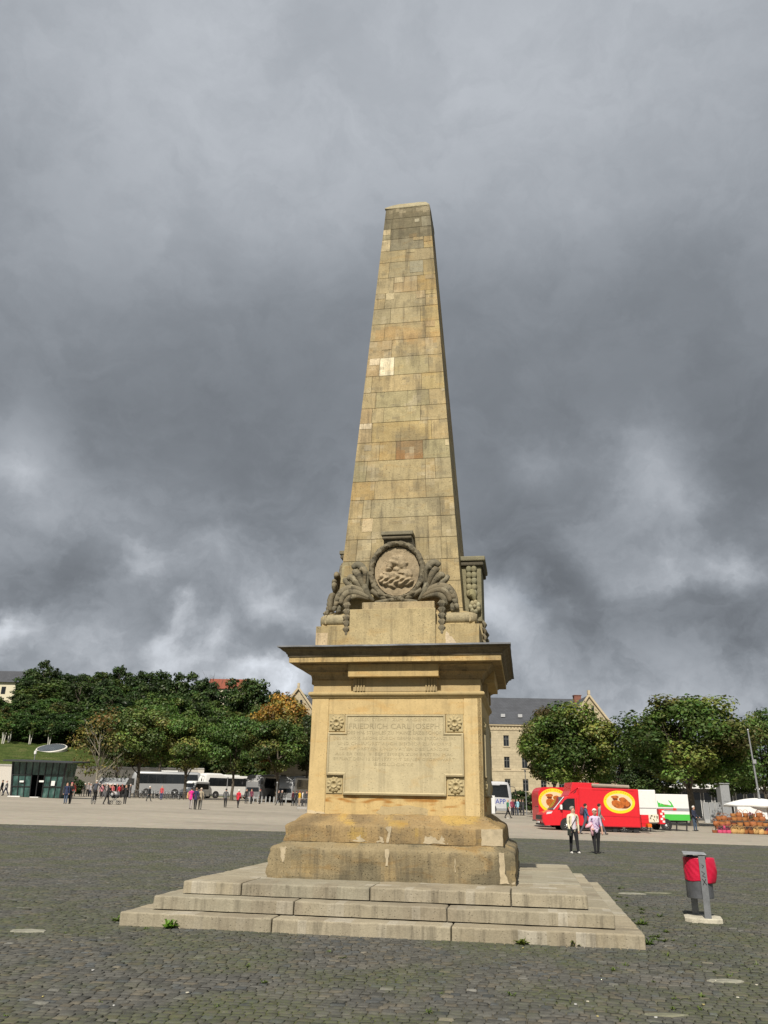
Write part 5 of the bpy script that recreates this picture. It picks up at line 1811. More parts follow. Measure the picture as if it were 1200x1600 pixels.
def van(label, x, y, rz):
    z = g(x, y)
    t = thing('minibus', label, 'van', (x, y, z), rz)
    def sec(xx, zt, w, zb=.32):
        h = w / 2
        return [(xx, -h, zb), (xx, -h, zt * .55), (xx, -h * .92, zt - .12), (xx, -h * .8, zt), (xx, h * .8, zt), (xx, h * .92, zt - .12), (xx, h, zt * .55), (xx, h, zb)]
    b = MB(); loft(b, [sec(0, .95, 1.7), sec(.15, 1.15, 1.9), sec(1.0, 1.38, 1.98), sec(1.75, 2.35, 1.98), sec(2.2, 2.55, 1.98), sec(5.8, 2.55, 1.98), sec(5.95, 2.3, 1.9)]); b.build('body', M_WHITE, t, smooth=40)
    b = MB(); loft(b, [[(1.02, -.82, 1.40), (1.02, .82, 1.40), (1.10, .82, 1.40), (1.10, -.82, 1.40)], [(1.62, -.76, 2.20), (1.62, .76, 2.20), (1.72, .76, 2.20), (1.72, -.76, 2.20)]]); b.build('windscreen', M_GLASS, t)
    for s in (-1, 1):
        b = MB(); yy = s * .985; b.prism([(1.35, 1.35), (1.85, 2.15), (5.6, 2.15), (5.6, 1.35)], min(yy, yy + s * .02), max(yy, yy + s * .02), 'y'); b.build('side_window', M_GLASS, t)
        b = MB(); b.ball((.12, s * .7, .95), (.1, .16, .1), 8, 6); b.build('headlamp', M_LAMP, t)
        for xx in (1.15, 4.6): wheel(t, xx, s * .88, .34, .24, s)
    b = MB(); b.box(-.03, .1, -.8, .8, .4, .62); b.box(-.02, .06, -.5, .5, .72, .88); b.build('bumper', M_GREY, t)
van('white minibus between the grey coach and the big white coach', gx(287, 129), 129, 1.25)

#
cch = [o for o in COL.objects if o.name.startswith('coach') and 'blue letters' in str(o.get('label', ''))][0]
b = MB(); b.prism([(.42, 1.80), (.62, 3.25), (1.5, 3.25), (1.5, 1.85)], 1.262, 1.278, 'y'); b.build('side_window', M_GLASS, cch)
v, f = text_mesh('HAPP', .75, None, -1.75, 1.35, 1.275, .006)
b = MB(); b.add([(-q[0], -q[1], q[2]) for q in v], f)
b.build('lettering', paint('blue lettering', (.03, .06, .35), .5), cch)

# ---- roast chicken emblem: yellow oval, pale field, two brown birds on a dish
M_YEL = paint('sign yellow', (.85, .60, .015), .5, var=.04)
M_PLATE = paint('pale sandy field', (.72, .55, .33), .6, var=.10)
M_CHK = paint('roast brown', (.42, .115, .02), .35, var=.45, scale=5)
M_CHD = paint('dark roast brown', (.16, .035, .010), .35, var=.4, scale=6)
M_SIGN = paint('dark red sign lettering', (.35, .06, .01), .6)
def emblem(parent, cx, cz, rx, rz_, d):
    """flat printed sign on the side at y = -d"""
    def oval(a, b_, y, n=40): return [(cx + a * math.cos(2 * PI * i / n), cz + b_ * math.sin(2 * PI * i / n)) for i in range(n)]
    b = MB(); b.prism(oval(rx, rz_, d), -d - .012, -d + .01, 'y'); e = b.build('emblem', M_YEL, parent)
    b = MB(); b.prism([(cx + rx * .82 * math.cos(t), cz - rz_ * .02 + rz_ * .74 * math.sin(t)) for t in [2 * PI * i / 36 for i in range(36)]], -d - .016, -d - .011, 'y'); b.build('field', M_PLATE, e)
    def blob(name, pts, m, y):
        q = MB(); n = len(pts); sm = []
        for i in range(n):
            p0, p1, p2, p3 = pts[i - 1], pts[i], pts[(i + 1) % n], pts[(i + 2) % n]
            for t in (0, .25, .5, .75):
                sm.append(tuple(cx + rx * .8 * 0 + (0.5 * ((2 * p1[c]) + (-p0[c] + p2[c]) * t + (2 * p0[c] - 5 * p1[c] + 4 * p2[c] - p3[c]) * t * t + (-p0[c] + 3 * p1[c] - 3 * p2[c] + p3[c]) * t ** 3)) * (rx if c == 0 else rz_) - (cx if c else 0) + (cz if c else 0) for c in (0, 1)))
        q.prism(sm, -d - y, -d - y + .004, 'y'); q.build(name, m, e)
    blob('roast_shadow', [(.0, -.5), (.45, -.55), (.72, -.25), (.60, .05), (.25, -.1)], M_CHD, .020)
    blob('roast', [(-.48, .05), (-.45, -.30), (-.15, -.55), (.20, -.50), (.32, -.25), (.10, .0), (-.20, .16)], M_CHK, .024)
    blob('roast', [(-.02, .30), (.25, .42), (.50, .20), (.66, -.15), (.50, -.38), (.28, -.25), (.08, .02)], M_CHK, .028)
    blob('roast', [(-.50, .48), (-.20, .56), (-.02, .46), (-.12, .32), (-.45, .34)], M_CHK, .024)
    blob('roast_shadow', [(-.42, .30), (-.1, .30), (-.15, .14), (-.36, .16)], M_CHD, .022)
    q = MB()
    for i in range(17):
        t = PI * (.93 - .86 * i / 16)
        x, z = cx + rx * .905 * math.cos(t), cz + rz_ * .875 * math.sin(t)
        tx, tz = -math.sin(t), math.cos(t) * rz_ / rx
        if i in (8,): continue
        h = .045 * rz_
        for (a0, a1) in ((-.35, -.12), (.10, .34)):
            q.add([(x + tx * a0 * .08 * rx - math.cos(t) * h, -d - .016, z - math.sin(t) * h + tz * a0 * .08), (x + tx * a1 * .08 * rx - math.cos(t) * h, -d - .016, z - math.sin(t) * h + tz * a1 * .08),
                   (x + tx * a1 * .08 * rx + math.cos(t) * h, -d - .016, z + math.sin(t) * h + tz * a1 * .08), (x + tx * a0 * .08 * rx + math.cos(t) * h, -d - .016, z + math.sin(t) * h + tz * a0 * .08)], [(0, 1, 2, 3)])
    q.build('rim_lettering', M_SIGN, e)

# ---- the red food truck: cab on the left, box behind it
A = at(878, 1297.5)
TY = A.y
def tx(u): return gx(u, TY)
tz = g(tx(925), TY)
tr = thing('food_truck', 'red food truck facing left with a yellow roast chicken oval on its box', 'truck', (tx(845), TY, tz), 0.0)
tr.rotation_euler = (0, 0.012, 0.03)
sc_ = TY / FPX
XB0, XB1 = tx(904) - tx(845), tx(999) - tx(845)
ZT = P(950, 1230.5, TY).z - tz
ZB = P(950, 1290.5, TY).z - tz
b = MB(); b.box(XB0, XB1, 0, 2.2, ZB, ZT)
bx_ = b.build('box_body', M_RED, tr, bevel=.03)
b = MB(); b.box(XB0 + .02, XB1 - .02, -.012, .0, ZB + .62, ZB + .635); b.box(XB0 + .9, XB1 - .3, -.012, 0, ZT - .12, ZT - .105); b.box(XB0 + .05, XB0 + .062, -.012, 0, ZB + .03, ZT - .03); b.box(XB1 - .062, XB1 - .05, -.012, 0, ZB + .03, ZT - .03); b.box(XB0 + .02, XB1 - .02, -.02, 0, ZB, ZB + .05); b.build('hatch_joint', paint('darker red paint', (.33, .008, .014), .5), bx_)
emblem(tr, tx(967.5) - tx(845), P(967.5, 1251.5, TY).z - tz, 23.3 * sc_, 15.8 * sc_, .0)
xr0, xr1 = tx(892) - tx(845), tx(984) - tx(845)
zr = P(940, 1222.5, TY).z - tz
b = MB()
b.prism([(xr0, ZT - .35), (xr0 + .15, zr), (xr1 - 1.9, zr), (xr1 - 1.8, ZT + .12), (xr1, ZT + .10), (xr1, ZT - .02), (xr0 + .5, ZT - .02)], .1, 2.1, 'y')
b.build('roof_housing', M_RED, tr, bevel=.02)
b = MB()
b.box(xr1 - 2.3, xr1 - .05, -.02, .55, ZT + .06, ZT + .22); b.tube([(xr1 - 2.4, .02, ZT + .18), (xr1 + .02, .02, ZT + .14)], .10, 8)
b.build('rolled_awning', paint('weathered beige fabric', (.32, .26, .21), .9), tr)
# cab: side profile extruded, narrowed towards the nose
nose = 0.0
hb = XB0 + .02
prof = [(nose + .16, .32), (nose + .06, .55), (nose + .05, .85), (nose + .14, 1.02), (nose + .40, 1.13), (nose + .80, 1.24), (nose + 1.55, 2.02), (nose + 1.72, 2.12), (nose + 2.0, 2.17), (hb, 2.20), (hb, .42), (hb - .38, .36), (nose + 1.62, .36), (nose + .72, .34)]
cab = MB()
def cabsec(y, k): return [(nose + 1.3 + (x - nose - 1.3) * (1 - k * .06) if x < 1.3 else x, y, z - k * .05 * max(0, z - 1.2)) for x, z in prof]
loft(cab, [cabsec(.06, 1.2), cabsec(.12, .3), cabsec(.5, 0), cabsec(1.7, 0), cabsec(2.02, .3), cabsec(2.08, 1.2)])
cb = cab.build('cab', M_RED, tr, smooth=35)
b = MB(); b.prism([(nose + 1.05, 1.28), (nose + 1.52, 1.86), (nose + 1.70, 1.96), (hb - .28, 1.98), (hb - .28, 1.24)], .045, .11, 'y'); b.build('side_window', M_GLASS, cb)
b = MB(); b.add([(nose + .86, .22, 1.31), (nose + .86, 1.95, 1.31), (nose + 1.53, 1.90, 2.02), (nose + 1.53, .28, 2.02), (nose + .80, .22, 1.27), (nose + .80, 1.95, 1.27), (nose + 1.46, 1.90, 2.05), (nose + 1.46, .28, 2.05)], [(4, 7, 6, 5), (0, 1, 2, 3), (4, 0, 3, 7), (5, 6, 2, 1), (7, 3, 2, 6), (4, 5, 1, 0)]); b.build('windscreen', M_GLASS, cb)
b = MB(); b.tube([(nose + .80, .14, 1.28), (nose + 1.50, .18, 2.06)], .03, 6); b.build('windscreen_pillar', paint('pale reflection grey', (.5, .5, .52), .2), cb)  # pillar coloured pale as a painted reflection
b = MB(); b.add([(nose + .30, .055, .98), (nose + .62, .055, 1.04), (nose + .72, .06, 1.17), (nose + .36, .06, 1.11), (nose + .22, .25, 1.0), (nose + .55, .3, 1.18)], [(0, 1, 2, 3), (0, 3, 4), (3, 2, 5, 4)]); b.build('headlamp', M_LAMP, cb)
b = MB(); b.box(nose + .0, nose + .10, .35, 1.8, .66, .92); b.box(nose + .03, nose + .16, .09, 2.0, .32, .42); b.build('grille', M_DARK, cb)
b = MB(); b.box(nose - .015, nose + .03, .85, 1.35, .44, .55); b.build('number_plate', M_WHITE, cb)
b = MB(); b.box(nose + 1.18, nose + 1.30, -.14, .04, 1.30, 1.58); b.build('mirror', M_WHITE, cb)
b = MB(); b.box(hb - .16, hb - .14, .05, .062, .5, 2.0); b.box(nose + 1.32, nose + 1.34, .05, .062, .55, 1.25); b.box(hb - .42, hb - .30, .04, .062, 1.10, 1.14); b.build('door_joint', MATS['darker red paint'], cb)
b = MB()
b.prism([(xr0 - .15, 2.14), (xr0 + .15, 2.62), (hb + .02, ZT - .08), (hb + .02, 2.14)], .15, 2.05, 'y'); b.build('wind_deflector', M_RED, tr)
b = MB(); b.prism([(xr0 + .18, 2.28), (hb - .18, 2.36), (hb - .05, 2.62), (xr0 + .42, 2.52)], .13, .16, 'y'); b.build('deflector_opening', M_DARK, tr)
xw = tx(884) - tx(845)
bb = MB(); bb.lathe([(.44, -.01), (.44, .02)], 20, (xw, .045, .38), 'y'); bb.build('wheel_arch', M_DARK, cb)
wheel(tr, xw, .13, .345, .22, -1); wheel(tr, xw, 2.0, .345, .22, 1)
xw2 = tx(973) - tx(845)
wheel(tr, xw2, .20, .345, .22, -1); wheel(tr, xw2, 2.0, .345, .22, 1)
b = MB(); b.box(XB0, XB1 - .05, .15, 2.1, ZB - .22, ZB - .01); b.box(XB1 - .45, XB1 - .12, .1, .5, .05, ZB - .02); b.box(xw2 - .7, xw2 - .45, .1, .3, .05, ZB); b.build('chassis', M_DARK, tr)

# second red stand parked beyond the truck
Y2 = TY + 4.2
def t2(u): return gx(u, Y2)
z2 = g(t2(865), Y2)
st = thing('red_trailer', 'red sales trailer with rounded corner and chicken oval, half hidden behind the truck cab', 'trailer', (t2(841), Y2, z2), .02)
w2 = t2(905) - t2(841); zt2 = P(865, 1230, Y2).z - z2; zb2 = .42
R_ = .5
pts = [(0, zb2), (w2, zb2), (w2, zt2), (R_, zt2)] + [(R_ - R_ * math.sin(a), zt2 - R_ + R_ * math.cos(a)) for a in [PI / 2 * i / 6 for i in range(1, 7)]]
b = MB(); b.prism(pts, 0, 2.2, 'y'); b.build('body', M_RED, st)
emblem(st, t2(864.5) - t2(841), P(864, 1251, Y2).z - z2, 22 * Y2 / FPX, 17 * Y2 / FPX, .0)
b = MB(); b.box(1.2, w2 - .3, .3, 2.0, .2, zb2); b.build('chassis', M_DARK, st)
wheel(st, w2 * .5, .2, .33, .2, -1); wheel(st, w2 * .5, 2.0, .33, .2, 1)
b = MB(); b.tube([(-.25, 1.1, .45), (.1, 1.1, .45)], .05, 6); b.tube([(-.2, .2, 1.35), (.02, .2, 1.35)], .03, 6); b.build('tow_bar', M_DARK, st)

# white trailer and white and green trailer to the right of the truck
Y3 = TY + 3.2
def t3(u): return gx(u, Y3)
z3 = g(t3(1005), Y3)
wt = thing('white_trailer', 'plain white sales trailer directly behind the red truck box', 'trailer', (t3(985), Y3, z3), .03)
w3 = t3(1025) - t3(985); zt3 = P(1010, 1234, Y3).z - z3; zb3 = P(1010, 1286, Y3).z - z3
b = MB(); b.box(0, w3, 0, 2.2, zb3, zt3); b.build('body', M_WHITE, wt, bevel=.05)
b = MB(); zm = P(1010, 1262.5, Y3).z - z3; b.box(.05, w3 - .05, -.015, 0, zm - .03, zm + .02); b.build('hatch_joint', M_GREY, wt)
b = MB(); x0, x1 = t3(1010.5) - t3(985), t3(1026) - t3(985); za, zb_ = P(1018, 1284.5, Y3).z - z3, P(1018, 1272.5, Y3).z - z3
b.box(x0, x1, -.03, 0, za, zb_); ps = b.build('poster', paint('cream poster', (.66, .62, .5), .7), wt)
b = MB(); r = random.Random(5)
for i in range(14):
    xx, zz = r.uniform(x0 + .05, x1 - .12), r.uniform(za + .05, zb_ - .1); q = r.uniform(.03, .09)
    b.prism([(xx, zz), (xx + q, zz - .02), (xx + q * 1.3, zz + q * .8), (xx + q * .4, zz + q * 1.2)], -.034, -.03, 'y')
b.build('poster_marks', paint('dark olive marks', (.10, .09, .05), .8), ps)
b = MB(); b.box(.2, w3 - .1, .2, 2.0, zb3 - .12, zb3); b.tube([(w3 - .5, .2, 0), (w3 - .5, .2, zb3)], .04, 6); b.tube([(w3 - 1.0, .2, 0), (w3 - .6, .2, zb3)], .035, 6); b.build('chassis', M_DARK, wt)
wheel(wt, w3 * .45, .2, .33, .2, -1); wheel(wt, w3 * .45, 2.0, .33, .2, 1)

Y4 = TY + 7.0
def t4(u): return gx(u, Y4)
z4 = g(t4(1050), Y4)
gt = thing('green_trailer', 'white sales trailer with green lower band and green emblem', 'trailer', (t4(1022), Y4, z4), .05)
w4 = t4(1076) - t4(1022)
def zz4(v): return P(1050, v, Y4).z - z4
b = MB(); b.box(0, w4, 0, 2.2, zz4(1282), zz4(1241)); bd = b.build('body', M_WHITE, gt, bevel=.04)
b = MB(); b.box(.02, w4 - .02, -.012, 0, zz4(1281.8), zz4(1272.3)); b.build('green_band', paint('bright green paint', (.06, .46, .06), .5, var=.04), gt)
b = MB(); b.box(.02, w4 - .02, -.012, 0, zz4(1267.3), zz4(1262.8)); b.build('grey_band', M_GREY, gt)
def q4(u, v): return (t4(u) - t4(1022), zz4(v))
b = MB()
b.prism([q4(1026, 1250.5), q4(1028, 1254.5), q4(1031, 1255), q4(1031, 1258), q4(1050, 1258.5), q4(1051.5, 1261), q4(1027, 1261)], -.014, 0, 'y')
b.prism([q4(1044, 1250), q4(1048, 1253.5), q4(1052, 1261), q4(1048, 1261), q4(1047.5, 1256.5), q4(1044.5, 1252)], -.016, 0, 'y')
b.prism([q4(1032, 1255.5), q4(1036, 1257), q4(1042, 1257.5), q4(1047, 1258.5), q4(1031, 1258.5)], -.013, 0, 'y')
em = b.build('emblem', MATS['bright green paint'], gt)
b = MB(); b.prism([q4(1034, 1257), q4(1039, 1258.8), q4(1043, 1258.2), q4(1038, 1257.6)], -.019, -.012, 'y'); b.build('emblem_mark', M_SIGN, em)
b = MB()
for k in range(8): b.prism([q4(1037 + k * 1.6, 1265.6), q4(1038.1 + k * 1.6, 1265.6), q4(1038.1 + k * 1.6, 1264.3), q4(1037 + k * 1.6, 1264.3)], -.016, 0, 'y')
b.prism([q4(1050, 1266.5), q4(1055.5, 1266), q4(1055.5, 1262.8), q4(1050, 1262.5)], -.018, 0, 'y')
b.build('red_lettering', paint('sign red', (.62, .03, .03), .6), gt)
b = MB()
for u in (1054, 1070): b.tube([(t4(u) - t4(1022), .2, 0), (t4(u) - t4(1022) + .1, .2, zz4(1282))], .05, 6)
b.box(.3, w4 - .2, .25, 2.0, zz4(1282) - .1, zz4(1282)); b.build('chassis', M_DARK, gt)
bb = MB(); bb.lathe([(.42, -.016), (.42, 0)], 18, (t4(1037) - t4(1022), 0, .40), 'y'); bb.build('wheel_arch', M_DARK, gt)
wheel(gt, t4(1037) - t4(1022), .06, .34, .2, -1); wheel(gt, t4(1037) - t4(1022), 2.0, .34, .2, 1)

# stacked red crates by the trailers
Y5 = TY + 1.0
def crate(label, u0, u1, v0, v1, Y, mat, dots=False, grp=None):
    xa, xb = gx(u0, Y), gx(u1, Y); z = g(xa, Y); za, zb = max(0, P(u0, v1, Y).z - z), P(u0, v0, Y).z - z
    t = thing('crate', label, 'crate', ((xa + xb) / 2, Y, z + 0), 0, grp)
    w = (xb - xa) / 2
    b = MB(); b.box(-w, w, 0, .45, za, zb); 
    for k in range(1, 3): b.box(-w - .012, w + .012, -.012, .46, za + (zb - za) * k / 3 - .02, za + (zb - za) * k / 3 + .02)
    b.build('body', mat, t)
    if dots:
        r = random.Random(3)
        for k in range(5):
            b = MB(); xx, zz = (-w * .55 if k % 2 else w * .1), za + (zb - za) * (.1 + k * .17); b.box(xx, xx + .16, -.02, .0, zz, zz + .13); b.build('label_sticker', M_WHITE, t)
    return t
crate('plain red panel crate at the back corner of the red truck', 999, 1010.5, 1273, 1292, Y5, M_RED)
crate('small orange crate on the ground beside the red crate', 1008.5, 1014, 1287, 1292.5, Y5 - .8, paint('orange plastic', (.75, .16, .01), .5))
crate('tall red stack with white labels beside the green trailer', 1027, 1035.5, 1264, 1287.5, Y3 + .6, M_RED, True)
# ------------------------------------------------------------------ people
SKIN = (.52, .30, .21)
def cloth(col):
    nm = 'cloth %.3f %.3f %.3f' % tuple(col)
    return MATS.get(nm) or paint(nm, col, .9, var=.18, scale=7)
M_SKIN = paint('skin', SKIN, .6, var=.08)
M_EYE = paint('dark eye', (.02, .015, .012), .3)
M_LIP = paint('lip', (.35, .12, .10), .5)

def skin_mesh(verts, edges, radii, root=0, levels=1):
    bm = bmesh.new()
    lay = bm.verts.layers.skin.verify()
    vs = []
    for p, r in zip(verts, radii):
        v = bm.verts.new(p)
        v[lay].radius = r if hasattr(r, '__len__') else (r, r)
        vs.append(v)
    vs[root][lay].use_root = True
    for a, b in edges: bm.edges.new((vs[a], vs[b]))
    me = bpy.data.meshes.new('tmp'); bm.to_mesh(me); bm.free()
    o = bpy.data.objects.new('tmp', me); COL.objects.link(o)
    sk = o.modifiers.new('s', 'SKIN'); sk.use_smooth_shade = True
    if levels:
        ss = o.modifiers.new('d', 'SUBSURF'); ss.levels = levels; ss.render_levels = levels
    bpy.context.view_layer.update()
    r = bpy.data.meshes.new_from_object(o.evaluated_get(bpy.context.evaluated_depsgraph_get()))
    bpy.data.objects.remove(o); bpy.data.meshes.remove(me)
    return r

def seg_dist(p, a, b):
    ab = b - a
    t = max(0, min(1, (p - a).dot(ab) / max(ab.length_squared, 1e-9)))
    return (p - a - ab * t).length

def person(label, x, y, h=1.70, face=180.0, top=(.05, .05, .06), legs=(.03, .03, .04), shoes=(.03, .03, .03), hair=(.10, .07, .05), lstep=0.0, rstep=0.0,
           larm=0.05, rarm=-0.05, lelb=.25, relb=.25, coat=0.0, coatcol=None, bald=False, longhair=False, fat=1.0, sleeves=True, group=None, detail=False, lean=0.0, z=None, lift=0.0, headturn=0.0, lout=.10, rout=.10, lkick=.0, rkick=.0):
    """face: heading in degrees, 0 = away from the camera (+y), 180 = towards it; local +y is the front"""
    V, E, Rr, Tg = [], [], [], []
    def add(p, r, par=None):
        V.append(Vector(p)); Rr.append(r)
        if par is not None: E.append((par, len(V) - 1))
        return len(V) - 1
    f = fat
    pel = add((0, 0, .53), (.078 * f, .062 * f))
    wst = add((0, lean * .10, .615), (.070 * f, .055 * f), pel)
    cst = add((0, lean * .22, .72), (.082 * f, .060 * f), wst)
    up = add((0, lean * .29, .795), (.060, .046), cst)
    nk = add((0, lean * .31 + .008, .845), (.030, .032), up)
    hd1 = add((0, lean * .33 + .016, .890), (.040, .046), nk)
    hd2 = add((0, lean * .34 + .014, .940), (.045, .055), hd1)
    hd3 = add((0, lean * .34 + .008, .972), (.034, .042), hd2)
    nose = add((0.055 * math.sin(headturn), lean * .34 + .014 + .062 * math.cos(headturn), .908), (.008, .010), hd1)
    ids = {}
    bones = [('top', pel, wst, .07), ('top', wst, cst, .075), ('top', cst, up, .06), ('skin', nk, hd1, .035), ('skin', hd1, hd2, .045), ('skin', hd2, hd3, .04), ('skin', hd1, nose, .01)]
    for s, sw_, el, out in ((-1, larm, lelb, lout), (1, rarm, relb, rout)):
        sh = add((s * .108 * (.6 + .4 * f), lean * .28, .800), (.040 * f, .038), up)
        def arm(a, L): return Vector((0, math.sin(a) * L, -math.cos(a) * L))
        d1 = arm(sw_, .165); e = Vector(V[sh]) + d1 + Vector((s * out * .25, 0, 0))
        el_ = add(e, (.028 * f, .027), sh)
        d2 = arm(sw_ + el, .150); wv = e + d2 + Vector((s * out * .05 - s * el * .012, 0, 0))
        wr = add(wv, (.018, .020), el_)
        d3 = d2.normalized()
        ha = add(wv + d3 * .038, (.015, .024), wr)
        hb_ = add(wv + d3 * .070, (.011, .018), ha)
        ids['hand%d' % s] = (wv, d3)
        bones += [('top', up, sh, .045), ('top', sh, el_, .035), ('top' if sleeves else 'skin', el_, wr, .026), ('skin', wr, ha, .02), ('skin', ha, hb_, .015)]
    for s, st_, kick in ((-1, lstep, lkick), (1, rstep, rkick)):
        hp = add((s * .048 * f, 0, .50), (.058 * f, .058 * f), pel)
        a = st_
        kn = Vector(V[hp]) + Vector((s * .004, math.sin(a) * .225, -math.cos(a) * .225))
        k_ = add(kn, (.041, .042), hp)
        b_ = a - kick - (0.25 * abs(a) if a < 0 else .08 * a)
        an = kn + Vector((0, math.sin(b_) * .232, -math.cos(b_) * .232))
        a_ = add(an, (.027, .029), k_)
        ta = b_ * .5
        to = an + Vector((0, .085 * math.cos(ta), -.022 + .06 * math.sin(ta)))
        h_ = add(an + Vector((0, -.012, -.022)), (.025, .024), a_)
        t_ = add(to, (.024, .015), h_)
        bones += [('legs', pel, hp, .06), ('legs', hp, k_, .05), ('legs', k_, a_, .033), ('shoes', a_, h_, .03), ('shoes', h_, t_, .022)]
    me = skin_mesh([v * h for v in V], E, [tuple(q * h for q in r) for r in Rr], pel, 2 if detail else 1)
    low = min(v.co.z for v in me.vertices)
    for v in me.vertices: v.co.z -= low
    mats = {'top': 0, 'legs': 1, 'shoes': 2, 'skin': 3}
    for m_ in (cloth(top), cloth(legs), cloth(shoes), M_SKIN): me.materials.append(m_)
    me.materials.append(M_EYE); me.materials.append(M_LIP)
    off = Vector((0, 0, low))
    bb = [(mats[k], V[i] * h - off, V[j] * h - off, r * h) for k, i, j, r in bones]
    for p in me.polygons:
        c = p.center
        p.material_index = min(bb, key=lambda q: seg_dist(c, q[1], q[2]) / q[3])[0]
        p.use_smooth = True
    o = bpy.data.objects.new('person', me)
    # face and fingers belong to the body mesh
    bm = bmesh.new(); bm.from_mesh(me)
    def merge(mb, mi):
        vv = [bm.verts.new(q) for q in mb.v]
        for fc in mb.f:
            try:
                nf = bm.faces.new([vv[i] for i in fc]); nf.material_index = mi; nf.smooth = True
            except ValueError: pass
    hc = V[hd1] * h - off
    ct, sn = math.cos(headturn), math.sin(headturn)
    def hp_(dx, dy, dz): return (hc.x + (dx * ct + dy * sn) * h, hc.y + (dy * ct - dx * sn) * h, hc.z + dz * h)
    q = MB()
    for s in (-1, 1): q.ball(hp_(s * .017, .050, .034), (.0065 * h, .004 * h, .004 * h), 7, 5)
    merge(q, 4)
    q = MB(); q.ball(hp_(0, .047, -.012), (.012 * h, .005 * h, .0035 * h), 8, 5); merge(q, 5)
    q = MB()
    for s in (-1, 1): q.ball(hp_(s * .046, .002, .020), (.006 * h, .012 * h, .018 * h), 7, 5)
    if detail:
        for s in (-1, 1):
            wv, d3 = ids['hand%d' % s]
            p0 = wv * h - off + d3 * .040 * h
            for k in range(4):
                yy = (k - 1.5) * .011 * h
                L_ = (.036, .042, .040, .030)[k] * h
                a0 = p0 + Vector((0, yy, 0)); a1 = a0 + d3 * L_ * .55; a2 = a1 + (d3 + Vector((-s * .35, 0.15, 0))).normalized() * L_ * .45
                q.tube([a0, a1, a2], [.0060 * h, .0055 * h, .0042 * h], 6)
            t0 = wv * h - off + d3 * .018 * h + Vector((0, .018 * h, 0)); q.tube([t0, t0 + d3 * .02 * h + Vector((-s * .006 * h, .014 * h, 0)), t0 + d3 * .042 * h + Vector((-s * .01 * h, .016 * h, 0))], [.0075 * h, .0065 * h, .005 * h], 6)
    merge(q, 3)
    bm.to_mesh(me); bm.free()
    COL.objects.link(o)
    o.location = (x, y, (g(x, y) if z is None else z) + lift)
    o.rotation_euler = (0, 0, -math.radians(face))
    tag(o, label, 'person', group)
    if not bald:
        b = MB()
        n, k = 14, 9
        vs, fs = [], []
        hcz = (V[hd2] * h - off)
        for i in range(k + 1):
            ph = PI * .66 * i / k
            for j in range(n):
                a = 2 * PI * j / n
                fr = max(0, math.sin(a))                   # open at the face (local +y)
                lim = ph * (1 - .50 * fr ** .6)
                if longhair: lim = ph * (1.08 - .55 * fr ** .5)
                r1, r2, r3 = .053 * h, .064 * h, .058 * h
                nz = 1 + .05 * mnoise.noise(Vector((math.cos(a) * 3, math.sin(a) * 3, ph * 4 + x)))
                X_, Y_ = r1 * math.sin(lim) * math.cos(a) * nz, r2 * math.sin(lim) * math.sin(a) * nz - .006 * h
                vs.append((hcz.x + X_ * ct + Y_ * sn, hcz.y - X_ * sn + Y_ * ct, hcz.z + .003 * h + r3 * math.cos(lim) * (1.25 if longhair and lim > 1.6 else 1)))
        for i in range(k):
            for j in range(n): fs.append((i * n + j, (i + 1) * n + j, (i + 1) * n + (j + 1) % n, i * n + (j + 1) % n))
        b.add(vs, fs)
        hr = b.build('hair', cloth(hair), o, smooth=True)
        md = hr.modifiers.new('thick', 'SOLIDIFY'); md.thickness = .012; md.offset = 0
    if coat:
        b = MB()
        cz0, cz1 = .53 - coat, .63
        prof = [(.088 * f + .035 * coat, cz0), (.086 * f + .02 * coat, cz0 + coat * .5), (.082 * f, .54), (.074 * f, .60), (.070 * f, cz1)]
        b.lathe([(r * h, z_ * h - low) for r, z_ in prof], 16, sy=.80, cap=False)
        c_ = b.build('jacket_hem', cloth(coatcol or top), o, smooth=True)
        md = c_.modifiers.new('thick', 'SOLIDIFY'); md.thickness = .015
    return o

def P_at(u, v):
    p = at(u, v)
    if p.y > 106:
        Y = min(110, 100 + (1249 - v) * 1.6); return gx(u, Y), Y
    return p.x, p.y
WHITE = (.62, .60, .56)
# the two women walking in front of the food truck
x, y = P_at(898, 1334)
lady1 = person('older woman with short grey hair, cream jacket, pale top, black trousers and white shoes', x, y, 1.56, 165, (.66, .60, .44), (.012, .012, .014), (.7, .68, .64), (.25, .23, .20), .16, -.12, -.10, .12, .15, .35, detail=True, headturn=-.5, fat=1.08)
b = MB()
b.lathe([(.112, .80), (.120, .86), (.112, .96), (.112, 1.08), (.10, 1.20), (.06, 1.27)], 14, sy=.80, cap=False)
b.v = [(p[0] * .82, p[1] + .030, p[2]) for p in b.v]
b.build('pale_top', cloth((.62, .56, .62)), lady1, smooth=True)
b = MB(); b.tube([(-.13, .10, 1.25), (-.02, .14, 1.12), (.12, .125, .92), (.17, .06, .80)], .010, 6)
hb1 = tag(b.build('handbag', cloth((.03, .028, .025)), None), 'small dark shoulder bag worn by the woman in the cream jacket', 'handbag')
hb1.location = lady1.location; hb1.rotation_euler = lady1.rotation_euler
q = MB(); q.prism([(-.02, -.10), (.16, -.12), (.18, .10), (.0, .13)], .17, .23, 'x'); q.v = [(p[0] + .03, p[1] + .06, p[2] + .70) for p in q.v]
q.build('pouch', cloth((.035, .04, .03)), hb1, bevel=.01)
x, y = P_at(933, 1334.5)
lady2 = person('older woman with white hair, lilac patterned blouse and black trousers, beside the woman in cream', x, y, 1.50, 170, (.55, .46, .60), (.012, .012, .014), (.02, .02, .02), (.72, .70, .66), -.12, .14, .10, -.05, .10, 1.1, detail=True, fat=1.22, sleeves=False, headturn=.25)
b = MB(); r = random.Random(8)
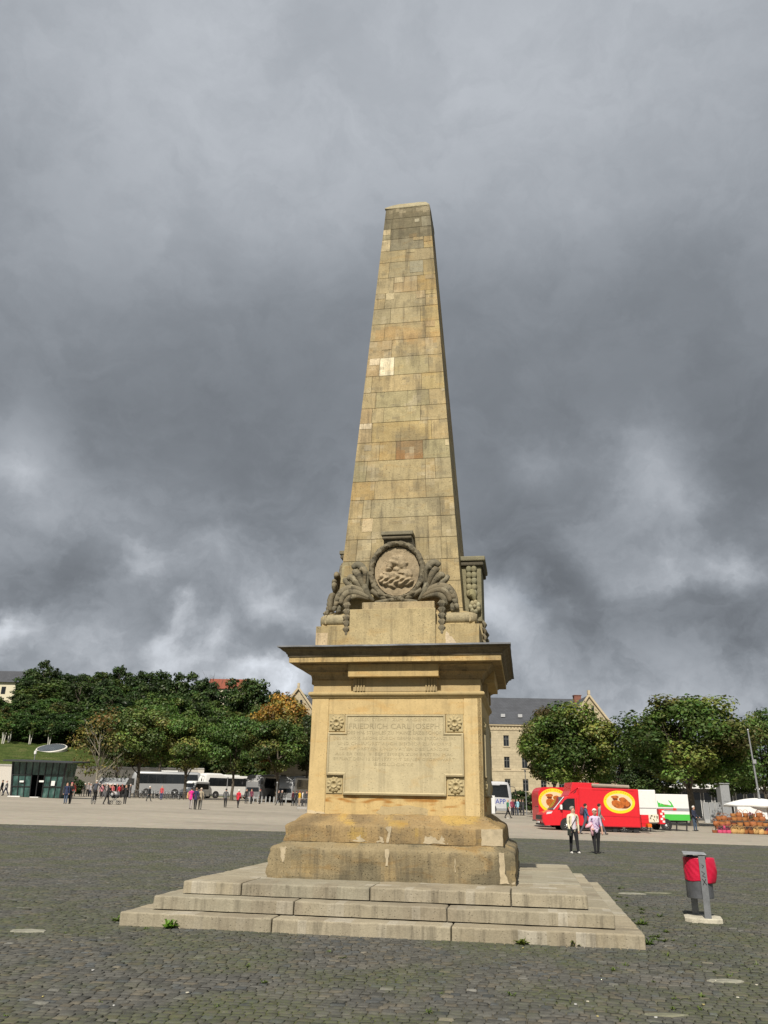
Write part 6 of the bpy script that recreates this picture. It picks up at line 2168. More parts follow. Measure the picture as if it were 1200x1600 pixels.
for i in range(70):
    a = r.uniform(0, 2 * PI); z = r.uniform(.86, 1.18); s = r.uniform(.008, .02)
    rx, ry = .121 * 1.22 * .92, .098 * 1.22 * .92
    px, py = rx * math.cos(a), ry * math.sin(a)
    b.ball((px, py + .005, z), (s, s, s * .8), 5, 4)
b.build('blouse_pattern', cloth((.30, .16, .42)), lady2)
b = MB()
b.tube([(.17, .12, .93), (.23, .16, .98), (.34, .17, .92), (.42, .12, .86)], [.05, .075, .07, .035], 8)
b.tube([(.20, .14, .95), (.19, .16, .78), (.20, .15, .60)], [.07, .06, .045], 8)
jk = tag(b.build('pink_jacket', cloth((.72, .40, .46)), None, smooth=True), 'pale pink jacket carried over the arm of the white haired woman', 'jacket')
jk.location = lady2.location; jk.rotation_euler = lady2.rotation_euler
# two walkers between them and the truck
x, y = P_at(917, 1303.5)
p_ = person('man in a blue jacket with backpack walking right in front of the red truck', x, y, 1.74, 95, (.04, .09, .17), (.07, .07, .09), (.03, .03, .03), (.03, .02, .015), .42, -.45, -.3, .3, .4, .5)
b = MB(); b.ball((0, -.20, 1.25), (.15, .11, .24), 12, 8); b.ball((0, -.28, 1.15), (.11, .06, .12), 10, 6)
bp = tag(b.build('backpack', cloth((.13, .04, .07)), None, smooth=True), 'dark plum backpack on the back of the man in the blue jacket', 'backpack')
bp.location = p_.location; bp.rotation_euler = p_.rotation_euler
b = MB()
for s in (-1, 1): b.tube([(s * .10, -.12, 1.40), (s * .11, .0, 1.44), (s * .12, .11, 1.32), (s * .12, .05, 1.08)], .018, 5)
b.build('strap', cloth((.10, .03, .05)), bp)
x, y = P_at(939, 1304)
person('man in a grey jacket walking right behind the white haired woman', x, y, 1.76, 95, (.23, .22, .20), (.08, .08, .10), (.05, .04, .035), (.03, .022, .015), .40, -.42, .35, -.3, .3, .25, coat=.06)
# standing man near the stall
x, y = P_at(1087, 1298.5)
person('white haired man in a navy jacket and jeans standing near the basket stall', x, y, 1.74, 140, (.022, .028, .055), (.055, .085, .13), (.015, .015, .015), (.66, .64, .60), .04, -.03, .1, .1, .9, .9, coat=.05, fat=1.1)
x, y = P_at(794, 1278.5)
person('bald man in a green t-shirt and black trousers walking to the right of the pedestal', x, y, 1.75, 80, (.025, .17, .085), (.012, .012, .014), (.012, .012, .014), (.3, .2, .15), .42, -.40, .3, -.15, .6, .4, bald=True, fat=1.18, sleeves=False)

# small group by the shrubs, right of the pedestal
for i, (u, c, l, lab) in enumerate(((799.5, (.30, .05, .09), (.03, .03, .04), 'person in a dark red top beside the white coach'), (803, (.018, .022, .045), (.02, .03, .06), 'person in navy clothes in the small group by the shrubs'),
                                    (808, (.30, .55, .66), (.09, .11, .15), 'person in a light blue shirt in the small group by the shrubs'), (813, (.02, .02, .022), (.03, .03, .03), 'person in black at the right of the light blue shirt'),
                                    (817, (.06, .06, .065), (.05, .05, .06), 'person in dark grey at the foot of the dark shrub'))):
    Y = 92 + i * .5; x = gx(u, Y)
    person(lab, x, Y, 1.72, 150 + i * 40, c, l, larm=.1, relb=.5)

# the left half of the square
def pp(label, u, v, h, **k):
    x, y = P_at(u, v)
    k.setdefault('group', None)
    return person(label, x, y, h, **k)
BLK = (.015, .015, .017); NVY = (.02, .026, .055); JNS = (.07, .10, .16); GRYC = (.16, .16, .17)
pp('person in a light grey shirt and dark trousers walking left at the left edge', 7.5, 1243.5, 1.72, face=-90, top=(.46, .45, .45), legs=NVY, lstep=.35, rstep=-.4, larm=.3, rarm=-.2, hair=(.45, .36, .33))
pp('person in dark clothes cut by the left edge of the picture', 1, 1243, 1.72, face=-90, top=BLK, legs=BLK, lstep=.3, rstep=-.3)
pp('person in a pale shirt at the pavilion door', 43, 1237.5, 1.62, face=170, top=(.55, .55, .48), legs=BLK, relb=.9)
pp('person in an olive top just right of the pavilion door', 49, 1237.5, 1.66, face=10, top=(.12, .12, .08), legs=(.30, .28, .24), hair=(.05, .04, .03))
pp('person in green with white trousers before the pavilion', 82, 1247, 1.62, face=200, top=(.08, .20, .11), legs=(.60, .58, .54), lstep=.2, rstep=-.2, relb=1.0, hair=(.10, .06, .03))
pp('white haired person in a black jacket and beige trousers before the pavilion', 92.5, 1247, 1.68, face=10, top=BLK, legs=(.34, .29, .22), lstep=.22, rstep=-.2, hair=(.65, .62, .58))
pp('person in a long dark blue coat with a light blue scarf', 101.5, 1256, 1.72, face=175, top=(.02, .03, .075), legs=(.06, .09, .15), coat=.12, lstep=.06, rstep=-.06)
pp('person in black with a pink headscarf beside the dark blue coat', 108.5, 1256, 1.74, face=185, top=BLK, legs=BLK, coat=.08, lstep=.12, rstep=-.12, hair=(.62, .16, .18))
pp('person in a coral red top behind the pair in dark coats', 113.5, 1248, 1.68, face=20, top=(.60, .10, .08), legs=(.25, .23, .20), hair=(.45, .35, .2))
crowd = [(125.5, 1242.5, (.13, .04, .04), (.25, .24, .22), (.06, .05, .04), 'person in maroon at the left end of the crowd'), (130.5, 1243, (.03, .045, .045), (.24, .23, .20), (.66, .63, .58), 'white haired person in dark green in the crowd'),
         (136, 1242.5, (.30, .27, .27), BLK, (.6, .56, .5), 'person in grey pink behind the cyclist, left'), (140, 1242.5, (.35, .33, .33), NVY, (.55, .5, .45), 'pale haired person just left of the cyclist'),
         (153.5, 1243, (.50, .45, .45), (.40, .38, .36), (.5, .42, .36), 'person in a pale top just right of the cyclist'), (157.5, 1247.5, (.55, .22, .25), BLK, (.5, .25, .24), 'person in salmon pink with a dark skirt'),
         (161.5, 1243.5, BLK, GRYC, (.40, .35, .30), 'person in black between the salmon top and the pram'), (165.5, 1242.5, (.45, .40, .38), GRYC, (.66, .62, .58), 'white haired person behind the pram pusher'),
         (174.5, 1243, (.50, .13, .13), (.20, .2, .2), (.55, .28, .26), 'person in a reddish top behind the pram'), (181.5, 1243, (.07, .07, .075), (.30, .3, .28), (.55, .35, .30), 'person in grey behind the pram, right'),
         (185, 1243, (.58, .03, .05), GRYC, (.20, .13, .10), 'person in a bright red jacket right of the pram'), (189, 1242, (.10, .03, .03), BLK, (.35, .08, .07), 'red haired person in dark clothes at the right of the crowd'),
         (202, 1243, (.16, .15, .15), GRYC, (.5, .46, .42), 'person in grey at the right end of the crowd, before the coach')]
for i, (u, v, c, l, hcol, lab) in enumerate(crowd):
    pp(lab, u, v, 1.60 + .04 * (i * 7 % 5), face=(i * 67) % 360, top=c, legs=l, hair=hcol, lstep=.1 * ((i % 3) - 1), rstep=-.1 * ((i % 3) - 1), relb=.3 + .3 * (i % 3))
pp('woman in black leaning to push the grey pram', 166, 1257, 1.70, face=92, top=BLK, legs=BLK, coat=.05, lstep=.25, rstep=-.3, larm=.5, rarm=.5, lelb=.7, relb=.7, lean=.25, hair=(.40, .22, .18))
pp('person in black standing right of the pram with hands at the collar', 194.5, 1256.5, 1.72, face=180, top=BLK, legs=BLK, lstep=.08, rstep=-.05, larm=.3, rarm=.3, lelb=1.9, relb=1.9, hair=(.14, .10, .07))
pp('white haired person in dark clothes walking before the grey coach', 232, 1252, 1.66, face=100, top=(.03, .035, .04), legs=(.03, .035, .04), lstep=.3, rstep=-.3, hair=(.68, .66, .63))
pp('person in a red jacket and blue trousers by the bicycles', 252, 1246, 1.70, face=190, top=(.50, .05, .06), legs=(.05, .06, .14), hair=(.5, .35, .3))
trio = [(297, 1264.5, (.62, .02, .24), (.34, .31, .30), (.03, .025, .03), 'woman in a bright pink jacket carrying a tan bag', 0), (304.5, 1265, (.025, .025, .075), BLK, (.20, .13, .09), 'person in a navy coat between the pink and the beige jacket', 5), (312, 1265, (.34, .29, .21), (.12, .12, .11), (.5, .42, .34), 'person in a beige jacket at the right of the trio', -5)]
for u, v, c, l, hcol, lab, fc in trio:
    pp(lab, u, v, 1.70, face=fc, top=c, legs=l, hair=hcol, coat=.10, lstep=.15 if fc == 0 else .08, rstep=-.15, relb=.5, lelb=.5)
x, y = P_at(293.5, 1263.5)
b = MB(); b.box(-.16, .16, -.09, .09, .82, 1.28); b.tube([(-.1, 0, 1.26), (-.05, 0, 1.42), (.05, 0, 1.42), (.1, 0, 1.26)], .015, 6)
t_ = tag(b.build('tote_bag', cloth((.48, .30, .13)), None, bevel=.03), 'tan bag at the back of the woman in the pink jacket', 'bag'); t_.location = (x, y, g(x, y)); 
pp('man in a dark grey jacket walking away before the white coach', 351.5, 1262, 1.70, face=0, top=(.075, .08, .085), legs=BLK, coat=.05, lstep=.12, rstep=-.1, hair=(.03, .03, .03))
pp('person with white hair in a long bright red coat', 371.5, 1262.5, 1.66, face=20, top=(.55, .02, .04), legs=BLK, coat=.10, lstep=.22, rstep=-.22, hair=(.66, .63, .6), relb=.8)
pp('person in black striding left, front of the dark pair', 435, 1258.5, 1.70, face=-80, top=BLK, legs=BLK, lstep=.42, rstep=-.35, coat=.06, hair=(.3, .2, .16))
pp('person in black and white behind the striding one in the dark pair', 440, 1258.5, 1.70, face=-80, top=(.06, .06, .06), legs=BLK, lstep=-.2, rstep=.2, hair=(.5, .38, .33), relb=.6)
row = [(385, 1248, BLK, 'person in black at the corner of the white coach'), (393, 1248, (.16, .03, .06), 'person in dark red beside the coach with the lettered window'), (406.5, 1246.5, BLK, 'tall person in a black suit before the coach front'),
       (458, 1249, (.10, .02, .03), 'person in dark maroon, left end of the row by the pedestal'), (463, 1249.5, (.02, .02, .03), 'person in black next to the yellow top'), (468, 1249.5, (.62, .36, .02), 'person in a yellow top left of the pedestal'),
       (473, 1249, (.66, .65, .63), 'person in a white jacket left of the pedestal'), (479, 1249, (.05, .05, .06), 'person in dark clothes nearest the pedestal on its left')]
for i, (u, v, c, lab) in enumerate(row):
    pp(lab, u, v, 1.72, face=(150 + 50 * i) % 360, top=c, legs=BLK if i != 5 else (.4, .3, .2), hair=(.06 + .08 * (i % 3), .05, .04), lstep=.08, rstep=-.08)

# cyclist seen from behind with his bicycle
x, y = P_at(145.5, 1256.5)
def bicycle(label, x, y, rz, col=(.03, .03, .035), group=None):
    t = thing('bicycle', label, 'bicycle', (x, y, g(x, y)), rz, group)
    for yy in (-.52, .52):
        b = MB()
        n = 22
        pts = [(0, yy + .33 * math.cos(2 * PI * i / n), .34 + .33 * math.sin(2 * PI * i / n)) for i in range(n + 1)]
        b.tube(pts, .020, 5, cap=False); w = b.build('wheel', M_TYRE, t)
        b = MB()
        for k in range(8):
            a = PI * k / 8; b.tube([(0, yy + .32 * math.cos(a), .34 + .32 * math.sin(a)), (0, yy - .32 * math.cos(a), .34 - .32 * math.sin(a))], .004, 4)
        b.build('spokes', M_STEEL, w)
    b = MB()
    fr = {'h': (0, .38, .82), 'f': (0, .52, .34), 's': (0, -.14, .84), 'c': (0, -.06, .30), 'r': (0, -.52, .34)}
    for a, e in (('h', 'f'), ('h', 's'), ('h', 'c'), ('s', 'c'), ('c', 'r'), ('s', 'r')): b.tube([fr[a], fr[e]], .020, 6)
    b.build('frame', cloth(col), t)
    b = MB(); b.ball((0, -.17, .92), (.07, .13, .035), 8, 5); b.tube([(0, -.14, .84), (0, -.16, .91)], .014, 5); b.build('saddle', M_DARK, t)
    b = MB(); b.tube([(0, .38, .82), (0, .36, 1.0)], .015, 5); b.tube([(-.27, .26, 1.02), (-.1, .36, 1.0), (.1, .36, 1.0), (.27, .26, 1.02)], .014, 5); b.build('handlebar', M_STEEL, t)
    b = MB(); b.lathe([(.08, -.01), (.08, .01)], 10, (.05, -.06, .30), 'x'); b.tube([(.1, -.06, .18), (.02, -.06, .30), (-.02, -.06, .30), (-.1, -.06, .42)], .012, 5); b.build('pedal_crank', M_STEEL, t)
    return t
bicycle('dark bicycle ridden away from the camera in front of the crowd', x, y, math.radians(6))
person('broad cyclist in a dark grey blue jacket seen from behind', x, y, 1.74, 0, (.045, .05, .065), BLK, BLK, (.5, .45, .40), .95, .55, .65, .65, .3, .3, fat=1.25, lean=.35, lift=.32, lkick=1.05, rkick=.55, lout=.4, rout=.4)

# pram
x, y = P_at(178, 1257)
pr = thing('pram', 'grey hooded pram in front of the woman in black', 'pram', (x, y, g(x, y)), math.radians(0))
b = MB(); b.lathe([(.02, -.02), (.20, .0), (.25, .14), (.24, .26)], 14, (0, 0, .55), sx=1.6); b.build('cot', cloth((.03, .03, .035)), pr, smooth=True)
b = MB()
vs, fs = [], []
for i in range(8):
    for j in range(9):
        ph, a = PI / 2 * i / 7, PI * j / 8
        vs.append((-.10 - .34 * math.cos(a) * math.cos(ph) * .9, .27 * math.cos(ph) * math.sin(a) * 2 - .27 if False else .26 * math.sin(a - PI / 2), .80 + .32 * math.sin(ph) * math.sin(a)))
b.ball((-.08, 0, .86), (.30, .26, .24), 14, 8); b.build('hood', cloth((.42, .42, .43)), pr, smooth=True)
for xx in (-.36, .40):
    for s in (-1, 1):
        b = MB(); r_ = .15; n = 14
        b.tube([(xx + r_ * math.cos(2 * PI * i / n), s * .26, r_ + .01 + r_ * math.sin(2 * PI * i / n)) for i in range(n + 1)], .025, 5, cap=False); b.lathe([(.03, -.02), (.03, .02)], 8, (xx, s * .26, r_ + .01), 'y'); b.build('wheel', M_TYRE, pr)
b = MB()
for s in (-1, 1): b.tube([(-.36, s * .24, .16), (.25, s * .24, .62)], .016, 5); b.tube([(.40, s * .24, .16), (-.40, s * .24, .72), (-.62, s * .24, .98)], .016, 5)
b.tube([(-.62, -.24, .98), (-.62, .24, .98)], .018, 5); b.build('chassis', M_STEEL, pr)
# ------------------------------------------------------------------ small things
# waste bin with the red bag
A = at(1099, 1441)
bn = thing('litter_bin', 'grey round litter bin with a red plastic bag, between two posts on a concrete foot', 'litter bin', (A.x, A.y, g(A.x, A.y)), -math.atan2(A.x, A.y) + math.radians(3))
b = MB()
ft = [(-.26, -.17), (-.17, -.245), (.17, -.245), (.26, -.18), (.26, .18), (.17, .245), (-.17, .245), (-.26, .17)]
b.prism(ft, 0, .075, 'z'); b.build('concrete_foot', paint('pale weathered concrete', (.47, .44, .35), .95, var=.25, scale=9, bmp=.5), bn, bevel=.012)
M_BIN = paint('dark grey sheet steel', (.11, .115, .125), .42, .35, var=.25, scale=6)
b = MB(); b.lathe([(.183, .325), (.190, .33), (.190, .88), (.184, .886), (.178, .88), (.178, .34)], 30, cap=False); b.lathe([(.0, .35), (.183, .33)], 30, cap=False); b.build('drum', M_BIN, bn, smooth=40)
M_BAG = paint('glossy red plastic bag', (.50, .012, .045), .20, var=.12, scale=9, bmp=.35)
b = MB(); n, k = 96, 26; vs = []; fs = []
for i in range(k + 1):
    u = i / k; z = .892 - .345 * u
    for j in range(n):
        a = 2 * PI * j / n
        r_ = .196 + .006 * mnoise.noise(Vector((math.cos(a) * 5, math.sin(a) * 5, z * 8))) + .0025 * math.sin(a * 14 + z * 60) * math.sin(PI * u)
        r_ += max(0, math.cos(a + .15)) ** 3 * .075 * math.sin(PI * min(1, u * .85 + .12)) ** .5
        zz = z - .035 * max(0, math.cos(a)) * u - .006 * math.sin(a * 5) * u
        if i == 0: r_ = .181; zz = .886
        if i == k: r_ -= .014; zz += .01
        vs.append((r_ * math.cos(a), r_ * math.sin(a), zz))
for i in range(k):
    for j in range(n): fs.append((i * n + j, (i + 1) * n + j, (i + 1) * n + (j + 1) % n, i * n + (j + 1) % n))
b.add(vs, fs); bg_ = b.build('red_bag', M_BAG, bn, smooth=True)
M_POST = paint('grey galvanised post', (.20, .21, .22), .5, .4, var=.2, scale=7)
b = MB(); b.box(.015, .110, -.228, -.200, .05, .925); ps = b.build('post', M_POST, bn, bevel=.004)
b = MB(); b.box(-.130, -.035, .200, .228, .05, .925); b.build('post', M_POST, bn, bevel=.004)
b = MB(); b.add([(-.19, -.245, .922), (.13, -.245, .926), (.13, .245, .932), (-.19, .245, .940), (-.19, -.245, .930), (.13, -.245, .934), (.13, .245, .940), (-.19, .245, .948)], [(3, 2, 1, 0), (4, 5, 6, 7), (0, 1, 5, 4), (1, 2, 6, 5), (2, 3, 7, 6), (3, 0, 4, 7)])
b.build('top_plate', paint('bare steel plate', (.40, .41, .42), .5, .5, var=.3), bn)
b = MB()
for q in ([(.035, .60), (.092, .52)], [(.088, .60), (.040, .515)], [(.04, .70), (.08, .67), (.045, .64), (.085, .62)], [(.05, .79), (.08, .775), (.055, .745)]):
    b.tube([(x, -.2295, z) for x, z in q], .0045, 4)
b.build('graffiti', M_DARK, ps)

# basket stall on the right
S0 = at(1160, 1303)
SY = S0.y
def sx_(u): return gx(u, SY)
sz = g(sx_(1150), SY)
STRAW = [(.40, .15, .045), (.34, .12, .04), (.46, .20, .06), (.55, .34, .13), (.28, .085, .03)]
def basket_mesh(w, hgt, col, handle=True, bag=False, inner=(.10, .04, .015)):
    b = MB(); r = random.Random(int(w * 1000 + hgt * 77))
    n = 16
    prof = [(.70, 0), (.86, .25), (.98, .7), (1.04, 1.0)] if not bag else [(.80, 0), (1.0, .35), (.92, .75), (.80, 1.0)]
    for i in range(5):
        pass
    lv = []
    for k in range(9):
        u = k / 8
        rr_ = np.interp(u, [p[1] for p in prof], [p[0] for p in prof]) * w / 2 * (1 + .035 * (k % 2))
        lv.append((rr_, u * hgt))
    b.lathe(lv, n, sy=.72, cap=False, c=col)
    b.lathe([(lv[0][0], 0.005), (.001, .005)], n, sy=.72, cap=False, c=inner)
    b.lathe([(x * .93, z) for x, z in lv[::-1]], n, sy=.72, cap=False, c=inner)
    b.tube([(lv[-1][0] * math.cos(t) * .98, lv[-1][0] * .72 * .98 * math.sin(t), hgt) for t in [2 * PI * i / 18 for i in range(19)]], w * .035, 5, c=tuple(k * .8 for k in col), cap=False)
    me1 = b.mesh('basket', paint('woven straw', (1, 1, 1), .8, var=.25, scale=22, use_attr=True, bmp=.8), 50)
    b = MB()
    if handle:
        for yy in ((0,) if not bag else (-.3, .3)):
            pts = [(w * .46 * math.cos(t), yy * w, hgt * .95 + (.55 if not bag else .42) * w * math.sin(t)) for t in [PI * i / 10 for i in range(11)]]
            b.tube(pts, w * .028, 5, c=tuple(k * .7 for k in col))
    me2 = b.mesh('handle', MATS['woven straw'], 50) if handle else None
    return me1, me2
def basket(kind, label, x, y, z, rz, grp='woven baskets on the market stall', tilt=0.0):
    o = link('basket', BK[kind][0]); tag(o, label, 'basket', grp)
    o.location = (x, y, z); o.rotation_euler = (tilt, 0, rz)
    if BK[kind][1]: link('handle', BK[kind][1], o)
    return o
BK = [basket_mesh(.46, .26, STRAW[0]), basket_mesh(.50, .30, STRAW[1], True, True), basket_mesh(.42, .22, STRAW[2], False), basket_mesh(.52, .34, STRAW[3], True, True, (.25, .15, .06)), basket_mesh(.38, .20, STRAW[4]), basket_mesh(.36, .24, (.50, .06, .14), True, True)]
NM = ['red brown handled basket', 'dark brown shopping basket', 'open bowl basket', 'pale straw bag', 'small dark red basket', 'small pink basket']
# tables
def table(label, u0, u1, yo, h):
    xa, xb = sx_(u0), sx_(u1)
    t = thing('stall_table', label, 'table', ((xa + xb) / 2, SY + yo, sz), 0)
    w = (xb - xa) / 2
    b = MB(); b.box(-w, w, -.35, .35, h - .05, h); b.build('table_top', paint('worn board', (.16, .10, .06), .8), t)
    b = MB(); b.box(-w, w, -.36, -.35, h * .35, h - .05); b.build('dark_cloth', M_DARK, t)
    for sx1 in (-1, 1):
        for sy1 in (-1, 1):
            b = MB(); b.tube([(sx1 * (w - .06), sy1 * .3, 0), (sx1 * (w - .06), sy1 * .3, h - .05)], .03, 6); b.build('leg', MATS['worn board'], t)
table('low front table of the basket stall', 1120, 1216, .75, .50)
table('higher back table of the basket stall', 1132, 1216, 1.6, .85)
rb = random.Random(12)
ordw = ['first', 'second', 'third', 'fourth', 'fifth', 'sixth', 'seventh', 'eighth', 'ninth', 'tenth']
def row_(us, yo, z, kinds, where, tilt=0.0):
    cnt = {}
    tot = {}
    for i, u in enumerate(us): tot[kinds[i % len(kinds)]] = tot.get(kinds[i % len(kinds)], 0) + 1
    for i, u in enumerate(us):
        k = kinds[i % len(kinds)]
        cnt[k] = cnt.get(k, 0) + 1
        lab = (ordw[cnt[k] - 1] + ' ' + NM[k] + ' from the left ' if tot[k] > 1 else NM[k] + ' ') + where
        basket(k, lab, sx_(u), SY + yo + rb.uniform(-.05, .05), sz + z, rb.uniform(-.4, .4), tilt=tilt * rb.uniform(.7, 1.2))
row_([1110.5, 1118, 1125, 1132], .0, 0, [4, 5, 5, 5], 'on the paving in front of the stall')
row_([1140, 1145.5, 1151, 1158, 1166, 1173], .05, 0.04, [3, 3, 3, 0, 0, 3], 'on the paving in front of the stall', .35)
row_([1181, 1188, 1195, 1203], .05, 0, [3, 2, 5, 1], 'at the right end of the paving row')
row_([1122, 1130, 1138], .55, .27, [4, 5, 5], 'on the step of the front table')
row_([1121, 1129.5, 1138.5, 1148, 1158, 1168.5, 1178.5, 1188, 1197, 1207], .75, .50, [1, 0, 1, 4, 2, 0, 1, 0, 2, 0], 'on the low front table')
row_([1134, 1141, 1149, 1157, 1165, 1173.5, 1183, 1192, 1202], 1.6, .85, [0, 1, 4, 2, 0, 2, 1, 0, 1], 'on the higher back table')
row_([1157, 1167, 1177, 1188, 1199], 1.65, 1.1, [2, 1, 0, 2, 1], 'stacked at the back of the higher table')

# white canopy over the stall
cp = thing('stall_canopy', 'large white market parasol over the basket stall', 'parasol', (gx(1180, SY + 3.9), SY + 3.9, sz), .2)
R_ = 2.35; zt = P(1172, 1247, SY + 3.9).z - sz; ze = P(1172, 1258, SY + 3.9).z - sz
b = MB(); n = 32; vs = [(0, 0, zt)]; fs = []
for i in range(1, 9):
    u = i / 8
    for j in range(n):
        a = 2 * PI * j / n
        sag = 1 - .035 * (1 - abs(math.cos(a * 4)))
        vs.append((R_ * u * sag * math.cos(a), R_ * u * sag * math.sin(a), zt - (zt - ze) * (u ** 1.7) + .03 * u * abs(math.cos(a * 4))))
for j in range(n): fs.append((0, 1 + j, 1 + (j + 1) % n))
for i in range(7):
    for j in range(n): fs.append((1 + i * n + j, 1 + (i + 1) * n + j, 1 + (i + 1) * n + (j + 1) % n, 1 + i * n + (j + 1) % n))
last = 1 + 7 * n; e0 = len(vs)
for j in range(n):
    x_, y_, z_ = vs[last + j]; vs.append((x_ * 1.005, y_ * 1.005, z_ - .16 - .03 * math.sin(j * 2.1)))
for j in range(n): fs.append((last + j, e0 + j, e0 + (j + 1) % n, last + (j + 1) % n))
b.add(vs, fs)
cv = b.build('canopy', paint('white canvas', (.80, .79, .76), .9, var=.05), cp, smooth=50)
md = cv.modifiers.new('thick', 'SOLIDIFY'); md.thickness = .01
b = MB(); b.tube([(0, 0, 0), (0, 0, zt)], .03, 8); b.build('pole', M_STEEL, cp)
for k in range(8):
    a = 2 * PI * k / 8; b = MB(); b.tube([(0, 0, zt - .1), (R_ * .98 * math.cos(a), R_ * .98 * math.sin(a), ze + .0)], .012, 5); b.build('rib', M_STEEL, cp)
x0, x1 = sx_(1168), sx_(1215)
b = MB(); za, zb_ = P(1185, 1279, SY + 1.95).z, P(1185, 1261, SY + 1.95).z
for i in range(16):
    xa, xb = x0 + (x1 - x0) * i / 16, x0 + (x1 - x0) * (i + 1) / 16
    b.box(xa, xb, SY + 1.95 + .03 * math.sin(i), SY + 1.98 + .03 * math.sin(i), za + .04 * math.sin(i * 2), zb_)
tag(b.build('side_sheet', MATS['white canvas'], None), 'white canvas sheet hanging behind the right part of the basket stall', 'canvas sheet')
# dried flowers standing on the stall
fl = thing('flower_bunch', 'bunch of dusky mauve dried flowers standing on the basket stall', 'flowers', (sx_(1181), SY + 1.3, sz + .85), 0)
b = MB(); r = random.Random(2); hd = MB()
for i in range(22):
    a = r.uniform(0, 6.28); t_ = r.uniform(.05, .22)
    tip = (math.cos(a) * t_, math.sin(a) * t_, r.uniform(.35, .62)); b.tube([(0, 0, 0), tip], .008, 4); hd.ball(tip, (.035, .035, .05), 6, 5, 0, jit((.24, .12, .15), .25, r))
b.build('stems', cloth((.10, .09, .05)), fl); hd.build('blossom', paint('mauve petals', (1, 1, 1), .9, use_attr=True), fl)

# tall metal pole at the right edge
Y = 63
pb = P(1190, 1262, Y); pt = P(1168.5, 1141, Y)
fp = thing('metal_pole', 'tall slightly leaning grey metal pole before the right edge trees', 'pole', (pb.x, Y, g(pb.x, Y)))
b = MB(); h_ = pt.z - fp.location.z; dx = pt.x - pb.x
b.tube([(-dx * .1, 0, -.1), (0, 0, .8), (dx * .5, 0, h_ * .5), (dx, 0, h_)], [.10, .085, .07, .05], 10); b.build('shaft', M_STEEL, fp, smooth=40)
b = MB(); b.lathe([(.16, 0), (.16, .12), (.11, .3)], 12); b.build('foot', M_GREY, fp)
b = MB(); zc = P(1178, 1190, Y).z - fp.location.z; b.box(dx * .55 - .12, dx * .55 + .12, -.2, -.05, zc - .15, zc + .15); b.build('fitting', M_GREY, fp)
b = MB(); b.ball((dx, 0, h_ + .03), .08, 8, 6); b.build('cap', M_STEEL, fp)

# lamp and sign on the grass
Y = 118
p0, p1 = P(21, 1190, Y), P(23, 1173, Y)
lp = thing('path_lamp', 'small white topped lamp post on the grass above the pavilion', 'lamp', (p0.x, 125, hill_z(p0.x, 125)))
hh = P(23, 1172, 125).z - lp.location.z
b = MB(); b.tube([(0, 0, -.1), (0, 0, hh - .5)], .06, 6); b.build('post', M_STEEL, lp)
b = MB(); b.lathe([(.12, hh - .6), (.2, hh - .5), (.2, hh - .1), (.05, hh)], 10); b.build('lamp_head', M_WHITE, lp)

# pale signboard at the right edge of the pedestal
Y = 40
xa, xb = gx(767.8, Y), gx(773, Y); gz = g(xa, Y)
sg = thing('signboard', 'white upright signboard just beyond the right edge of the pedestal', 'sign', ((xa + xb) / 2, Y, gz), 0)
b = MB(); b.box(-(xb - xa) / 2, (xb - xa) / 2, 0, .06, max(.02, P(770, 1271, Y).z - gz), P(770, 1243, Y).z - gz); b.build('panel', M_WHITE, sg)
b = MB(); b.box(-.08, .08, .06, .12, 0, 1.0); b.build('post', M_STEEL, sg)

# bicycle hoops and parked bicycles along the edge of the coach bay
for i in range(13):
    u = 384 + i * 6.3; Y = 112
    if i > 10: u = 384 + i * 6.3 + 4
    x = gx(u, Y)
    q = MB(); q.tube([(-.32, 0, -.05), (-.32, 0, .70), (-.22, 0, .80), (.22, 0, .80), (.32, 0, .70), (.32, 0, -.05)], .045, 6)
    hp2 = tag(q.build('bike_hoop', paint('pale metal hoop', (.38, .39, .39), .5, .3), None, smooth=60), 'pale metal bicycle hoop in the row before the grey coaches', 'bike rack', 'bicycle hoops in a row before the coaches')
    hp2.location = (x, Y, g(x, Y)); hp2.rotation_euler = (0, 0, PI / 2 + .25)
first = None
for i in range(14):
    u = 209 + i * 6.0; Y = 113.5 + (i % 2) * .5; x = gx(u, Y)
    if first is None: first = bicycle('dark parked bicycle in the rack before the grey coach', x, Y, .5, group='bicycles parked before the grey coach'); o = first
    else:
        o = copy_tree(first); o.location = (x, Y, g(x, Y))
    o.rotation_euler = (0, 0, .4 + .5 * math.sin(i * 2.4))
# crowd barrier near the pedestal
p0, p1 = at(464, 1266), at(482, 1266)
br = thing('crowd_barrier', 'light metal crowd barrier left of the pedestal', 'barrier', tuple(p0), 0)
w = (p1.x - p0.x)
b = MB(); b.tube([(0, 0, .05), (0, 0, 1.05), (w, 0, 1.05), (w, 0, .05)], .022, 6); b.tube([(0, 0, .2), (w, 0, .2)], .018, 6); b.build('frame', M_STEEL, br)
b = MB()
for k in range(1, 10): b.tube([(w * k / 10, 0, .2), (w * k / 10, 0, 1.05)], .009, 5)
b.build('bars', M_STEEL, br)
b = MB()
for xx in (.1, w - .1): b.tube([(xx, -.3, .02), (xx, .3, .02)], .02, 5)
b.build('feet', M_STEEL, br)
# three thin lamp posts among the coaches
for u, vt, Y, lab in ((353.5, 1216, 117, 'thin grey post before the white coach'), (432, 1224, 117, 'thin grey post before the lettered coach'), (822, 1206, 98, 'pale lamp post before the shrubs by the stone building')):
    x = gx(u, Y); z = g(x, Y); h_ = P(u, vt, Y).z - z
    t_ = thing('lamp_post', lab, 'lamp post', (x, Y, z))
    b = MB(); b.tube([(0, 0, -.1), (0, 0, h_)], [.07, .045], 7); b.build('post', M_STEEL, t_)
    b = MB(); b.ball((0, 0, h_ + .08), (.12, .12, .14), 9, 6); b.build('lamp_head', M_GREY, t_)

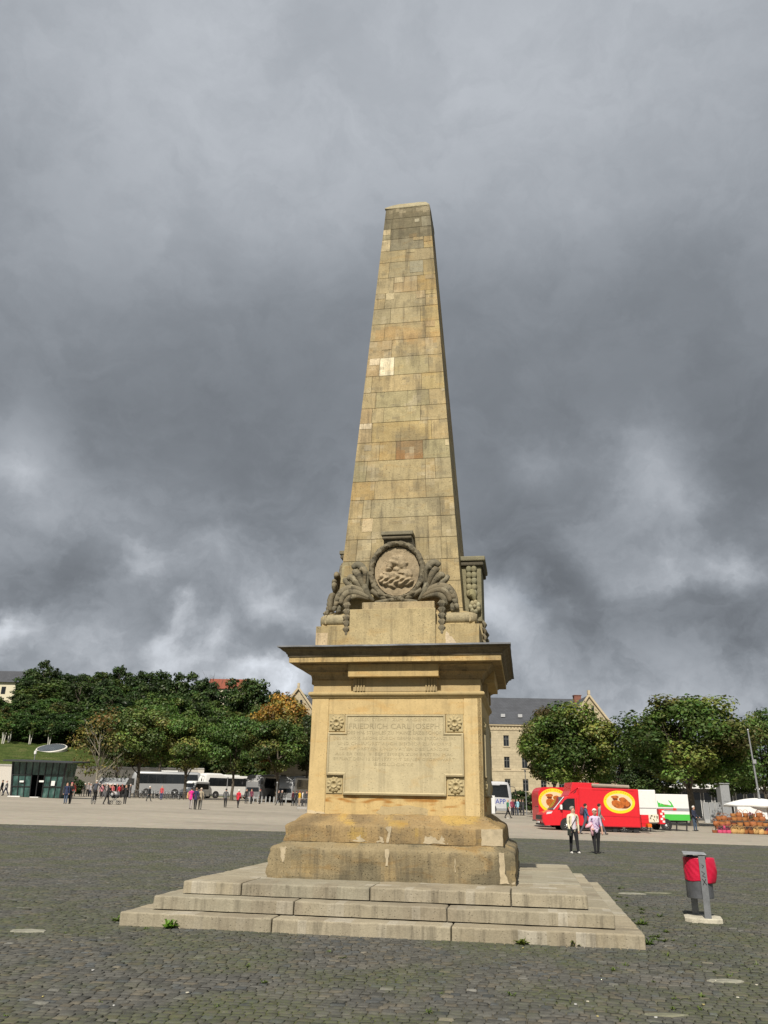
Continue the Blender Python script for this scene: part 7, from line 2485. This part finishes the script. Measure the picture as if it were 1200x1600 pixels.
# pale concrete patches set into the setts, litter, weeds
for i, (u, v, w, h_, lab) in enumerate(((988, 1398, .26, .16, 'pale broken slab set in the setts right of the steps'), (1030, 1397, .26, .10, 'greenish slab set in the setts beside the pale one'), (42, 1457, .22, .12, 'pale oval stone with moss in the setts at the left edge'),
                                        (1040, 1590, .18, .05, 'pale flat strip of litter in the lower right foreground'), (1134, 1536, .18, .08, 'yellowish slab in the setts at the lower right'))):
    p = at(u, v); r = random.Random(i + 3)
    q = MB(); pts = [(w * (1 + r.uniform(-.15, .15)) * math.cos(t), h_ * (1 + r.uniform(-.2, .2)) * math.sin(t)) for t in [2 * PI * k / 16 for k in range(16)]]
    q.prism(pts, 0.0, .024, 'z')
    o = tag(q.build('stone_slab', paint('pale slab %d' % (i % 2), ((.245, .24, .19), (.17, .17, .115))[i % 2], .95, var=.3, scale=12, bmp=.5), None, bevel=.008), lab, 'slab')
    o.location = p
rl = random.Random(31)
for i in range(20):
    u, v = rl.uniform(10, 1190), rl.choice((rl.uniform(1330, 1600), rl.uniform(1480, 1600)))
    if 190 < u < 1010 and v < 1475: continue
    p = at(u, v); q = MB(); s = rl.uniform(.008, .018)
    pts = [(s * rl.uniform(.5, 1.3) * math.cos(t), s * rl.uniform(.5, 1.3) * math.sin(t)) for t in [2 * PI * k / 6 for k in range(6)]]
    q.prism(pts, 0, .006, 'z')
    o = tag(q.build('litter_scrap', cloth(rl.choice(((.55, .52, .42), (.5, .5, .48), (.42, .36, .14)))), None), 'small pale scrap of litter lying on the setts', 'litter', 'scraps of litter on the setts')
    o.location = (p.x, p.y, p.z + .022)
for i, (u, v) in enumerate(((793, 1278.5), (885, 1283), (871, 1280))):
    p = at(u, v); q = MB(); q.prism([(-.16, -.05), (.10, -.08), (.2, .04), (-.05, .09)], 0, .03, 'z')
    o = tag(q.build('paper_scrap', M_WHITE, None), ['white paper scrap by the feet of the man in green', 'white paper scrap left of the red trailer, nearer it', 'white paper scrap left of the red trailer, farther from it'][i], 'litter')
    o.location = p

def weed(label, u, v, s, n, col, grp=None, seed=0):
    p = at(u, v); r = random.Random(seed); q = MB()
    for k in range(n):
        a = r.uniform(0, 6.28); L = s * r.uniform(.5, 1.2); up = r.uniform(.35, 1.1)
        x0, y0 = r.uniform(-.3, .3) * s, r.uniform(-.2, .2) * s
        dx, dy = math.cos(a), math.sin(a); w = s * r.uniform(.07, .16)
        p0 = Vector((x0, y0, 0)); p1 = p0 + Vector((dx * L * .5, dy * L * .5, L * up * .7)); p2 = p0 + Vector((dx * L, dy * L, L * up * .6))
        sd = Vector((-dy, dx, 0)) * w
        q.add([p0 - sd * .3, p0 + sd * .3, p1 + sd, p1 - sd, p2 + sd * .1, p2 - sd * .1], [(0, 1, 2, 3), (3, 2, 4, 5)], 0, jit(col, .3, r))
    o = tag(q.build('weed_tuft', M_LEAF, None), label, 'weed', grp)
    o.location = (p.x, p.y, p.z + .005)
    return o
weed('largest bright green weed tuft at the foot of the front step, left part', 265, 1452, .13, 60, (.10, .20, .02), seed=1)
weed('small weed tuft at the left front corner of the bottom step', 181, 1441, .09, 26, (.09, .14, .02), seed=2)
weed('flat weed against the bottom step just right of its left corner', 204, 1444, .08, 26, (.08, .13, .02), seed=3)
weed('tiny weed in the setts below the largest tuft', 228, 1454, .06, 14, (.12, .20, .02), seed=4)
weed('yellow flowered weed at the bottom step, left of its first joint', 468, 1459, .08, 26, (.12, .16, .02), seed=5)
weed('low weed patch at the bottom step right of its second joint', 815, 1478, .12, 40, (.10, .13, .02), seed=6)
weed('low weed at the bottom step, right part', 900, 1481, .10, 34, (.11, .13, .03), seed=7)
weed('tall weed at the right front corner of the bottom step', 1013, 1478, .10, 40, (.07, .12, .02), seed=8)
weed('bushy weed along the right side of the steps', 1004, 1447, .10, 60, (.07, .11, .02), seed=9)
for i in range(26):
    r = random.Random(100 + i)
    t_ = r.random()
    u, v = 935 + 85 * t_ + r.uniform(4, 40), 1385 + 85 * t_ + r.uniform(-12, 12)
    weed('scattered low weed in the setts right of the steps', u, v, r.uniform(.03, .07), 26, (.075, .105, .025), 'low weeds right of the steps', 200 + i)
for i in range(34):
    r = random.Random(300 + i)
    u, v = r.choice(((r.uniform(5, 180), r.uniform(1440, 1600)), (r.uniform(1020, 1195), r.uniform(1450, 1600)), (r.uniform(200, 1000), r.uniform(1490, 1600))))
    weed('tiny green plant growing between the setts of the foreground', u, v, r.uniform(.03, .06), 12, (.10, .14, .03), 'tiny plants between the foreground setts', 400 + i)
